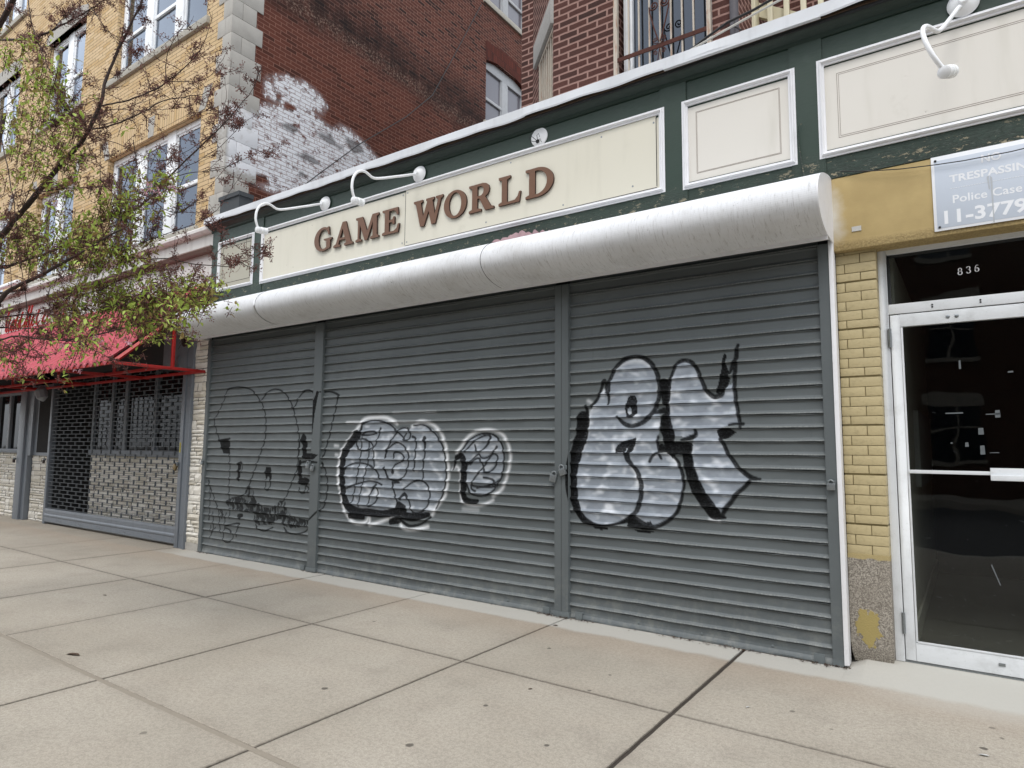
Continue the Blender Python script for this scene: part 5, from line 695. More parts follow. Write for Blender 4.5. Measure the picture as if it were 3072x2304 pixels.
# green board: rails and stiles round the panels
panels = [(-8.722, -7.855, 3.64, 4.366), (-7.695, -2.0, 3.62, 4.368), (-1.848, -.96, 3.6, 4.364), (-.808, 2.3, 3.6, 4.36)]
b.box(FX0, FX1, .02, .3, 2.93, ZT)
b.box(FX0, FX1, 0, .02, 4.30, ZT); b.box(FX0, FX1, -.004, .02, ZB, 3.66)
for a, c_ in ((FX0, -8.69), (-7.89, -7.66), (-2.04, -1.81), (-1.0, -.77), (2.25, FX1)): b.box(a, c_, -.012, .02, ZB+.003, ZT-.002)
b.build('fascia_board', m['green_board'], B)
c = MB(); cp = [(.02, 4.534), (-.012, 4.534), (-.02, 4.548), (-.024, 4.562), (-.04, 4.57), (-.062, 4.582), (-.082, 4.598), (-.096, 4.615), (-.1, 4.622), (.02, 4.622)]
c.prism(cp, FX0-.04, FX1); c.build('cornice_moulding', m['green_cornice'], B)
c = MB(); c.box(FX0-.05, FX1, -.112, .02, 4.622, 4.64); c.build('cornice_batten', m['wood_raw'], B)
# metal edging in overlapping lengths, a little buckled
xs_e = [FX0-.06, -5.9, -3.35, -1.3, FX1]
for k in range(4):
    a, e = xs_e[k], xs_e[k+1]; xs = np.linspace(a-.02*(k > 0), e, 40); pr = [(-.131-.003*k, 4.626), (-.135-.003*k, 4.64), (-.133-.003*k, 4.72), (-.12, 4.727), (.6, 4.735)]
    pr = np.array(pr)
    def P(U, V, k=k):
        i = V.astype(int); wv = .004*np.sin(U*4.3+k)+.003*np.sin(U*11); return U, pr[i, 0]-wv*(i < 2), pr[i, 1]+wv*(i < 2)
    grid(xs, np.arange(5).astype(float), P, 'roof_edging', m['flash_white'], B, smooth=False)
c = MB(); c.box(-1.95, -.75, -.15, -.118, 4.617, 4.633, M=Matrix.Rotation(0, 4, 'X')); c.build('loose_edging_strip', m['flash_white'], B)
c = MB(); c.box(FX0, FX1, -.1, 12, 4.60, 4.72); c.build('flat_roof', m['dull_dark'], B)
c = MB(); c.box(-8.90, -8.42, .08, .3, 4.74, 5.04); c.box(-8.92, -8.40, .06, .3, 5.04, 5.10); c.build('roof_upstand', m['slate_dark'], B)
# entrance part
c = MB(); c.box(-.742, 2.6, .0, .3, 2.895, 3.438); c.build('stucco_band', m['stucco_ochre'], B, bevel=.008)
c = MB(); c.box(-.772, -.742, -.045, .05, .02, 3.435); c.build('white_trim_board', m['white_trim'], B, bevel=.003)
def yellow_pier():
    mb = MB(); z = .752; ch = .0686; course = 0; rn = random.Random(2); x0, x1 = -.742, -.487
    while z < 2.89:
        g5 = (course+2) % 5
        zt = min(z+ch-.0035, 2.894)
        pr = .068+rn.uniform(-.0015, .0015)
        xs = x0+.115 if course % 2 else x0+.155
        if course % 2: xs = x0+.055
        for a, e in ((x0, xs-.0025), (xs+.0025, x1)):
            dy = rn.uniform(-.002, .002); mb.box(a, e, pr+dy, .3, z+(.010 if g5 == 0 else 0), zt)
        z += ch; course += 1
    return mb
yellow_pier().build('brick_pier', m['yellow_brick'], B, bevel=.003)
c = MB(); c.box(-.74, -.489, .078, .3, .7, 2.89); c.build('pier_core', m['joint_yellow'], B)
c = MB()
gz = [.03, .09, .16, .4, .65, .756]; gw = [.03, .01, .0, 0, 0, 0]
for k in range(5):
    for (x0, x1) in ((-.742, -.485),):
        a0, a1 = gw[k], gw[k+1]; c.quad((x0+a0*.6, .065+a0, gz[k]), (x1-a0*.3, .065+a0, gz[k]), (x1-a1*.3, .065+a1, gz[k+1]), (x0+a1*.6, .065+a1, gz[k+1]))
        c.quad((x1-a0*.3, .065+a0, gz[k]), (x1, .3, gz[k]), (x1, .3, gz[k+1]), (x1-a1*.3, .065+a1, gz[k+1]))
        c.quad((x0+a0*.6, .065+a0, gz[k]), (x0, .3, gz[k]), (x0, .3, gz[k+1]), (x0+a1*.6, .065+a1, gz[k+1]))
c.quad((-.742, .065, .756), (-.485, .065, .756), (-.485, .3, .756), (-.742, .3, .756))
c.build('granite_base', m['granite'], B, smooth=True, angle=40)
# ---- door and frame, plane y = .2
DY = .2
def sc(x, z): k = (5.1+DY)/5.1; return x*k, 1.475+(z-1.475)*k
c = MB(); x0, ztop = sc(-.468, 2.866); xj, _ = sc(-.415, 0); _, zt1 = sc(0, 2.81); _, zb1 = sc(0, 2.462); _, zb2 = sc(0, 2.394)
XR = 1.25
c.box(x0, xj, DY-.03, DY+.08, .055, 2.93); c.box(xj, XR, DY-.03, DY+.08, zt1, 2.93); c.box(xj, XR, DY-.03, DY+.08, zb2, zb1); c.box(XR, XR+.06, DY-.03, DY+.08, .055, 2.93)
c.build('door_frame', m['white_alu'], B, bevel=.003)
c = MB(); c.box(xj, XR, DY-.02, DY+.1, .045, .066); c.box(xj, XR, DY-.06, DY+.1, .03, .05); c.build('threshold', m['galv'], B, bevel=.003)
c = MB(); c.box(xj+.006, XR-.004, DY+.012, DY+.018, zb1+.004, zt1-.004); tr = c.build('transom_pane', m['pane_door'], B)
c = MB()
for a, e, z0, z1 in ((xj+.003, xj+.018, zb1+.002, zt1-.002),): c.box(a, e, DY-.004, DY+.012, z0, z1)
c.box(xj+.003, XR-.003, DY-.004, DY+.012, zt1-.018, zt1-.002); c.build('pane_gasket', m['dull_dark'], B)
for x, z in ((-.07, zb1-.03), (-.07, zb1-.045), (.2, zb1-.03), (.2, zb1-.045)):
    c = MB(); c.lathe([(.006, 0), (.006, .003)], (x-.1, DY-.03, z), (0, -1, 0), 8); c.build('screw_hole', m['dull_dark'], B)
xd, zdt = sc(-.41, 2.387); xg, zgt = sc(-.342, 2.3); xi, zgb = sc(-.352, .243); _, zdb = sc(0, .112)
door = MB()
zdb = max(zdb, .07)
door.box(xd, xg-.01, DY-.025, DY+.02, zdb, zdt); door.box(XR-.095, XR-.005, DY-.025, DY+.02, zdb, zdt); door.box(xg-.01, XR-.095, DY-.025, DY+.02, zgt+.005, zdt); door.box(xg-.01, XR-.095, DY-.025, DY+.02, zdb, zgb-.005)
door.box(xg-.008, xg+.004, DY-.029, DY-.02, zgb, zgt); door.box(xg+.002, XR-.095, DY-.029, DY-.02, zgb-.006, zgb+.006)
D = door.build('door', m['white_alu'], B, bevel=.002)
c = MB(); c.box(xg+.004, XR-.1, DY, DY+.006, zgb+.006, zgt-.002); subpart(c, 'glass', m['pane_door'], D, B)
_, zr = sc(0, 1.335)
c = MB(); c.box(xg, XR-.1, DY-.045, DY-.033, zr-.012, zr+.012); subpart(c, 'push_rail', m['white_alu'], D, B, bevel=.003)
xh, _ = sc(.092, 0); c = MB(); c.box(xh, xh+.3, DY-.075, DY-.045, zr-.045, zr-.01); c.box(xh, xh+.3, DY-.05, DY-.04, zr-.045, zr+.035); subpart(c, 'push_plate', m['white_alu'], D, B, bevel=.003)
for za, zb_ in ((2.294, 2.166), (.419, .288)):
    x_, z1 = sc(-.43, za); _, z0 = sc(0, zb_); x_ = xd-.004
    c = MB(); c.tube([(x_, DY-.035, z0), (x_, DY-.035, z1)], .011, 10); subpart(c, 'hinge', m['galv'], D, B, smooth=True)
for x in (-.085, -.035):
    c = MB(); c.lathe([(.012, 0), (.012, .004), (.004, .006)], (x, DY-.025, sc(0, 2.345)[1]), (0, -1, 0), 12); subpart(c, 'closer_bolt', m['galv'], D, B)
c = MB(); x_, z_ = sc(.075, .175); c.box(x_, x_+.035, DY-.03, DY-.024, z_, z_+.018); subpart(c, 'floor_latch', m['galv'], D, B)
# stickers and scratches on the glass
rn = random.Random(21); sw = MB()
for k in range(150):
    x = rn.uniform(xg+.05, XR-.15); z = zgb+.05+(rn.random()**1.7)*1.6; a = rn.uniform(0, 3.14); L = rn.uniform(.002, .04)*rn.random()+.002; wd = rn.uniform(.0003, .0008)
    dx, dz = math.cos(a)*L, math.sin(a)*L*.6; sw.quad((x, DY-.0015, z), (x+dx, DY-.0015, z+dz), (x+dx+wd, DY-.0015, z+dz+wd*1.5), (x+wd, DY-.0015, z+wd*1.5))
for (x, z, w_, h_) in ((-.13, 2.02, .013, .06), (-.22, 1.72, .10, .01), (.0, 1.71, .08, .008), (.05, 1.69, .028, .05), (-.045, 1.58, .03, .045), (-.04, 1.45, .026, .06), (.01, 1.46, .05, .006), (.13, 1.98, .03, .012), (-.12, 1.5, .02, .03), (-.2, 1.52, .012, .01)):
    sw.quad((x+.09, DY-.0018, z), (x+w_+.09, DY-.0018, z+.001), (x+w_+.088, DY-.0018, z+h_), (x+.091, DY-.0018, z+h_-.002))
sw.quad((.11, DY-.0017, .62), (.116, DY-.0017, .62), (.075, DY-.0017, .75), (.07, DY-.0017, .74))
tag(subpart(sw, 'glass_scratches', m['sticker_grey'], D, B), kind='stuff')
# house number, serif figures
def fig(strokes, x, z, h):
    mb = MB()
    for stx in strokes:
        pts = [(x+p[0]*h, z+p[1]*h, p[2]*h) for p in stx]
        L = []; R = []
        for i, p in enumerate(pts):
            a = pts[max(i-1, 0)]; c_ = pts[min(i+1, len(pts)-1)]; dx, dz = c_[0]-a[0], c_[1]-a[1]; l = math.hypot(dx, dz)+1e-9; nx, nz = -dz/l, dx/l
            L.append((p[0]+nx*p[2]/2, p[1]+nz*p[2]/2)); R.append((p[0]-nx*p[2]/2, p[1]-nz*p[2]/2))
        for i in range(len(pts)-1): mb.quad((L[i][0], DY+.008, L[i][1]), (R[i][0], DY+.008, R[i][1]), (R[i+1][0], DY+.008, R[i+1][1]), (L[i+1][0], DY+.008, L[i+1][1]))
    return mb
def arc_(cx, cz, rx, rz, a0, a1, w0, w1, n=14):
    o = []
    for k in range(n+1):
        t = math.radians(a0+(a1-a0)*k/n); th = abs(math.cos(t)); o.append((cx+rx*math.cos(t), cz+rz*math.sin(t), w0+(w1-w0)*th))
    return o
F8 = [arc_(.27, .75, .19, .24, 0, 360, .06, .13), arc_(.27, .27, .24, .26, 0, 360, .06, .15)]
F3 = [arc_(.24, .76, .2, .23, 160, -90, .06, .14), arc_(.24, .27, .23, .26, 90, -160, .06, .16), [(.04, .82, .12), (.09, .8, .12)], [(.02, .18, .12), (.07, .2, .12)]]
F6 = [arc_(.27, .28, .22, .27, 0, 360, .06, .15), [(.07, .3, .15), (.08, .55, .13), (.17, .83, .09), (.3, .97, .06), (.42, .95, .05)], [(.4, .9, .11), (.44, .86, .11)]]
for k, (Fg, px_) in enumerate(((F8, -.014), (F3, .032), (F6, .076))):
    x_, z_ = sc(px_, 2.615+.0025*k); mb = fig(Fg, x_, z_+.004+.002*k, .047); subpart(mb, 'number', m['white_trim'], tr, B)
# dim lobby behind the glass
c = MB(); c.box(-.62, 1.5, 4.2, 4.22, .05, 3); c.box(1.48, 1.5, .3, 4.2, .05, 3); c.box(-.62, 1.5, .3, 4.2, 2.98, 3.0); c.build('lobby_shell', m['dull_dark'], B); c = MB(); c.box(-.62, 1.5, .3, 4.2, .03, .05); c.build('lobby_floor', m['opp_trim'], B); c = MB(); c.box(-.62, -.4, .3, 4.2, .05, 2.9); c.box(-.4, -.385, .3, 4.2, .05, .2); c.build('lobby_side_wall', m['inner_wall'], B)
mbx = MB(); mbx.box(-.4, -.36, 1.55, 3.6, 1.16, 1.82); tag(mbx.build('mailbox', m['mailbox'], bevel=.004, orig=(-.38, 2.5, 1.16)), 'pale wall mailbox seen through the left of the glass door', 'mailbox')
# building body so it has depth and a back
c = MB(); c.box(-8.86, -.75, .32, 12, 0, 4.6); c.box(1.6, 2.6, .3, 12, 0, 4.6); c.box(-.75, 1.6, 4.3, 12, 0, 4.6); c.box(1.35, 2.6, .1, .3, 0, 2.9); c.build('body_wall', m['brick_rear'], B)

# ================================================================ fascia signs
def frame(mb, x0, x1, z0, z1, w_, d=.03, y=-.004):
    """stepped mitred moulding"""
    prof = [(0, 0), (0, -.012), (w_*.3, -.012), (w_*.36, -.026), (w_*.52, -.032), (w_*.66, -.024), (w_*.72, -.014), (w_, -.011), (w_, .012)]
    for k in range(len(prof)-1):
        (a, ya), (b_, yb) = prof[k], prof[k+1]
        O = [(x0+a, z0+a), (x1-a, z0+a), (x1-a, z1-a), (x0+a, z1-a)]; I = [(x0+b_, z0+b_), (x1-b_, z0+b_), (x1-b_, z1-b_), (x0+b_, z1-b_)]
        for j in range(4):
            q = (j+1) % 4; mb.quad((O[j][0], y+ya, O[j][1]), (O[q][0], y+ya, O[q][1]), (I[q][0], y+yb, I[q][1]), (I[j][0], y+yb, I[j][1]))
    return mb
def rect_line(mb, x0, x1, z0, z1, w_, y, rn=None, gap=0):
    for (a, e, p, q) in ((x0, x1, z0, z0+w_), (x0, x1, z1-w_, z1), (x0, x0+w_, z0, z1), (x1-w_, x1, z0, z1)):
        mb.box(a, e, y-.0012, y, p, q)
def sign_panel(P, mat, name, label, cat, group=None, fw=.05, lines=()):
    x0, x1, z0, z1 = P; xc = (x0+x1)/2; r = empty(name, (xc, 0, z0), label, cat, group)
    c = MB(); c.box(x0+.02, x1-.02, .002, .02, z0+.02, z1-.02); c.build('board', m[mat], r)
    c = MB(); frame(c, x0, x1, z0, z1, fw); c.build('frame_moulding', m['white_trim'], r, smooth=True, angle=25)
    for inset, wd, mt in lines:
        c = MB(); rect_line(c, x0+inset, x1-inset, z0+inset*1.05, z1-inset, wd, .002); c.build('border_line', m[mt], r)
    return r
p1 = sign_panel(panels[0], 'panel_beige', 'fascia_panel', 'small beige fascia panel at the left end with dark border line and faint emblem', 'panel', 'framed fascia panels', .045, ((.1, .006, 'dull_dark'),))
c = MB()
for k in range(24):
    t0, t1 = k/24*2*math.pi, (k+1)/24*2*math.pi
    if k % 7 == 3: continue
    for R_ in (.13,): c.quad((-8.29+R_*math.cos(t0), .0008, 4.0+R_*math.sin(t0)), (-8.29+R_*math.cos(t1), .0008, 4.0+R_*math.sin(t1)), (-8.29+(R_-.006)*math.cos(t1), .0008, 4.0+(R_-.006)*math.sin(t1)), (-8.29+(R_-.006)*math.cos(t0), .0008, 4.0+(R_-.006)*math.sin(t0)))
c.build('emblem_ring', m['band_brown'], p1)
c = MB(); rn = random.Random(5)
for k in range(26):
    a = rn.uniform(0, 6.28); q = rn.uniform(0, .08); x, z = -8.29+q*math.cos(a), 4.03+q*math.sin(a); c.box(x-.006, x+.006*rn.random(), -.0003, .001, z-.008, z+.008*rn.random())
c.build('emblem_flakes', m['band_white'], p1)
sg = sign_panel(panels[1], 'panel_cream', 'shop_sign', 'long cream sign with raised brown serif letters reading GAME WORLD', 'sign', None, .05)
c = MB(); c.box(-5.03, -2.08, -.004, .003, 3.682, 4.315); c.build('overlay_board', m['panel_cream'], sg)
c = MB(); c.box(-5.034, -5.028, -.0046, .002, 3.69, 4.31); c.box(-5.03, -2.08, -.0046, .002, 3.68, 3.6825); c.box(-2.082, -2.078, -.0046, .002, 3.69, 4.3); c.build('board_joint', m['dull_dark'], sg)
for x, z in ((-5.0, 3.72), (-5.0, 4.28), (-3.0, 3.72), (-2.3, 3.74), (-2.1, 4.26), (-3.9, 3.73), (-3.6, 4.28), (-2.6, 4.27), (-5.07, 3.72), (-5.07, 4.27)):
    c = MB(); c.lathe([(.009, 0), (.009, .0015)], (x, -.004, z), (0, -1, 0), 8); c.build('screw', m['galv'], sg)
sign_panel(panels[2], 'panel_white', 'fascia_panel', 'square off white fascia panel with thin scored border above the hood end', 'panel', 'framed fascia panels', .05, ((.115, .0022, 'band_brown'), (.122, .0018, 'band_brown')))
sign_panel(panels[3], 'panel_white', 'fascia_panel', 'long off white fascia panel pocked with small holes at the right over the entrance', 'panel', 'framed fascia panels', .05, ((.13, .0022, 'band_brown'), (.142, .0018, 'band_brown')))
# serif capitals, unit height 1, outlines traced as strokes turned into solid polygons
def cap(letter):
    """returns list of (outer, [holes]) polygons in units of cap height"""
    s = .17   # stem
    th = .075 # thin / slab thickness
    def serif(xc, z, hw, up): # slab with bracket
        d = th if up else -th
        return None
    def ell(cx, cz, rx, rz, a0=0, a1=360, n=30): return [(cx+rx*math.cos(math.radians(a0+(a1-a0)*k/n)), cz+rz*math.sin(math.radians(a0+(a1-a0)*k/n))) for k in range(n+(a1-a0 < 360))]
    if letter == 'L': return [([(0, 0), (.84, 0), (.9, .36), (.83, .36), (.77, .2), (.66, .1), (.36, .085), (.345, .1), (.345, .88), (.48, .92), (.48, 1), (0, 1), (0, .92), (.13, .88), (.13, .12), (0, .08)], [])]
    if letter == 'E': return [([(0, 0), (.8, 0), (.87, .34), (.79, .34), (.72, .17), (.6, .09), (.345, .09), (.345, .46), (.5, .45), (.55, .36), (.62, .36), (.62, .66), (.55, .66), (.5, .56), (.345, .55), (.345, .91), (.58, .91), (.68, .84), (.73, .71), (.81, .71), (.78, 1), (0, 1), (0, .92), (.13, .88), (.13, .12), (0, .08)], [])]
    if letter == 'D': return [([(0, 0), (.42, 0)]+[(.42+.58*math.cos(math.radians(a)), .5+.5*math.sin(math.radians(a))) for a in range(-85, 90, 8)]+[(.42, 1), (0, 1), (0, .92), (.13, .88), (.13, .12), (0, .08)], [[(.345, .1), (.345, .9)]+[(.4+.37*math.cos(math.radians(a)), .5+.4*math.sin(math.radians(a))) for a in range(85, -90, -8)]])]
    if letter == 'O': return [([(.5+.5*math.cos(math.radians(a)), .5+.52*math.sin(math.radians(a))) for a in range(0, 360, 8)], [[(.5+.27*math.cos(math.radians(a)), .5+.43*math.sin(math.radians(a))) for a in range(0, 360, 8)]])]
    if letter == 'R': return [([(0, 0), (.5, 0), (.5, .08), (.345, .12), (.345, .47), (.42, .47), (.66, .0), (1.0, 0), (1.0, .08), (.88, .12), (.66, .5), (.76, .57), (.81, .68), (.82, .76), (.79, .88), (.7, .96), (.56, 1), (0, 1), (0, .92), (.13, .88), (.13, .12), (0, .08)], [[(.345, .56), (.345, .91), (.47, .91), (.55, .87), (.59, .8), (.59, .72), (.57, .63), (.5, .57), (.42, .56)]])]
    if letter == 'A': return [([(-.02, 0), (.36, 0), (.36, .08), (.26, .1), (.31, .27), (.63, .27), (.68, .11), (.58, .08), (.58, 0), (1.04, 0), (1.04, .08), (.94, .12), (.64, 1.02), (.46, 1.02), (.12, .14), (-.02, .08)], [[(.34, .36), (.47, .74), (.6, .36)]])]
    if letter == 'W': return [([(-.02, .92), (-.02, 1), (.42, 1), (.42, .92), (.33, .89), (.45, .34), (.64, .88), (.59, .92), (.59, 1), (.98, 1), (.98, .92), (.9, .88), (1.02, .34), (1.17, .87), (1.06, .92), (1.06, 1), (1.4, 1), (1.4, .92), (1.31, .88), (1.05, -.02), (.86, -.02), (.71, .52), (.5, -.02), (.31, -.02), (.08, .88)], [])]
    if letter == 'M': return [([(0, 0), (.34, 0), (.34, .08), (.22, .12), (.23, .7), (.52, .0), (.66, 0), (.96, .7), (.96, .12), (.84, .08), (.84, 0), (1.3, 0), (1.3, .08), (1.19, .12), (1.17, .88), (1.28, .92), (1.28, 1), (.93, 1), (.65, .36), (.38, 1), (.0, 1), (.0, .92), (.12, .88), (.12, .12), (0, .08)], [])]
    if letter == 'G': 
        o = [(.53+.53*math.cos(math.radians(a)), .5+.52*math.sin(math.radians(a))) for a in range(52, 308, 8)]
        o = [(.86, 1.0), (.79, 1.0), (.76, .95)]+[(x, z) for x, z in o if True][2:]
        o += [(.9, .05), (.95, .12), (.95, .4), (1.05, .44), (1.05, .5), (.58, .5), (.58, .44), (.73, .4), (.73, .13), (.64, .08)]
        inner = [(.55+.29*math.cos(math.radians(a)), .5+.42*math.sin(math.radians(a))) for a in range(278, 62, -8)]
        o += inner+[(.72, .87), (.79, .78), (.82, .66), (.9, .66)]
        return [(o, [])]
def letter_obj(ch, x0, x1, z0, z1, parent):
    bm = bmesh.new()
    from mathutils.geometry import tessellate_polygon
    mb = MB(); y0, y1 = -.027, -.006
    (outer, holes) = cap(ch)[0]; xs = [p[0] for p in outer]; zs = [p[1] for p in outer]
    kx = (x1-x0)/(max(xs)-min(xs)); mnx = min(xs); kz = z1-z0
    T = lambda p: (x0+(p[0]-mnx)*kx, z0+p[1]*kz)
    loops = [[T(p) for p in outer]]+[[T(p) for p in h] for h in holes]
    flat = [p for l in loops for p in l]; tris = tessellate_polygon([[Vector((p[0], p[1], 0)) for p in l] for l in loops])
    for t in tris:
        mb.quad(*[(flat[i][0], y0, flat[i][1]) for i in t], mi=0); mb.quad(*[(flat[i][0], y1, flat[i][1]) for i in t], mi=1)
    for l in loops:
        for k in range(len(l)): a, b_ = l[k], l[(k+1) % len(l)]; mb.quad((a[0], y0, a[1]), (b_[0], y0, b_[1]), (b_[0], y1, b_[1]), (a[0], y1, a[1]), mi=1)
    return mb.build('letter', [m['letter_brown'], m['letter_edge']], parent)
for ch, x0, x1 in (('G', -6.565, -6.235), ('A', -6.205, -5.86), ('M', -5.812, -5.424), ('E', -5.37, -5.098), ('W', -4.882, -4.463), ('O', -4.447, -4.14), ('R', -4.108, -3.79), ('L', -3.73, -3.464), ('D', -3.408, -3.092)):
    letter_obj(ch, x0, x1, 3.852, 4.142, sg)
# ---- gooseneck lamps
GP = [(0, 4.447), (-.1, 4.418), (-.25, 4.35), (-.39, 4.288), (-.53, 4.226), (-.64, 4.182), (-.7, 4.172), (-.75, 4.186), (-.80, 4.196), (-.86, 4.18), (-.915, 4.135), (-.948, 4.07), (-.958, 3.99), (-.945, 3.93), (-.915, 3.862)]
def lamp(x, label, rot=None, fix=0):
    r = empty('gooseneck_lamp', (x, 0, 4.45), label, 'lamp', 'white gooseneck sign lamps without shades')
    c = MB(); c.lathe([(.088, 0), (.092, .006), (.086, .016), (.07, .034), (.045, .05), (.03, .056), (.022, .07)], (x, -.012, 4.45), (0, -1, 0), 28); c.build('wall_plate', m['pvc_white'], r, smooth=True, angle=50)
    pts = [Vector((x, a-.0, b_)) for a, b_ in dense(GP, 4)]
    e1 = Vector((x, -.915, 3.862)); e2 = Vector((x, -.80, 3.872)); e0 = Vector((x, -.945, 3.86))
    def R(v):
        if rot is None: return v
        o = Vector((x, 0, 4.44)); v = v-o; a, b2, g_ = rot
        ca, sa = math.cos(a), math.sin(a); v = Vector((v.x, ca*v.y-sa*v.z, sa*v.y+ca*v.z)); cg, sg_ = math.cos(g_), math.sin(g_); v = Vector((cg*v.x+sg_*v.z, v.y, -sg_*v.x+cg*v.z))
        cb, sb = math.cos(b2), math.sin(b2); v = Vector((cb*v.x-sb*v.y, sb*v.x+cb*v.y, v.z)); return v+o
    c = MB(); c.tube([R(p) for p in pts], .0135, 12); c.build('arm', m['pvc_white'], r, smooth=True)
    ax = (R(e2)-R(e1)).normalized(); ce = R(e0)
    c = MB(); c.lathe([(.02, 0), (.036, .008), (.036, .05), (.033, .055)], ce, ax, 20); c.build('lamp_holder', m['pvc_white'], r, smooth=True, angle=40)
    c = MB(); c.lathe([(.033, .055), (.038, .06), (.038, .092), (.035, .096), (.038, .1), (.037, .128), (.02, .136)], ce, ax, 20); c.build('bulb', m['bulb'], r, smooth=True, angle=40)
lamp(-6.392, 'leftmost white gooseneck lamp reaching over the small beige panel')
lamp(-4.819, 'white gooseneck lamp above the letter W of the brown sign lettering')
lamp(.102, 'white gooseneck lamp bent downwards over the long off white panel at top right', (0.2935, -0.4582, -0.2721))
r = empty('lamp_mounting_plate', (-3.265, 0, 4.45), 'round bare white mounting plate with loose wires above the end of the sign lettering', 'mounting plate')
c = MB(); c.lathe([(.092, 0), (.092, .006), (.088, .009)], (-3.265, -.002, 4.45), (0, -1, 0), 30); c.build('disc', m['pvc_white'], r, smooth=True, angle=40)
c = MB(); c.lathe([(.02, 0), (.02, .004)], (-3.28, -.011, 4.41), (0, -1, 0), 12)
for k, e in enumerate(((-.075, .03), (-.06, -.02), (.03, .03), (.05, -.03))):
    c.tube([(-3.28, -.012, 4.41), (-3.28+e[0]*.5, -.05, 4.42+e[1]), (-3.28+e[0], -.045, 4.44+e[1]), (-3.28+e[0]*1.1, -.03, 4.41+e[1])], .0028, 6)
c.build('loose_wires', m['dull_dark'], r, smooth=True)
# ---- no trespassing sign
r = empty('notice_sign', (.2, 0, 2.93), 'faded white notice reading NO TRESPASSING with a police case number on the ochre stucco', 'sign')
X0, X1, Z0, Z1 = -.128, .53, 2.925, 3.437
c = MB(); c.box(X0, X1, -.012, -.006, Z0, Z1); c.build('plate', m['notice_white'], r, bevel=.002)
c = MB(); c.box(X0+.018, X1-.018, -.0135, -.011, Z0+.018, Z1-.03); c.build('print_field', m['notice_blue'], r, bevel=.001)
for x, z in ((X0+.025, Z1-.03), (X0+.03, Z0+.025), (X1-.03, Z1-.03), (X1-.03, Z0+.025)):
    q = MB(); q.lathe([(.008, 0), (.008, .004), (.004, .006)], (x, -.0135, z), (0, -1, 0), 10); q.build('screw', m['dull_dark'], r)
def text(s_, x, z, size, mat, parent, y=-.0142, wide=1., bold=.0, al='LEFT', name='lettering'):
    cu = bpy.data.curves.new('t', 'FONT'); cu.body = s_; cu.size = size; cu.align_x = al; cu.offset = bold; cu.resolution_u = 3; cu.space_character = 1.02
    to = bpy.data.objects.new('t', cu); COL.objects.link(to); bpy.context.view_layer.update(); dg = bpy.context.evaluated_depsgraph_get()
    me = bpy.data.meshes.new_from_object(to.evaluated_get(dg)); bpy.data.objects.remove(to)
    L = parent.matrix_basis.translation
    me.transform(Matrix(((wide, 0, 0, x-L.x), (0, 0, -1, y-L.y), (0, 1, 0, z-L.z), (0, 0, 0, 1)))); me.materials.clear(); me.materials.append(m[mat]); me.polygons.foreach_set('use_smooth', np.zeros(len(me.polygons), dtype=bool))
    o = bpy.data.objects.new(name, me); COL.objects.link(o); o.parent = parent; return o
def fit(s_, x0, x1, zb, h, bold):
    """text set to start at x0, end at x1 with capital height h"""
    o = text(s_, 0, 0, 1, 'notice_white', r, bold=bold/h, y=-.0142); L = Vector(r.location); xs_ = [v.co.x+L.x for v in o.data.vertices]; zs_ = [v.co.z+L.z for v in o.data.vertices]
    kx = (x1-x0)/(max(xs_)-min(xs_)); kz = h/.73; mnx = min(xs_)
    for v in o.data.vertices: v.co.x = x0+(v.co.x+L.x-mnx)*kx-L.x; v.co.z = zb+(v.co.z+L.z)*kz-L.z
fit('NO', .146, .25, 3.336, .053, .0014)
fit('TRESPASSING', -.031, .432, 3.242, .05, .0014); fit('Police Case', -.018, .345, 3.1, .055, .0008); fit('11-3779', -.07, .365, 2.97, .088, .0025)
c = MB()
for k in range(33): c.box(-.029+k*.0142, -.029+k*.0142+.0105, -.0145, -.0133, 3.198, 3.201)
c.build('dashed_rule', m['notice_white'], r)
c = MB(); c.quad((.168, -.0148, 3.235), (.18, -.0148, 3.24), (.182, -.0148, 3.15), (.176, -.0148, 3.15)); c.quad((.186, -.0147, 3.238), (.197, -.0147, 3.225), (.195, -.0147, 2.93), (.189, -.0147, 2.93)); c.build('drip_stain', m['stain_grey'], r)
tag(MB().tube([(-.675, -.02, 3.475), (-.5, -.03, 3.43), (-.3, -.035, 3.395), (-.1, -.035, 3.375), (.05, -.035, 3.365), (.3, -.035, 3.362), (.9, -.03, 3.40), (1.6, -.02, 3.47)], .0035, 6).build('cable', m['cable_black'], smooth=True, orig=(-.67, 0, 3.48)), 'thin black cable slung across the notice and the ochre stucco', 'cable')
tag(MB().box(-.62, -.56, -.006, -.001, 3.02, 3.055).build('paper_scrap', m['mailbox'], orig=(-.6, 0, 3.02)), 'torn white paper scrap stuck near the bottom edge of the ochre stucco', 'paper scrap')
tag(MB().tube([(-.92, -.03, 3.9), (-.94, -.05, 3.88), (-.945, -.035, 3.8), (-.94, -.03, 3.7), (-.93, -.03, 3.6), (-.915, -.04, 3.5), (-.9, -.05, 3.45)], .0045, 6).build('cable', m['green_board'], smooth=True, orig=(-.92, 0, 3.9)), 'short green painted cable stub on the green stile right of the square panel', 'cable')
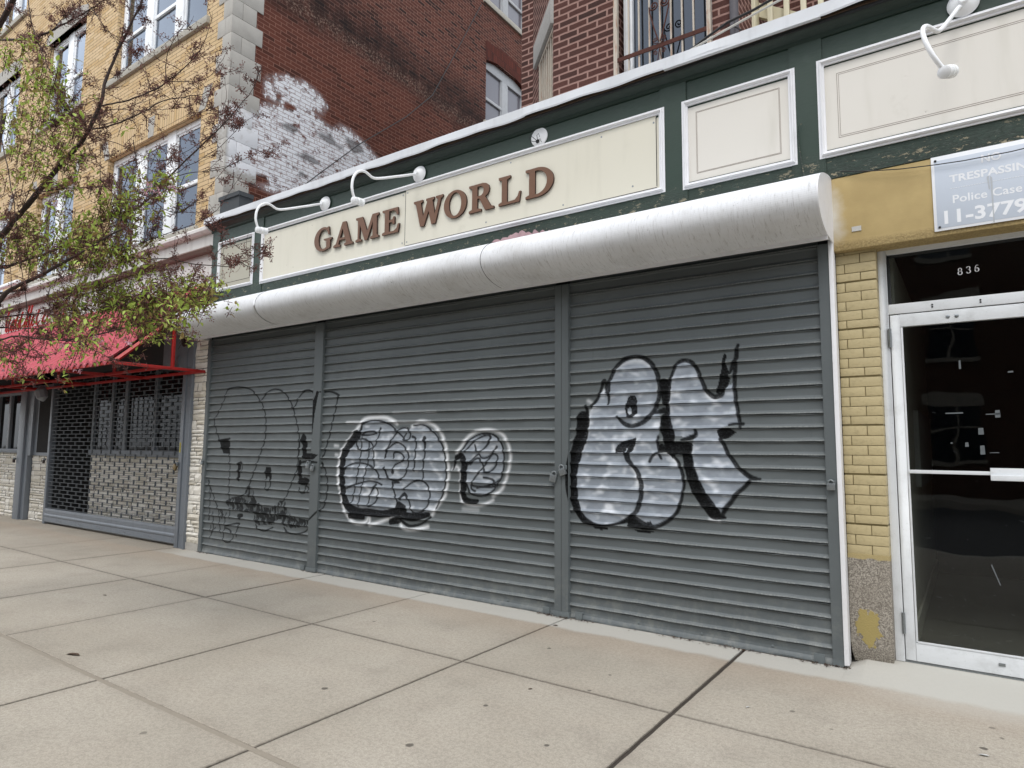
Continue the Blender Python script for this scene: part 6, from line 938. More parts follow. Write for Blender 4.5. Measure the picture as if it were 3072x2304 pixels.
# ================================================================ red brick house above
H = empty('red_brick_house', (-2.2, .3, 0), 'red brick house with a bay window rising behind the shop roof', 'house')
AX, AY = -3.293, .3
def wall_cells(us, vs, openings, P, name, mat, parent, attrs=None, uvf=None, orig=(0, 0, 0)):
    us = sorted(set([round(u, 4) for u in us]+[round(o[k], 4) for o in openings for k in (0, 1)])); vs = sorted(set([round(v, 4) for v in vs]+[round(o[k], 4) for o in openings for k in (2, 3)]))
    U, V = np.meshgrid(np.array(us), np.array(vs))
    at = {k: f(U, V) for k, f in attrs.items()} if attrs else None
    def skip(uc, vc):
        r = np.zeros(uc.shape, bool)
        for a, b_, c_, d in openings: r |= (uc > a) & (uc < b_) & (vc > c_) & (vc < d)
        return r
    return grid(np.array(us), np.array(vs), P, name, mat, parent, at, skip, uvf, orig=orig)
HL = tuple(H.location)
wall_cells([AX, -1.45], [4.5, 9.5], [(-2.605, -1.672, 4.9, 7.1)], lambda U, V: (U, U*0+.3, V), 'front_wall', m['brick_bay'], H, orig=HL)
c = MB(); 
for (x0, x1, y0, y1, z0, z1) in ((-2.605, -2.6, .3, .48, 4.9, 7.1),): c.quad((-2.605, .3, 4.9), (-2.605, .5, 4.9), (-2.605, .5, 7.1), (-2.605, .3, 7.1))
c.quad((-1.672, .3, 4.9), (-1.672, .5, 4.9), (-1.672, .5, 7.1), (-1.672, .3, 7.1)); c.quad((-2.605, .3, 7.1), (-1.672, .3, 7.1), (-1.672, .5, 7.1), (-2.605, .5, 7.1)); c.build('window_reveal', m['brick_bay'], H)
# angled bay wall, direction (-1,1)/sqrt2
q = math.sqrt(.5)
def PA(s, d=0): return (AX-q*s-q*d*0+q*d*1*0+(-q)*0, AY+q*s)   # point on the angled plane
def pa(s, d=0): # d inwards (behind the wall): inward normal (+q,+q)
    return (AX-q*s+q*d, AY+q*s+q*d)
def PAng(U, V): return AX-q*U, AY+q*U, V
wall_cells([0, 1.035], [4.5, 9.5], [(.04, .715, 4.8, 5.79)], PAng, 'angled_wall', m['brick_bay'], H, uvf=lambda U, V: (-U, V), orig=HL)
def abox(mb, s0, s1, d0, d1, z0, z1, mi=0):
    P = [pa(s0, d0), pa(s1, d0), pa(s1, d1), pa(s0, d1)]; i = len(mb.v)
    mb.v += [(p[0], p[1], z0) for p in P]+[(p[0], p[1], z1) for p in P]
    for f in ((0, 3, 2, 1), (4, 5, 6, 7), (0, 1, 5, 4), (1, 2, 6, 5), (2, 3, 7, 6), (3, 0, 4, 7)): mb.f.append(tuple(i+k for k in f)); mb.mi.append(mi)
c = MB(); abox(c, -.0, .85, -.035, .25, 5.80, 6.08); c.build('side_window_lintel', m['lintel_grey'], H, bevel=.006)
c = MB(); abox(c, .04, .715, .22, .24, 4.8, 5.79); c.build('side_window_pane', m['pane_dark'], H)
gr = MB(); abox(gr, .655, .695, .0, .03, 4.7, 5.78); abox(gr, .03, .72, .0, .03, 5.755, 5.785)
gr.build('side_grille_frame', m['rusty_white'], H)
for k in range(7):
    c = MB(); s_ = .09+k*.09; abox(c, s_-.014, s_+.014, .01, .035, 4.7, 5.76); c.build('side_grille_bar', m['rusty_white'], H)
xb, yb = pa(1.035)
c = MB(); c.quad((xb, yb, 4.5), (xb-.16, yb, 4.5), (xb-.16, yb, 9.5), (xb, yb, 9.5)); c.quad((xb-.16, yb, 4.5), (xb-.16, 11, 4.5), (xb-.16, 11, 9.5), (xb-.16, yb, 9.5)); c.build('return_wall', m['brick_bay'], H)
c = MB(); c.box(xb-.15, 3.5, 1.62, 1.8, 4.5, 9.5); c.box(xb-.15, 3.5, 1.8, 11, 9.2, 9.5); c.box(3.3, 3.5, 1.8, 11, 4.5, 9.5); c.build('rear_wall', m['brick_bay'], H)
c = MB(); c.quad((-1.45, .3, 4.5), (-1.45, 1.62, 4.5), (-1.45, 1.62, 9.5), (-1.45, .3, 9.5)); c.build('bay_flank', m['brick_bay'], H)
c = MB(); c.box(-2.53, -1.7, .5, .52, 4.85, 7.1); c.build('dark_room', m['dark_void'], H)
# sash window
wf = MB(); wf.box(-2.56, -2.47, .40, .47, 4.8, 7.1); wf.box(-2.535, -2.49, .385, .47, 4.8, 7.1); wf.box(-1.735, -1.672, .40, .47, 4.8, 7.1); wf.box(-2.47, -1.735, .42, .47, 4.98, 5.06); wf.box(-2.47, -1.735, .42, .47, 6.1, 6.15)
W_ = wf.build('window_frame', m['pvc_white'], H, bevel=.003)
c = MB(); c.box(-2.47, -1.735, .44, .445, 5.06, 6.1); c.box(-2.47, -1.735, .44, .445, 6.15, 7.1); subpart(c, 'pane', m['pane_sky'], W_, H)
c = MB(); c.box(-2.47, -1.735, .445, .46, 4.7, 4.98); subpart(c, 'lower_gap', m['dark_void'], W_, H)
gr = MB(); gr.box(-2.603, -2.565, .26, .3, 4.7, 7.1); gr.box(-1.71, -1.674, .26, .3, 4.7, 7.1); Gf = gr.build('grille_frame', m['rusty_white'], H)
c = MB(); c.box(-2.575, -1.69, .262, .272, 5.105, 5.143); subpart(c, 'cross_bar', m['rust'], Gf, H)
c = MB(); c.box(-2.575, -1.69, .262, .272, 6.4, 6.44); subpart(c, 'cross_bar', m['rust'], Gf, H)
for k in range(7):
    x = -2.452+k*.1035; c = MB(); c.box(x-.007, x+.007, .272, .286, 4.7, 7.1); subpart(c, 'bar', m['rusty_white'], Gf, H)
def spiral(cx, cz, r0, turns, a0, sgn, tail):
    pts = []
    for k in range(22):
        t = k/21; r_ = r0*(.15+.85*t); a = a0+sgn*turns*2*math.pi*(1-t); pts.append((cx+r_*math.cos(a), .258, cz+r_*math.sin(a)))
    return pts+[(x, .258, z) for x, z in tail]
xm = -2.452+3*.1035
for sgn in (-1, 1):
    c = MB(); c.tube(spiral(xm+sgn*.05, 5.52, .045, 1.6, math.pi if sgn < 0 else 0, -sgn, [(xm+sgn*.09, 5.46), (xm+sgn*.05, 5.3), (xm+sgn*.008, 5.16)]), .0065, 6); subpart(c, 'scroll', m['rust'], Gf, H, smooth=True)
    c = MB(); c.tube(spiral(xm+sgn*.04, 5.19, .022, 1.4, math.pi if sgn < 0 else 0, -sgn, [(xm+sgn*.05, 5.155), (xm+sgn*.01, 5.145)]), .004, 6); subpart(c, 'scroll', m['rust'], Gf, H, smooth=True)
    c = MB(); c.tube(spiral(xm+sgn*.04, 5.055, .022, 1.4, math.pi if sgn < 0 else 0, sgn, [(xm+sgn*.05, 5.08), (xm+sgn*.01, 5.1)]), .004, 6); subpart(c, 'scroll', m['rust'], Gf, H, smooth=True)
    c = MB(); c.tube([(xm, .258, 5.09), (xm+sgn*.02, .258, 4.98), (xm+sgn*.035, .258, 4.9)], .004, 6); subpart(c, 'scroll', m['rust'], Gf, H, smooth=True)
tag(MB().tube([(-1.475, .27, 4.7), (-1.475, .27, 9.4)], .038, 12).build('downspout', m['pipe_grey'], smooth=True, orig=(-1.475, .27, 4.7)), 'dark grey pipe running up beside the cream porch post', 'downpipe')
# porch
Pq = empty('porch', (-1.2, .8, 4.72), 'cream painted timber porch with post and balusters above the shop roof', 'porch')
c = MB(); c.box(-1.575, -1.42, .75, .9, 4.72, 7.5); c.box(-1.565, -1.43, .745, .75, 4.72, 7.5); c.build('porch_post', m['cream_wood'], Pq, bevel=.006)
for k, x in enumerate((-1.30, -1.16, -1.02, -.88, -.74, -.6, -.46, -.32, -.18)):
    c = MB(); c.box(x-.022, x+.022, .78, .82, 4.8, 6.2); c.build('baluster', m['cream_wood'], Pq, bevel=.003)
c = MB(); c.box(-1.42, .5, .76, .84, 6.2, 6.28); c.build('handrail', m['cream_wood'], Pq, bevel=.004)
c = MB(); c.prism([(-1.42, 5.62), (-1.42, 5.48), (-.5, 4.86), (-.5, 5.0)], .9, .95, 'y'); c.build('stair_stringer', m['cream_wood'], Pq)
c = MB(); c.box(-1.42, .6, .76, 1.6, 4.72, 4.79); c.build('porch_deck', m['cream_wood'], Pq)
tag(MB().tube([(-2.0, .1, 4.78), (-1.7, .12, 4.93), (-1.5, .15, 5.03), (-1.3, .2, 5.09), (-1.1, .15, 5.1), (-.9, .1, 5.08), (-.6, .1, 5.06), (-.2, .1, 5.12)], .011, 8).tube([(-1.42, .35, 5.9), (-1.47, .33, 5.5), (-1.49, .3, 5.2), (-1.45, .2, 5.0), (-1.38, .12, 4.9)], .007, 6).build('cable', m['cable_black'], smooth=True, orig=(-1.7, .1, 4.8)), 'black cables draped past the foot of the cream porch post', 'cable')
tag(MB().tube([(-2.05, .05, 4.77), (-1.6, .08, 4.9), (-1.2, .1, 5.0), (-.8, .08, 5.06), (-.3, .05, 5.12)], .009, 8).build('cable', m['cable_white'], smooth=True, orig=(-1.8, .05, 4.8)), 'pale cable lying just under the black cables by the cream porch', 'cable')

# ================================================================ ochre brick building on the left
O = empty('ochre_building', (-8.87, .1, 0), 'three storey ochre brick building with pale stone corner blocks and a red brick side wall', 'building')
OL = tuple(O.location); XC = -8.87; FY = .1
win = []
for (x0, x1) in ((-12.72, -9.6),): win += [(x0, x1, 4.80, 6.66), (x0, x1, 8.2, 10.05), (x0, x1, 11.6, 13.4)]
for (x0, x1) in ((-15.95, -14.1), (-19.35, -17.48), (-22.7, -20.85)): win += [(x0, x1, 4.80, 6.66), (x0, x1, 8.2, 10.05), (x0, x1, 11.45, 13.3)]
wall_cells([-34, XC], [3.0, 15], win, lambda U, V: (U, U*0+FY, V), 'front_wall', m['brick_ochre'], O, orig=OL)
for a, b_, z0, z1 in win:
    rv = MB(); d = FY+.2; rv.quad((a, FY, z0), (a, d, z0), (a, d, z1), (a, FY, z1)); rv.quad((b_, FY, z0), (b_, d, z0), (b_, d, z1), (b_, FY, z1)); rv.quad((a, FY, z1), (b_, FY, z1), (b_, d, z1), (a, d, z1)); rv.build('window_reveal', m['brick_ochre'], O)
def sash(x0, x1, z0, z1, y, n, curt=0):
    c = MB(); w_ = .07; c.box(x0, x0+w_, y, y+.07, z0, z1); c.box(x1-w_, x1, y, y+.07, z0, z1); c.box(x0, x1, y+.003, y+.067, z1-w_-.02, z1); c.box(x0, x1, y+.003, y+.067, z0, z0+.05)
    cw = (x1-x0)/n
    for k in range(1, n): xx = x0+k*cw; c.box(xx-.13, xx+.13, y-.01, y+.068, z0, z1)
    zm = (z0+z1)/2-.1
    for k in range(n):
        a = x0+k*cw+(.13 if k else .07); b_ = x0+(k+1)*cw-(.13 if k < n-1 else .07)
        c.box(a, b_, y+.012, y+.06, zm-.03, zm+.03); c.box(a, a+.035, y+.02, y+.06, z0, z1); c.box(b_-.035, b_, y+.02, y+.06, z0, z1); c.box(a, b_, y+.02, y+.06, z1-.13, z1-.09)
    fr = c.build('window_frame', m['pvc_white'], O, bevel=.004)
    for k in range(n):
        a = x0+k*cw+.16*(k > 0)+.1*(k == 0); b_ = x0+(k+1)*cw-.16*(k < n-1)-.1*(k == n-1)
        q_ = MB(); q_.box(a, b_, y+.035, y+.04, zm+.03, z1-.13); q_.box(a, b_, y+.045, y+.05, z0+.05, zm-.03); subpart(q_, 'pane', m['pane_sky'], fr, O)
        if (k+curt) % 3 == 0: q_ = MB(); q_.box(a+.02, b_-.02, y+.12, y+.125, z0+.05+.7*(k % 2), z1-.1); subpart(q_, 'blind', m['curtain_grey'], fr, O)
for i, (a, b_, z0, z1) in enumerate(win): sash(a+.01, b_-.01, z0, z1-.005, FY+.1, 3 if b_-a > 2.5 else 2, i)
for a, b_, z0, z1 in win:
    c = MB(); c.box(a-.22, b_+.1, FY-.055, FY+.1, z0-.125, z0); c.build('window_sill', m['sill_stone'], O, bevel=.008)
    if b_-a < 2.5 and z0 > 6:   # flat stone head with raised middle
        c = MB(); c.prism([(a-.12, z1), (b_+.05, z1), (b_+.05, z1+.2), ((a+b_)/2+.5, z1+.34), ((a+b_)/2-.5, z1+.34), (a-.12, z1+.2)], FY-.006, FY+.1, 'y'); c.build('window_head', m['limestone'], O)
    else:                        # brick arch with splayed stone ends and keystones
        zt = z1+.42
        kk = [a-.02, a+(b_-a)*.5, b_+.02]
        for j, x in enumerate(kk):
            lean = (-.14, 0, .16)[j]; hw = .09
            c = MB(); c.prism([(x-hw, z1+.005), (x+hw, z1+.005), (x+hw+.02+lean, zt-.06), (x-hw-.02+lean, zt-.06)], FY-.012, FY+.1, 'y'); c.build('keystone', m['limestone'], O)
        c = MB(); c.prism([(a+.07, z1+.002), (b_-.07, z1+.002), (b_+.08, z1+.36), (a-.08, z1+.36)], FY-.004, FY+.1, 'y'); c.build('brick_arch', m['brick_arch'], O)
# corner blocks
k = 0; z = 4.64; 
z0q = 7.145-.278*9
while z0q < 15:
    z1q = z0q+.278; long_ = (round((z0q-7.145)/.278) % 2 == 0)
    xl, ys_ = (-9.24, FY+.53) if long_ else (-9.08, FY+.40)
    if not long_: xl, ys_ = -9.09, .5
    else: ys_ = .615
    g2 = .0022
    if long_:
        c = MB(); c.box(xl, -9.03-g2, FY-.012, FY+.1, z0q+g2, z1q-g2); c.build('quoin', m['quoin_stone'], O, bevel=.004)
        c = MB(); c.box(-9.03+g2, XC+.012, FY-.012, ys_, z0q+g2, z1q-g2); c.build('quoin', m['quoin_stone'], O, bevel=.004)
    else:
        c = MB(); c.box(xl, XC+.012, FY-.012, FY+.165-g2, z0q+g2, z1q-g2); c.build('quoin', m['quoin_stone'], O, bevel=.004)
        c = MB(); c.box(XC-.1, XC+.012, FY+.165+g2, ys_, z0q+g2, z1q-g2); c.build('quoin', m['quoin_stone'], O, bevel=.004)
    z0q = z1q
# side wall with lost paint
sw_ = [(6.42, 8.12, 9.0, 10.62), (6.36, 8.15, 12.0, 13.8)]
def sdf(Y, Z, P):
    d = np.full(Y.shape, 9.)
    for a, b_ in zip(P, P[1:]+P[:1]): dd, _ = segd(Y, Z, a, b_); d = np.minimum(d, dd)
    return np.where(inpoly(Y, Z, P), d, -d)
def wattr(U, V):
    mk = np.full(U.shape, -1.)
    for P in WWHITE: mk = np.maximum(mk, sdf(U, V, P))
    rd = np.full(U.shape, -1.)
    for P in WRED: rd = np.maximum(rd, sdf(U, V, P))
    gy = np.full(U.shape, -1.)
    for P in WGRAY: gy = np.maximum(gy, sdf(U, V, P))
    a = np.clip(.5+mk*3.2, 0, 1)*np.clip(1-(.5+rd*8), 0, 1); return np.stack([a, np.clip(.35+gy*4, 0, 1)*(mk > 0), a*0, a*0+1], -1)
ys_ = list(np.arange(.1, 3.5, .025))+[3.6, 5, 6, 7, 8, 10, 12.5]; zs_ = [4.5]+list(np.arange(5.2, 7.7, .025))+[7.8, 8.2, 9, 10, 11, 12, 13, 15]
wall_cells(ys_, zs_, sw_, lambda U, V: (U*0+XC, U, V), 'side_wall', m['brick_side'], O, {'wall': wattr}, orig=(-8.87, .1, 0))
for a, b_, z0, z1 in sw_:
    c = MB(); d = XC-.22; c.quad((XC, a, z0), (d, a, z0), (d, a, z1), (XC, a, z1)); c.quad((XC, b_, z0), (d, b_, z0), (d, b_, z1), (XC, b_, z1)); c.quad((XC, a, z1), (XC, b_, z1), (d, b_, z1), (d, a, z1)); c.quad((XC, a, z0), (XC, b_, z0), (d, b_, z0), (d, a, z0)); c.build('side_window_reveal', m['brick_rear'], O)
for a, b_, z0, z1 in sw_:
    x = XC-.1; c = MB(); mid = (a+b_)/2+.03; c.box(x-.06, x, a, a+.05, z0, z1); c.box(x-.06, x, b_-.05, b_, z0, z1); c.box(x-.06, x+.01, mid-.11, mid+.11, z0, z1); c.box(x-.058, x+.012, a, b_, z1-.25, z1); c.box(x-.055, x+.005, a, mid, z0+.62, z0+.69); c.box(x-.055, x+.005, mid, b_, z0+.62, z0+.69); c.box(x-.05, x+.02, a, b_, z0, z0+.06)
    for t0 in (a+.05, mid-.15, mid+.11, b_-.09): c.box(x-.05, x-.004, t0, t0+.04, z0, z1-.2)
    fr = c.build('window_frame', m['alu_grey'], O, bevel=.004); q_ = MB(); q_.box(x-.045, x-.04, a, b_, z0, z1-.2); subpart(q_, 'pane', m['pane_film'], fr, O)
    c = MB(); c.box(XC-.1, XC+.05, a-.08, b_+.05, z0-.13, z0); c.build('window_sill', m['sill_stone'], O, bevel=.006)
# brick relieving arch over the lower side window
c = MB(); n = 12; a, b_ = 6.40, 8.14
pts_o = [(a-.02+(b_-a+.04)*k/n, 10.62+.34+.1*math.sin(math.pi*k/n)) for k in range(n+1)]; pts_i = [(a+(b_-a)*k/n, 10.5+.16*math.sin(math.pi*k/n)) for k in range(n+1)]
for k in range(n): 
    for e in (XC+.006,): c.quad((e, *pts_i[k]), (e, *pts_i[k+1]), (e, *pts_o[k+1]), (e, *pts_o[k])); c.quad((e, *pts_i[k]), (e, *pts_i[k+1]), (e-.15, *pts_i[k+1]), (e-.15, *pts_i[k]))
c.build('relieving_arch', m['brick_arch_side'], O)
c = MB(); c.box(-34, XC-.3, FY+.5, 12.4, 0, 15); c.build('core', m['dark_void'], O)
# stone band and cornice over its shop
c = MB(); c.prism([(.2, 4.66), (-.06, 4.66), (-.09, 4.63), (-.09, 4.585), (-.06, 4.555), (0, 4.55), (0, 4.36), (.2, 4.36)], -34, -8.9); c.build('stone_band', m['band_white'], O)
c = MB(); c.prism([(.2, 4.36), (-.035, 4.36), (-.05, 4.335), (-.035, 4.31), (-.02, 4.285), (.2, 4.285)], -34, -8.9); c.build('band_moulding', m['band_brown'], O)
c = MB(); c.box(-34, -8.885, .06, .2, 3.4, 4.285); c.build('sign_band', m['band_white'], O)
for x in (-11.6, -14.4, -17.2): c = MB(); c.box(x-.004, x+.004, .057, .07, 3.7, 4.285); c.build('band_joint', m['dull_dark'], O)
c = MB(); c.tube([(-17.5, -.12, 4.78), (-15.9, -.12, 4.78)], .05, 12); c.build('white_pipe', m['pvc_white'], O, smooth=True)
# storefront wall with split-face stone
def veneer(mb, x0, x1, z0, z1, y, rn, deep=.03):
    z = z0
    while z < z1-.01:
        h = rn.choice([.045, .06, .09, .13]); h = min(h, z1-z); 
        if z1-z-h < .03: h = z1-z
        x = x0
        while x < x1-.005:
            L = rn.choice([.12, .2, .3, .42])*(.8+.4*rn.random()); 
            if x1-x-L < .06: L = x1-x
            sub = [(z, z+h)] if h < .1 or rn.random() < .45 else [(z, z+h*.5), (z+h*.5, z+h)]
            for a, b_ in sub:
                g4 = .006; d = deep*(.4+.6*rn.random()); mi = 0 if rn.random() < .65 else 1
                X0, X1, A, B_ = x+g4/2, x+L-g4/2, a+g4/2, b_-g4/2; i0 = len(mb.v); nx, nz = max(2, int(L/.05)), 2
                for jz in range(nz+1):
                    for jx in range(nx+1):
                        e = (jx in (0, nx)) or (jz in (0, nz)); mb.v.append((X0+(X1-X0)*jx/nx, y-d*(.35 if e else 1)-rn.uniform(0, .012), A+(B_-A)*jz/nz))
                for jz in range(nz):
                    for jx in range(nx): p = i0+jz*(nx+1)+jx; mb.f.append((p, p+1, p+nx+2, p+nx+1)); mb.mi.append(mi)
            x += L
        z += h
    mb.box(x0, x1, y-.001, y+.12, z0, z1, mi=2)
    return mb
rv_ = random.Random(77); VM = [m['veneer_a'], m['veneer_b'], m['veneer_joint']]
veneer(MB(), -9.17, -8.85, .1, 3.02, .0, rv_).build('stone_pier', VM, O)
c = MB(); c.box(-9.17, -8.85, -.02, .1, 0, .1); c.build('pier_plinth', m['limestone'], O)
IY = .35
veneer(MB(), -13.15, -9.4, .1, 1.27, IY, rv_).build('stone_dado', VM, O)
veneer(MB(), -15.07, -14.12, .0, 1.24, .1, rv_).build('stone_dado', VM, O)
veneer(MB(), -24, -15.5, .0, 1.28, .08, rv_).build('stone_dado', VM, O)
veneer(MB(), -13.62, -13.48, .05, 2.35, IY+.5, rv_).build('stone_mullion', VM, O)
c = MB(); c.box(-13.15, -9.4, IY-.07, IY+.1, 1.27, 1.36)
for x in (-13.15, -12.45, -11.95, -10.95, -10.0): c.box(x, x+.09, IY-.04, IY+.05, 1.36, 3.2)
fr = c.build('shop_window_frame', m['rail_blue'], O, bevel=.004)
c = MB(); c.box(-13.1, -9.4, IY, IY+.006, 1.36, 3.2); subpart(c, 'pane', m['pane_dim'], fr, O)
c = MB(); c.box(-24, -15.5, .0, .12, 1.28, 1.36); c.box(-24, -15.5, .0, .12, 2.45, 2.55)
for x in (-22, -20, -18, -16.9, -16.25, -15.65): c.box(x, x+.1, .01, .11, 1.36, 2.45)
fr = c.build('shop_window_frame', m['rail_blue'], O, bevel=.004)
c = MB(); c.box(-24, -15.5, .06, .066, 1.36, 2.45); subpart(c, 'pane', m['pane_dim'], fr, O)
c = MB(); c.box(-14.95, -14.12, .05, .12, 1.24, 2.6); c.box(-15.08, -14.95, .0, .12, 1.24, 2.6); c.build('side_panel', m['rail_blue'], O)
c = MB(); c.box(-14.8, -14.15, .046, .05, 1.3, 2.55); c.build('side_pane', m['dark_void'], O)
c = MB(); c.box(-14.12, -9.2, 2.4, 2.45, 0, 3.4); c.box(-24, -9.2, .5, .52, 2.6, 3.4); c.box(-34, -24, .1, .3, 0, 3.4); c.box(-14.12, -13.15, 1.6, 1.65, 0, 3.2); c.box(-24, -15.5, .3, .35, 0, 3.3); c.build('dim_interior', m['dull_dark'], O)
c = MB(); c.box(-14.15, -14.1, .1, 1.6, 0, 3.2); c.box(-13.17, -13.12, IY+.1, 1.6, 0, 3.2); c.build('entry_side', m['dull_dark'], O)
c = MB(); c.box(-13.0, -12.2, 1.5, 1.55, .05, 2.2); c.build('entry_door', m['rust'], O)
# ---- awning
Aw = empty('awning', (-8.9, 0, 2.5), 'corrugated crimson awning on a red steel frame over the neighbouring shop', 'awning'); AL = tuple(Aw.location)
def ridge(x): t = (x/.197) % 1.; return .062*np.where(t < .5, (1-np.cos(2*np.pi*t))/2, (1-np.cos(2*np.pi*t))/2)**.8
rows = [(-1.27, -.93), (-.95, -.62), (-.64, -.31), (-.33, 0.02)]
for i, (ya, yb) in enumerate(rows):
    xs = np.arange(-24, -8.93, .0164); vs = np.array([0, .03, .3, .6, 1.])
    def P(U, V, ya=ya, yb=yb):
        y = ya+(yb-ya)*V; z = 2.505+(y+1.24)*(3.74-2.505)/1.24+ridge(U)+.045*(1-V)-.002; return U, y-.0*V, z
    grid(xs, vs, P, 'roof_sheet', m['awning_red'], Aw, smooth=True, orig=AL)
    o_ = grid(xs, np.array([0, 1.]), (lambda U, V, ya=ya: (U, np.full(U.shape, ya), 2.505+(ya+1.24)*.996+ridge(U)+.043-V*.04)), 'sheet_edge', m['awning_red'], Aw, smooth=True, orig=AL)
fx = -8.925
def bar(mb, p, q_, w_=.02): 
    mb.tube([p, q_], w_, 4)
for i, fx in enumerate((-8.91, -10.6, -12.6, -14.6, -16.6, -18.8, -21, -23.5)):
    c = MB(); c.box(fx-.02, fx+.02, -1.24, .05, 2.49, 2.53); c.build('bottom_arm', m['red_steel'], Aw, bevel=.003)
    c = MB(); c.tube([(fx, -1.25, 2.5), (fx, 0.03, 3.68)], .028, 4); c.build('rafter', m['red_steel'], Aw)
    c = MB(); c.box(fx-.018, fx+.018, -.5, -.46, 2.53, 3.2); c.build('strut', m['red_steel'], Aw, bevel=.003)
c = MB(); c.box(-8.93, -8.89, -.46, .05, 3.15, 3.19); c.build('tie', m['red_steel'], Aw)
for y, z in ((-1.24, 2.51), (-.6, 2.51), (-.05, 2.51)): c = MB(); c.box(-24, -8.93, y-.02, y+.02, z-.02, z+.018); c.build('front_rail', m['red_steel'], Aw, bevel=.003)
c = MB(); rn = random.Random(31)
x = -16.7
strokes = [(0, .42), (.12, .3), (.26, .2), (.38, .22), (.52, .32), (.64, .2), (.76, .34), (.98, .18), (1.1, .42), (1.24, .42), (1.36, .22), (1.6, .3), (1.9, .18), (2.1, .22), (2.45, .4), (2.6, .2), (2.85, .34)]
for dx, h in strokes:
    c.tube([(x+dx, -.02, 3.82), (x+dx+.05, -.03, 3.82+h*.5), (x+dx+.12, -.02, 3.82+h)], .017, 6); c.tube([(x+dx-.04, -.02, 3.86), (x+dx+.08, -.03, 3.80), (x+dx+.16, -.02, 3.88)], .012, 6)
c.build('script_lettering', m['red_steel'], O, smooth=True)
# ---- open grille shutter
Gs = empty('security_grille', (-11.6, .03, 0), 'grey open link roller grille over the neighbouring shop window', 'security grille'); GL = tuple(Gs.location)
c = MB(); z = .30; rowi = 0; xl, xr = -14.08, -9.45
while z < 2.62:
    c.box(xl, xr, .026, .034, z-.0038, z+.0038)
    x = xl+.17+(rowi % 2)*.17
    while x < xr-.02: c.box(x-.005, x+.005, .018, .042, z-.006, z+.0672+.006); x += .338
    z += .0672; rowi += 1
c.build('link_curtain', m['grille_metal'], Gs)
c = MB(); c.prism([(.04, .285), (.0, .285), (-.004, .25), (.0, .19), (-.012, .17), (-.012, .15), (0, .135), (0, .05), (.02, .03), (.04, .03)], xl, xr); c.build('bottom_bar', m['rail_blue'], Gs)
for x in (-13.4, -12.6, -11.8, -11.0, -10.2, -9.6): c = MB(); c.lathe([(.01, 0), (.01, .006)], (x, .0, .09), (0, -1, 0), 8); c.build('rivet', m['galv'], Gs)
c = MB(); c.box(-9.46, -9.2, -.03, .12, .0, 2.6); c.box(-9.36, -9.345, -.045, -.03, .01, 3.25); c.box(-9.2, -9.17, -.05, .12, .0, 3.3); c.build('right_rail', m['rail_blue'], Gs, bevel=.003)
for z in (.2, .75, 1.3, 1.8, 2.3, 2.9): c = MB(); c.lathe([(.01, 0), (.01, .007)], (-9.27, -.03, z), (0, -1, 0), 8); c.build('rivet', m['galv'], Gs)
c = MB(); c.box(-14.16, -14.08, -.0, .1, .0, 2.6); c.build('left_rail', m['rail_blue'], Gs, bevel=.003)
c = MB(); c.box(-10.05, -9.22, -.035, .3, 2.6, 3.42); c.build('motor_housing', m['rail_blue'], Gs, bevel=.004)
c = MB(); c.box(-14.1, -10.05, -.02, .4, 2.72, 3.4); c.build('grille_box', m['dull_dark'], Gs)
c = MB(); n = 22; pts = []
for k in range(n*2): r_ = .085 if k % 2 else .072; a = math.pi*k/n; pts.append((-9.40+r_*math.cos(a), 2.99+r_*math.sin(a)))
c.prism(pts, -.075, -.045, 'y'); c.lathe([(.03, 0), (.03, .03)], (-9.4, -.07, 2.99), (0, -1, 0), 12); c.build('chain_gear', m['rust_dark'], Gs)
c = MB(); c.box(-9.62, -9.58, -.06, -.03, 2.62, 2.78); c.box(-9.7, -9.62, -.05, -.03, 2.62, 2.7); c.build('bracket', m['galv'], Gs)
c = MB(); c.box(-9.445, -9.415, -.032, -.029, 1.36, 1.5); c.build('warning_label', m['yellow_label'], Gs)
c = MB()
for k in range(7): c.box(-9.44, -9.42, -.0335, -.031, 1.375+k*.017, 1.382+k*.017)
c.build('label_print', m['dull_dark'], Gs)
padlock(-9.49, 1.15, -.04, 1.5, 'brassy padlock on the right rail of the link grille', .5, 'padlocks on the neighbouring grille', 'brass')
padlock(-14.2, 1.14, -.02, 1.2, 'dark padlock on the left rail of the link grille', 0, 'padlocks on the neighbouring grille', 'rust_dark')
Ps = empty('grey_post', (-15.3, 0, 0), 'tall blue grey steel post left of the link grille', 'post'); c = MB(); c.box(-15.5, -15.22, -.04, .1, 0, 2.55); c.box(-15.22, -15.08, 0, .1, 0, 2.55); c.build('channel', m['rail_blue'], Ps, bevel=.004)
for z in (.2, 1.0, 1.9): c = MB(); c.lathe([(.01, 0), (.01, .007)], (-15.3, -.04, z), (0, -1, 0), 8); c.build('rivet', m['galv'], Ps)
padlock(-15.55, 1.13, -.05, 1.3, 'black padlock hanging on the tall blue grey post', 0, 'padlocks on the neighbouring grille', 'rust_dark')
tag(MB().tube([(-13.9, -.25, 2.50), (-13.85, -.28, 2.40), (-13.8, -.27, 2.3), (-13.82, -.25, 2.24)], [.05, .11, .09, .02], 9).build('plastic_bag', m['curtain_grey'], smooth=True, orig=(-13.85, -.25, 2.5)), 'crumpled pale plastic bag hanging under the red awning', 'bag')
# ---- cable down the side wall
tag(MB().tube([(-8.84, 6.17, 11.72), (-8.84, 5.13, 9.79), (-8.83, 4.55, 8.75), (-8.83, 3.8, 7.95), (-8.8, 2.6, 6.9), (-8.78, 1.7, 6.0), (-8.7, .8, 5.1), (-8.6, .2, 4.75)], .009, 6).build('cable', m['cable_black'], smooth=True, orig=(-8.84, .2, 4.75)), 'thin dark cable sagging down the red brick side wall to the roof edge', 'cable')
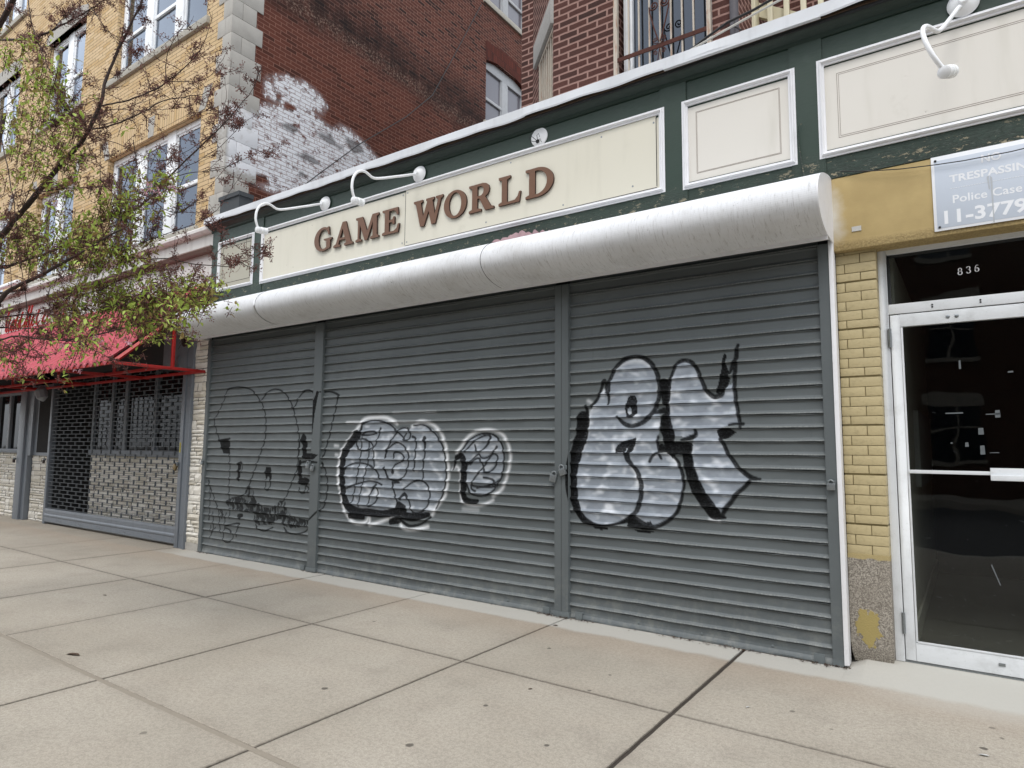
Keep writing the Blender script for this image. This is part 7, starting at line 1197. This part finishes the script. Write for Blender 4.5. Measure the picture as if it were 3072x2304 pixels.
# ================================================================ across the street (seen in reflections)
def opp(x0, x1, h, label):
    r = empty('street_building', ((x0+x1)/2, -19.5, 0), label, 'building', 'buildings across the street')
    c = MB(); c.box(x0, x1, -30, -19.5, -.15, h); c.build('walls', m['brick_opp'], r)
    n = int((x1-x0)/2.6)
    for f in range(int(h/3.3)):
        for k in range(n):
            x = x0+.9+k*(x1-x0-1.2)/n; z = 1.2+f*3.3
            c = MB(); c.box(x, x+1.3, -19.5, -19.47, z, z+1.7); w_ = c.build('window', m['opp_window'], r)
            c = MB(); c.box(x-.15, x+1.45, -19.5, -19.44, z+1.7, z+2.0); c.box(x-.1, x+1.4, -19.5, -19.42, z-.15, z); c.box(x+.62, x+.68, -19.5, -19.45, z, z+1.7); c.box(x, x+1.3, -19.5, -19.45, z+.82, z+.88); subpart(c, 'surround', m['opp_trim'], w_, r)
opp(-40, -16, 8, 'low dark brick building across the street to the left'); opp(-15.5, 2, 10.5, 'dark brick building directly across the street'); opp(2.5, 24, 9.5, 'dark brick building across the street to the right')
# ================================================================ cherry tree
T = empty('cherry_tree', (-7.6, -3.5, 0), 'young cherry tree with red bud clusters and fresh green leaves at the left', 'tree'); rn = random.Random(12)
tk = MB()
def limb(pts, r0, r1, seg=9):
    P = dense3(pts); n = len(P); tk.tube(P, [r0+(r1-r0)*(i/(n-1)) for i in range(n)], seg)
def dense3(pts, k=3):
    P = [Vector(p) for p in pts]; o = []
    for i in range(len(P)-1):
        p0, p1, p2, p3 = P[max(i-1, 0)], P[i], P[i+1], P[min(i+2, len(P)-1)]
        for j in range(k): t = j/k; o.append(.5*((2*p1)+(p2-p0)*t+(2*p0-5*p1+4*p2-p3)*t*t+(3*p1-p0-3*p2+p3)*t**3))
    o.append(P[-1]); return o
limb([(-7.6, -3.5, -.02), (-7.62, -3.5, .6), (-7.56, -3.48, 1.3), (-7.5, -3.45, 1.75)], .12, .085, 12)
b0 = Vector(BRANCH[0][0][:3]); b1 = Vector(BRANCH[15][0][:3])
limb([(-7.5, -3.45, 1.72), (-7.2, -3.4, 2.1), tuple(b1+Vector((-.4, -.05, -.12))), tuple(b1)], .075, .032)
limb([(-7.5, -3.45, 1.72), (-7.45, -3.4, 2.3), tuple(b0+Vector((-.35, 0, -.3))), tuple(b0)], .075, .043)
limb([(-7.5, -3.45, 1.72), (-7.7, -3.3, 2.5), (-7.6, -3.1, 3.4), (-7.4, -3.0, 4.6)], .07, .02)
limb([(-7.6, -3.4, 2.2), (-8.2, -3.6, 3.2), (-8.6, -3.8, 4.4)], .05, .015); limb([(-7.6, -3.4, 2.1), (-7.6, -4.1, 3.1), (-7.4, -4.6, 4.2)], .05, .015)
# join the side limbs' starts to the trunk
for i in (10, 12, 13, 16, 17, 18, 5, 30, 14):
    a = Vector(BRANCH[i][0][:3]); tgt = Vector((-7.5, -3.4, max(2.0, min(4.2, a.z)))); limb([tuple(tgt), tuple((tgt+a)/2+Vector((0, 0, .05))), tuple(a)], .02, BRANCH[i][0][3]*.9, 7)
for br_ in BRANCH:
    P = dense3([p[:3] for p in br_]); rr = [p[3]*.56 for p in br_]; n = len(P)
    P = [p+Vector((rn.uniform(-1, 1), rn.uniform(-1, 1), rn.uniform(-1, 1)))*.004 for p in P]
    tk.tube(P, [(rr[0]+(rr[-1]-rr[0])*(i/(n-1)))*rn.uniform(.88, 1.12) for i in range(n)], 7)
tk.build('trunk', m['bark'], T, smooth=True, angle=60)
tw = MB(); bud = MB(); lf = MB(); lf2 = MB(); bs = MB()
def rv3(s=1): return Vector((rn.gauss(0, 1), rn.gauss(0, 1), rn.gauss(0, 1))).normalized()*s
def spike(mb, p, d, L, w_, mi=0):
    a = d.orthogonal().normalized(); b_ = d.cross(a).normalized(); q_ = p+d*L
    mb.quad(p, p+d*L*.55+a*w_, q_, mi=mi); mb.quad(p, p+d*L*.55-a*w_*.5+b_*w_*.8, q_, mi=mi); mb.quad(p, p+d*L*.55-a*w_*.5-b_*w_*.8, q_, mi=mi)
def budcl(p, s=1.):
    for k in range(rn.randint(3, 6)):
        d = (rv3()+Vector((0, 0, -.15))).normalized(); L = rn.uniform(.012, .03)*s; tw_ = p+d*L
        bud.tube([p, tw_], .0011, 3, cap=False); spike(bud, tw_-d*.003, d, .013*s, .0038*s); spike(bud, tw_-d*.002, (d+rv3(.5)).normalized(), .010*s, .003*s)
def leaf(p, d, L, mb):
    up = Vector((0, 0, 1)); s_ = d.cross(up); s_ = s_.normalized() if s_.length > .1 else Vector((1, 0, 0)); s_ = (s_+rv3(.35)).normalized(); w_ = L*rn.uniform(.17, .24); dr = Vector((0, 0, -L*.12)); nrm = s_.cross(d).normalized()
    f = nrm*L*.06
    A, B1, B2, C1, C2, Dp = p, p+d*L*.33+s_*w_+f, p+d*L*.33-s_*w_+f, p+d*L*.7+s_*w_*.72+dr*.5+f, p+d*L*.7-s_*w_*.72+dr*.5+f, p+d*L+dr; M1, M2 = p+d*L*.33, p+d*L*.7+dr*.5
    mb.quad(A, B1, M1); mb.quad(A, M1, B2); mb.quad(M1, B1, C1, M2); mb.quad(M1, M2, C2, B2); mb.quad(M2, C1, Dp); mb.quad(M2, Dp, C2)
def twig(p, d, L, depth=0, dens=1.):
    n = 5; pts = [p]; dd = d.copy()
    for k in range(n): dd = (dd+rv3(.13)+Vector((0, 0, .03))).normalized(); pts.append(pts[-1]+dd*L/n)
    tw.tube(pts, [.0026*(1-.12*k)*(.8 if depth else 1) for k in range(n+1)], 4, cap=False)
    for k in range(1, n+1):
        if rn.random() < .78*dens: budcl(pts[k]+rv3(.004))
    if depth < 1:
        for k in range(rn.randint(1, 3)): j = rn.randint(1, n-1); twig(pts[j], (dd+rv3(.9)).normalized(), L*rn.uniform(.35, .6), depth+1, dens)
for bi, br_ in enumerate(BRANCH):
    P = dense3([p[:3] for p in br_]); tot = sum((a-b_).length for a, b_ in zip(P[:-1], P[1:]))
    thin = br_[0][3] < .0075
    dn = .62 if P[-1].x > -4.6 else 1.
    nt = int(tot*(14 if not thin else 10)*dn); L = len(P)
    for k in range(nt):
        i = rn.randint(int(L*.12), L-2); p = P[i].lerp(P[i+1], rn.random()); d = (P[i+1]-P[i]).normalized()
        out = (d*.5+rv3(.9)+Vector((0, 0, .1))).normalized(); far = p.x > -4.3
        twig(p, out, rn.uniform(.05, .14 if far else .27), 0, .85)
    for k in range(int(tot*8)): i = rn.randint(int(L*.25), L-1); budcl(P[i]+rv3(.008))
LEAFX = [c_ for c_ in LEAFC]+[[c_[0]+rn.gauss(0, .08), c_[1]+rn.gauss(0, .1), c_[2]+rn.gauss(0, .06)] for c_ in LEAFC if c_[2] < 4.2]+[[c_[0]+rn.gauss(0, .1), c_[1]+rn.gauss(0, .1), c_[2]+rn.gauss(0, .07)] for c_ in LEAFC if c_[2] < 3.1 and c_[0] < -4.5]+[[c_[0]+rn.gauss(0, .1), c_[1]+rn.gauss(0, .1), c_[2]+rn.gauss(0, .1)] for c_ in LEAFC if c_[0] < -5.1 for _ in (0, 1)]
for c_ in LEAFX:
    p = Vector(c_); n = rn.randint(6, 10); base = p
    tw.tube([base+Vector((-.1, .02, -.06)), base], .002, 4, cap=False)
    for k in range(n):
        d = (rv3()+Vector((.15, 0, .1))).normalized(); leaf(base+rv3(.05), d, rn.uniform(.028, .06), lf if rn.random() < .68 else lf2)
    for k in range(3): budcl(base+rv3(.05), 1.1)
for c_ in BLOSS:
    p = Vector(c_)
    for f in range(3):
        o_ = p+rv3(.02)
        for k in range(5): leaf(o_, (rv3()+Vector((0, -.4, -.5))).normalized(), rn.uniform(.018, .028), bs)
def fastbuild(mb, name, mat, parent):
    me = bpy.data.meshes.new(name); L = parent.location; me.from_pydata([(v[0]-L.x, v[1]-L.y, v[2]-L.z) for v in mb.v], [], mb.f); me.materials.append(m[mat]); o = bpy.data.objects.new(name, me); COL.objects.link(o); o.parent = parent; me.polygons.foreach_set('use_smooth', np.zeros(len(me.polygons), dtype=bool))
fastbuild(tw, 'twigs', 'bark_twig', T); fastbuild(bud, 'bud_clusters', 'bud_red', T); fastbuild(lf, 'leaves', 'leaf_green', T); fastbuild(lf2, 'young_leaves', 'leaf_bronze', T); fastbuild(bs, 'blossoms', 'petal', T)
print('tree faces', len(tw.f), len(bud.f), len(lf.f))
# ================================================================ litter on the pavement
lt = MB(); rn = random.Random(55)
for k in range(420):
    cx = rn.choice([-8.75, -6.4, -3.2, -2.98, -2.85, -1.9, -1.5, -.95, -.76, rn.uniform(-8.7, -.8)]); x = cx+rn.gauss(0, .12); y = -.03-abs(rn.gauss(0, .025)); z = .003+rn.random()*.008
    if x > -.72 or x < -8.85: continue
    a = rn.uniform(0, 3.14); L = rn.uniform(.004, .016); w2 = L*rn.uniform(.2, .6); ca, sa = math.cos(a), math.sin(a)
    lt.quad((x-L*ca, y-L*sa, z), (x+w2*sa, y-w2*ca, z+.002), (x+L*ca, y+L*sa, z+.001), (x-w2*sa, y+w2*ca, z+.003), mi=rn.choice([0, 0, 1]))
me = bpy.data.meshes.new('leaf_litter'); me.from_pydata(lt.v, [], lt.f); me.materials.append(m['wood_raw']); me.materials.append(m['bark_twig']); me.polygons.foreach_set('material_index', lt.mi)
o_ = bpy.data.objects.new('leaf_litter', me); COL.objects.link(o_); tag(o_, 'thin line of brown leaf crumbs along the foot of the shutters', 'leaf litter', None, 'stuff')
def dryleaf(x, y, L, a, label, mat='wood_raw', cat='dry leaf', name='dry_leaf', w_=.35):
    mb = MB(); M = Matrix.Translation((x, y, .004)) @ Matrix.Rotation(a, 4, 'Z'); P = [(-.5, 0, 0), (-.2, w_*.5, .06), (.25, w_*.45, .08), (.5, 0, .02), (.2, -w_*.4, .05), (-.25, -w_*.45, .07)]
    mb.quad(*[M @ Vector((p[0]*L, p[1]*L, p[2]*L)) for p in P]); mb.quad(*[M @ Vector((p[0]*L, p[1]*L, p[2]*L-.0015)) for p in P[::-1]])
    tag(mb.build(name, m[mat], orig=(x, y, 0)), label, cat)
dryleaf(-5.22, -2.97, .13, .3, 'brown leaf scrap lying left of the wide pavement joint', w_=.22)
dryleaf(-2.28, -1.62, .03, .8, 'small brown leaf scrap on the slab before the middle shutter')
dryleaf(-.02, -1.05, .045, .2, 'white paper scrap near the bottom right of the pavement', 'mailbox', 'paper scrap', 'paper_scrap')
dryleaf(-1.12, -1.12, .03, 1.2, 'tiny white paper scrap in front of the right shutter', 'mailbox', 'paper scrap', 'paper_scrap')
dryleaf(-2.9, -.3, .05, .1, 'dark leaf scrap at the foot of the middle shutter post')
dryleaf(-1.72, -2.72, .06, 1.3, 'pale dry leaf at the bottom edge of the picture', 'cream_wood')
dryleaf(-7.0, -2.0, .06, .2, 'thin brown leaf on the left part of the pavement', w_=.2)
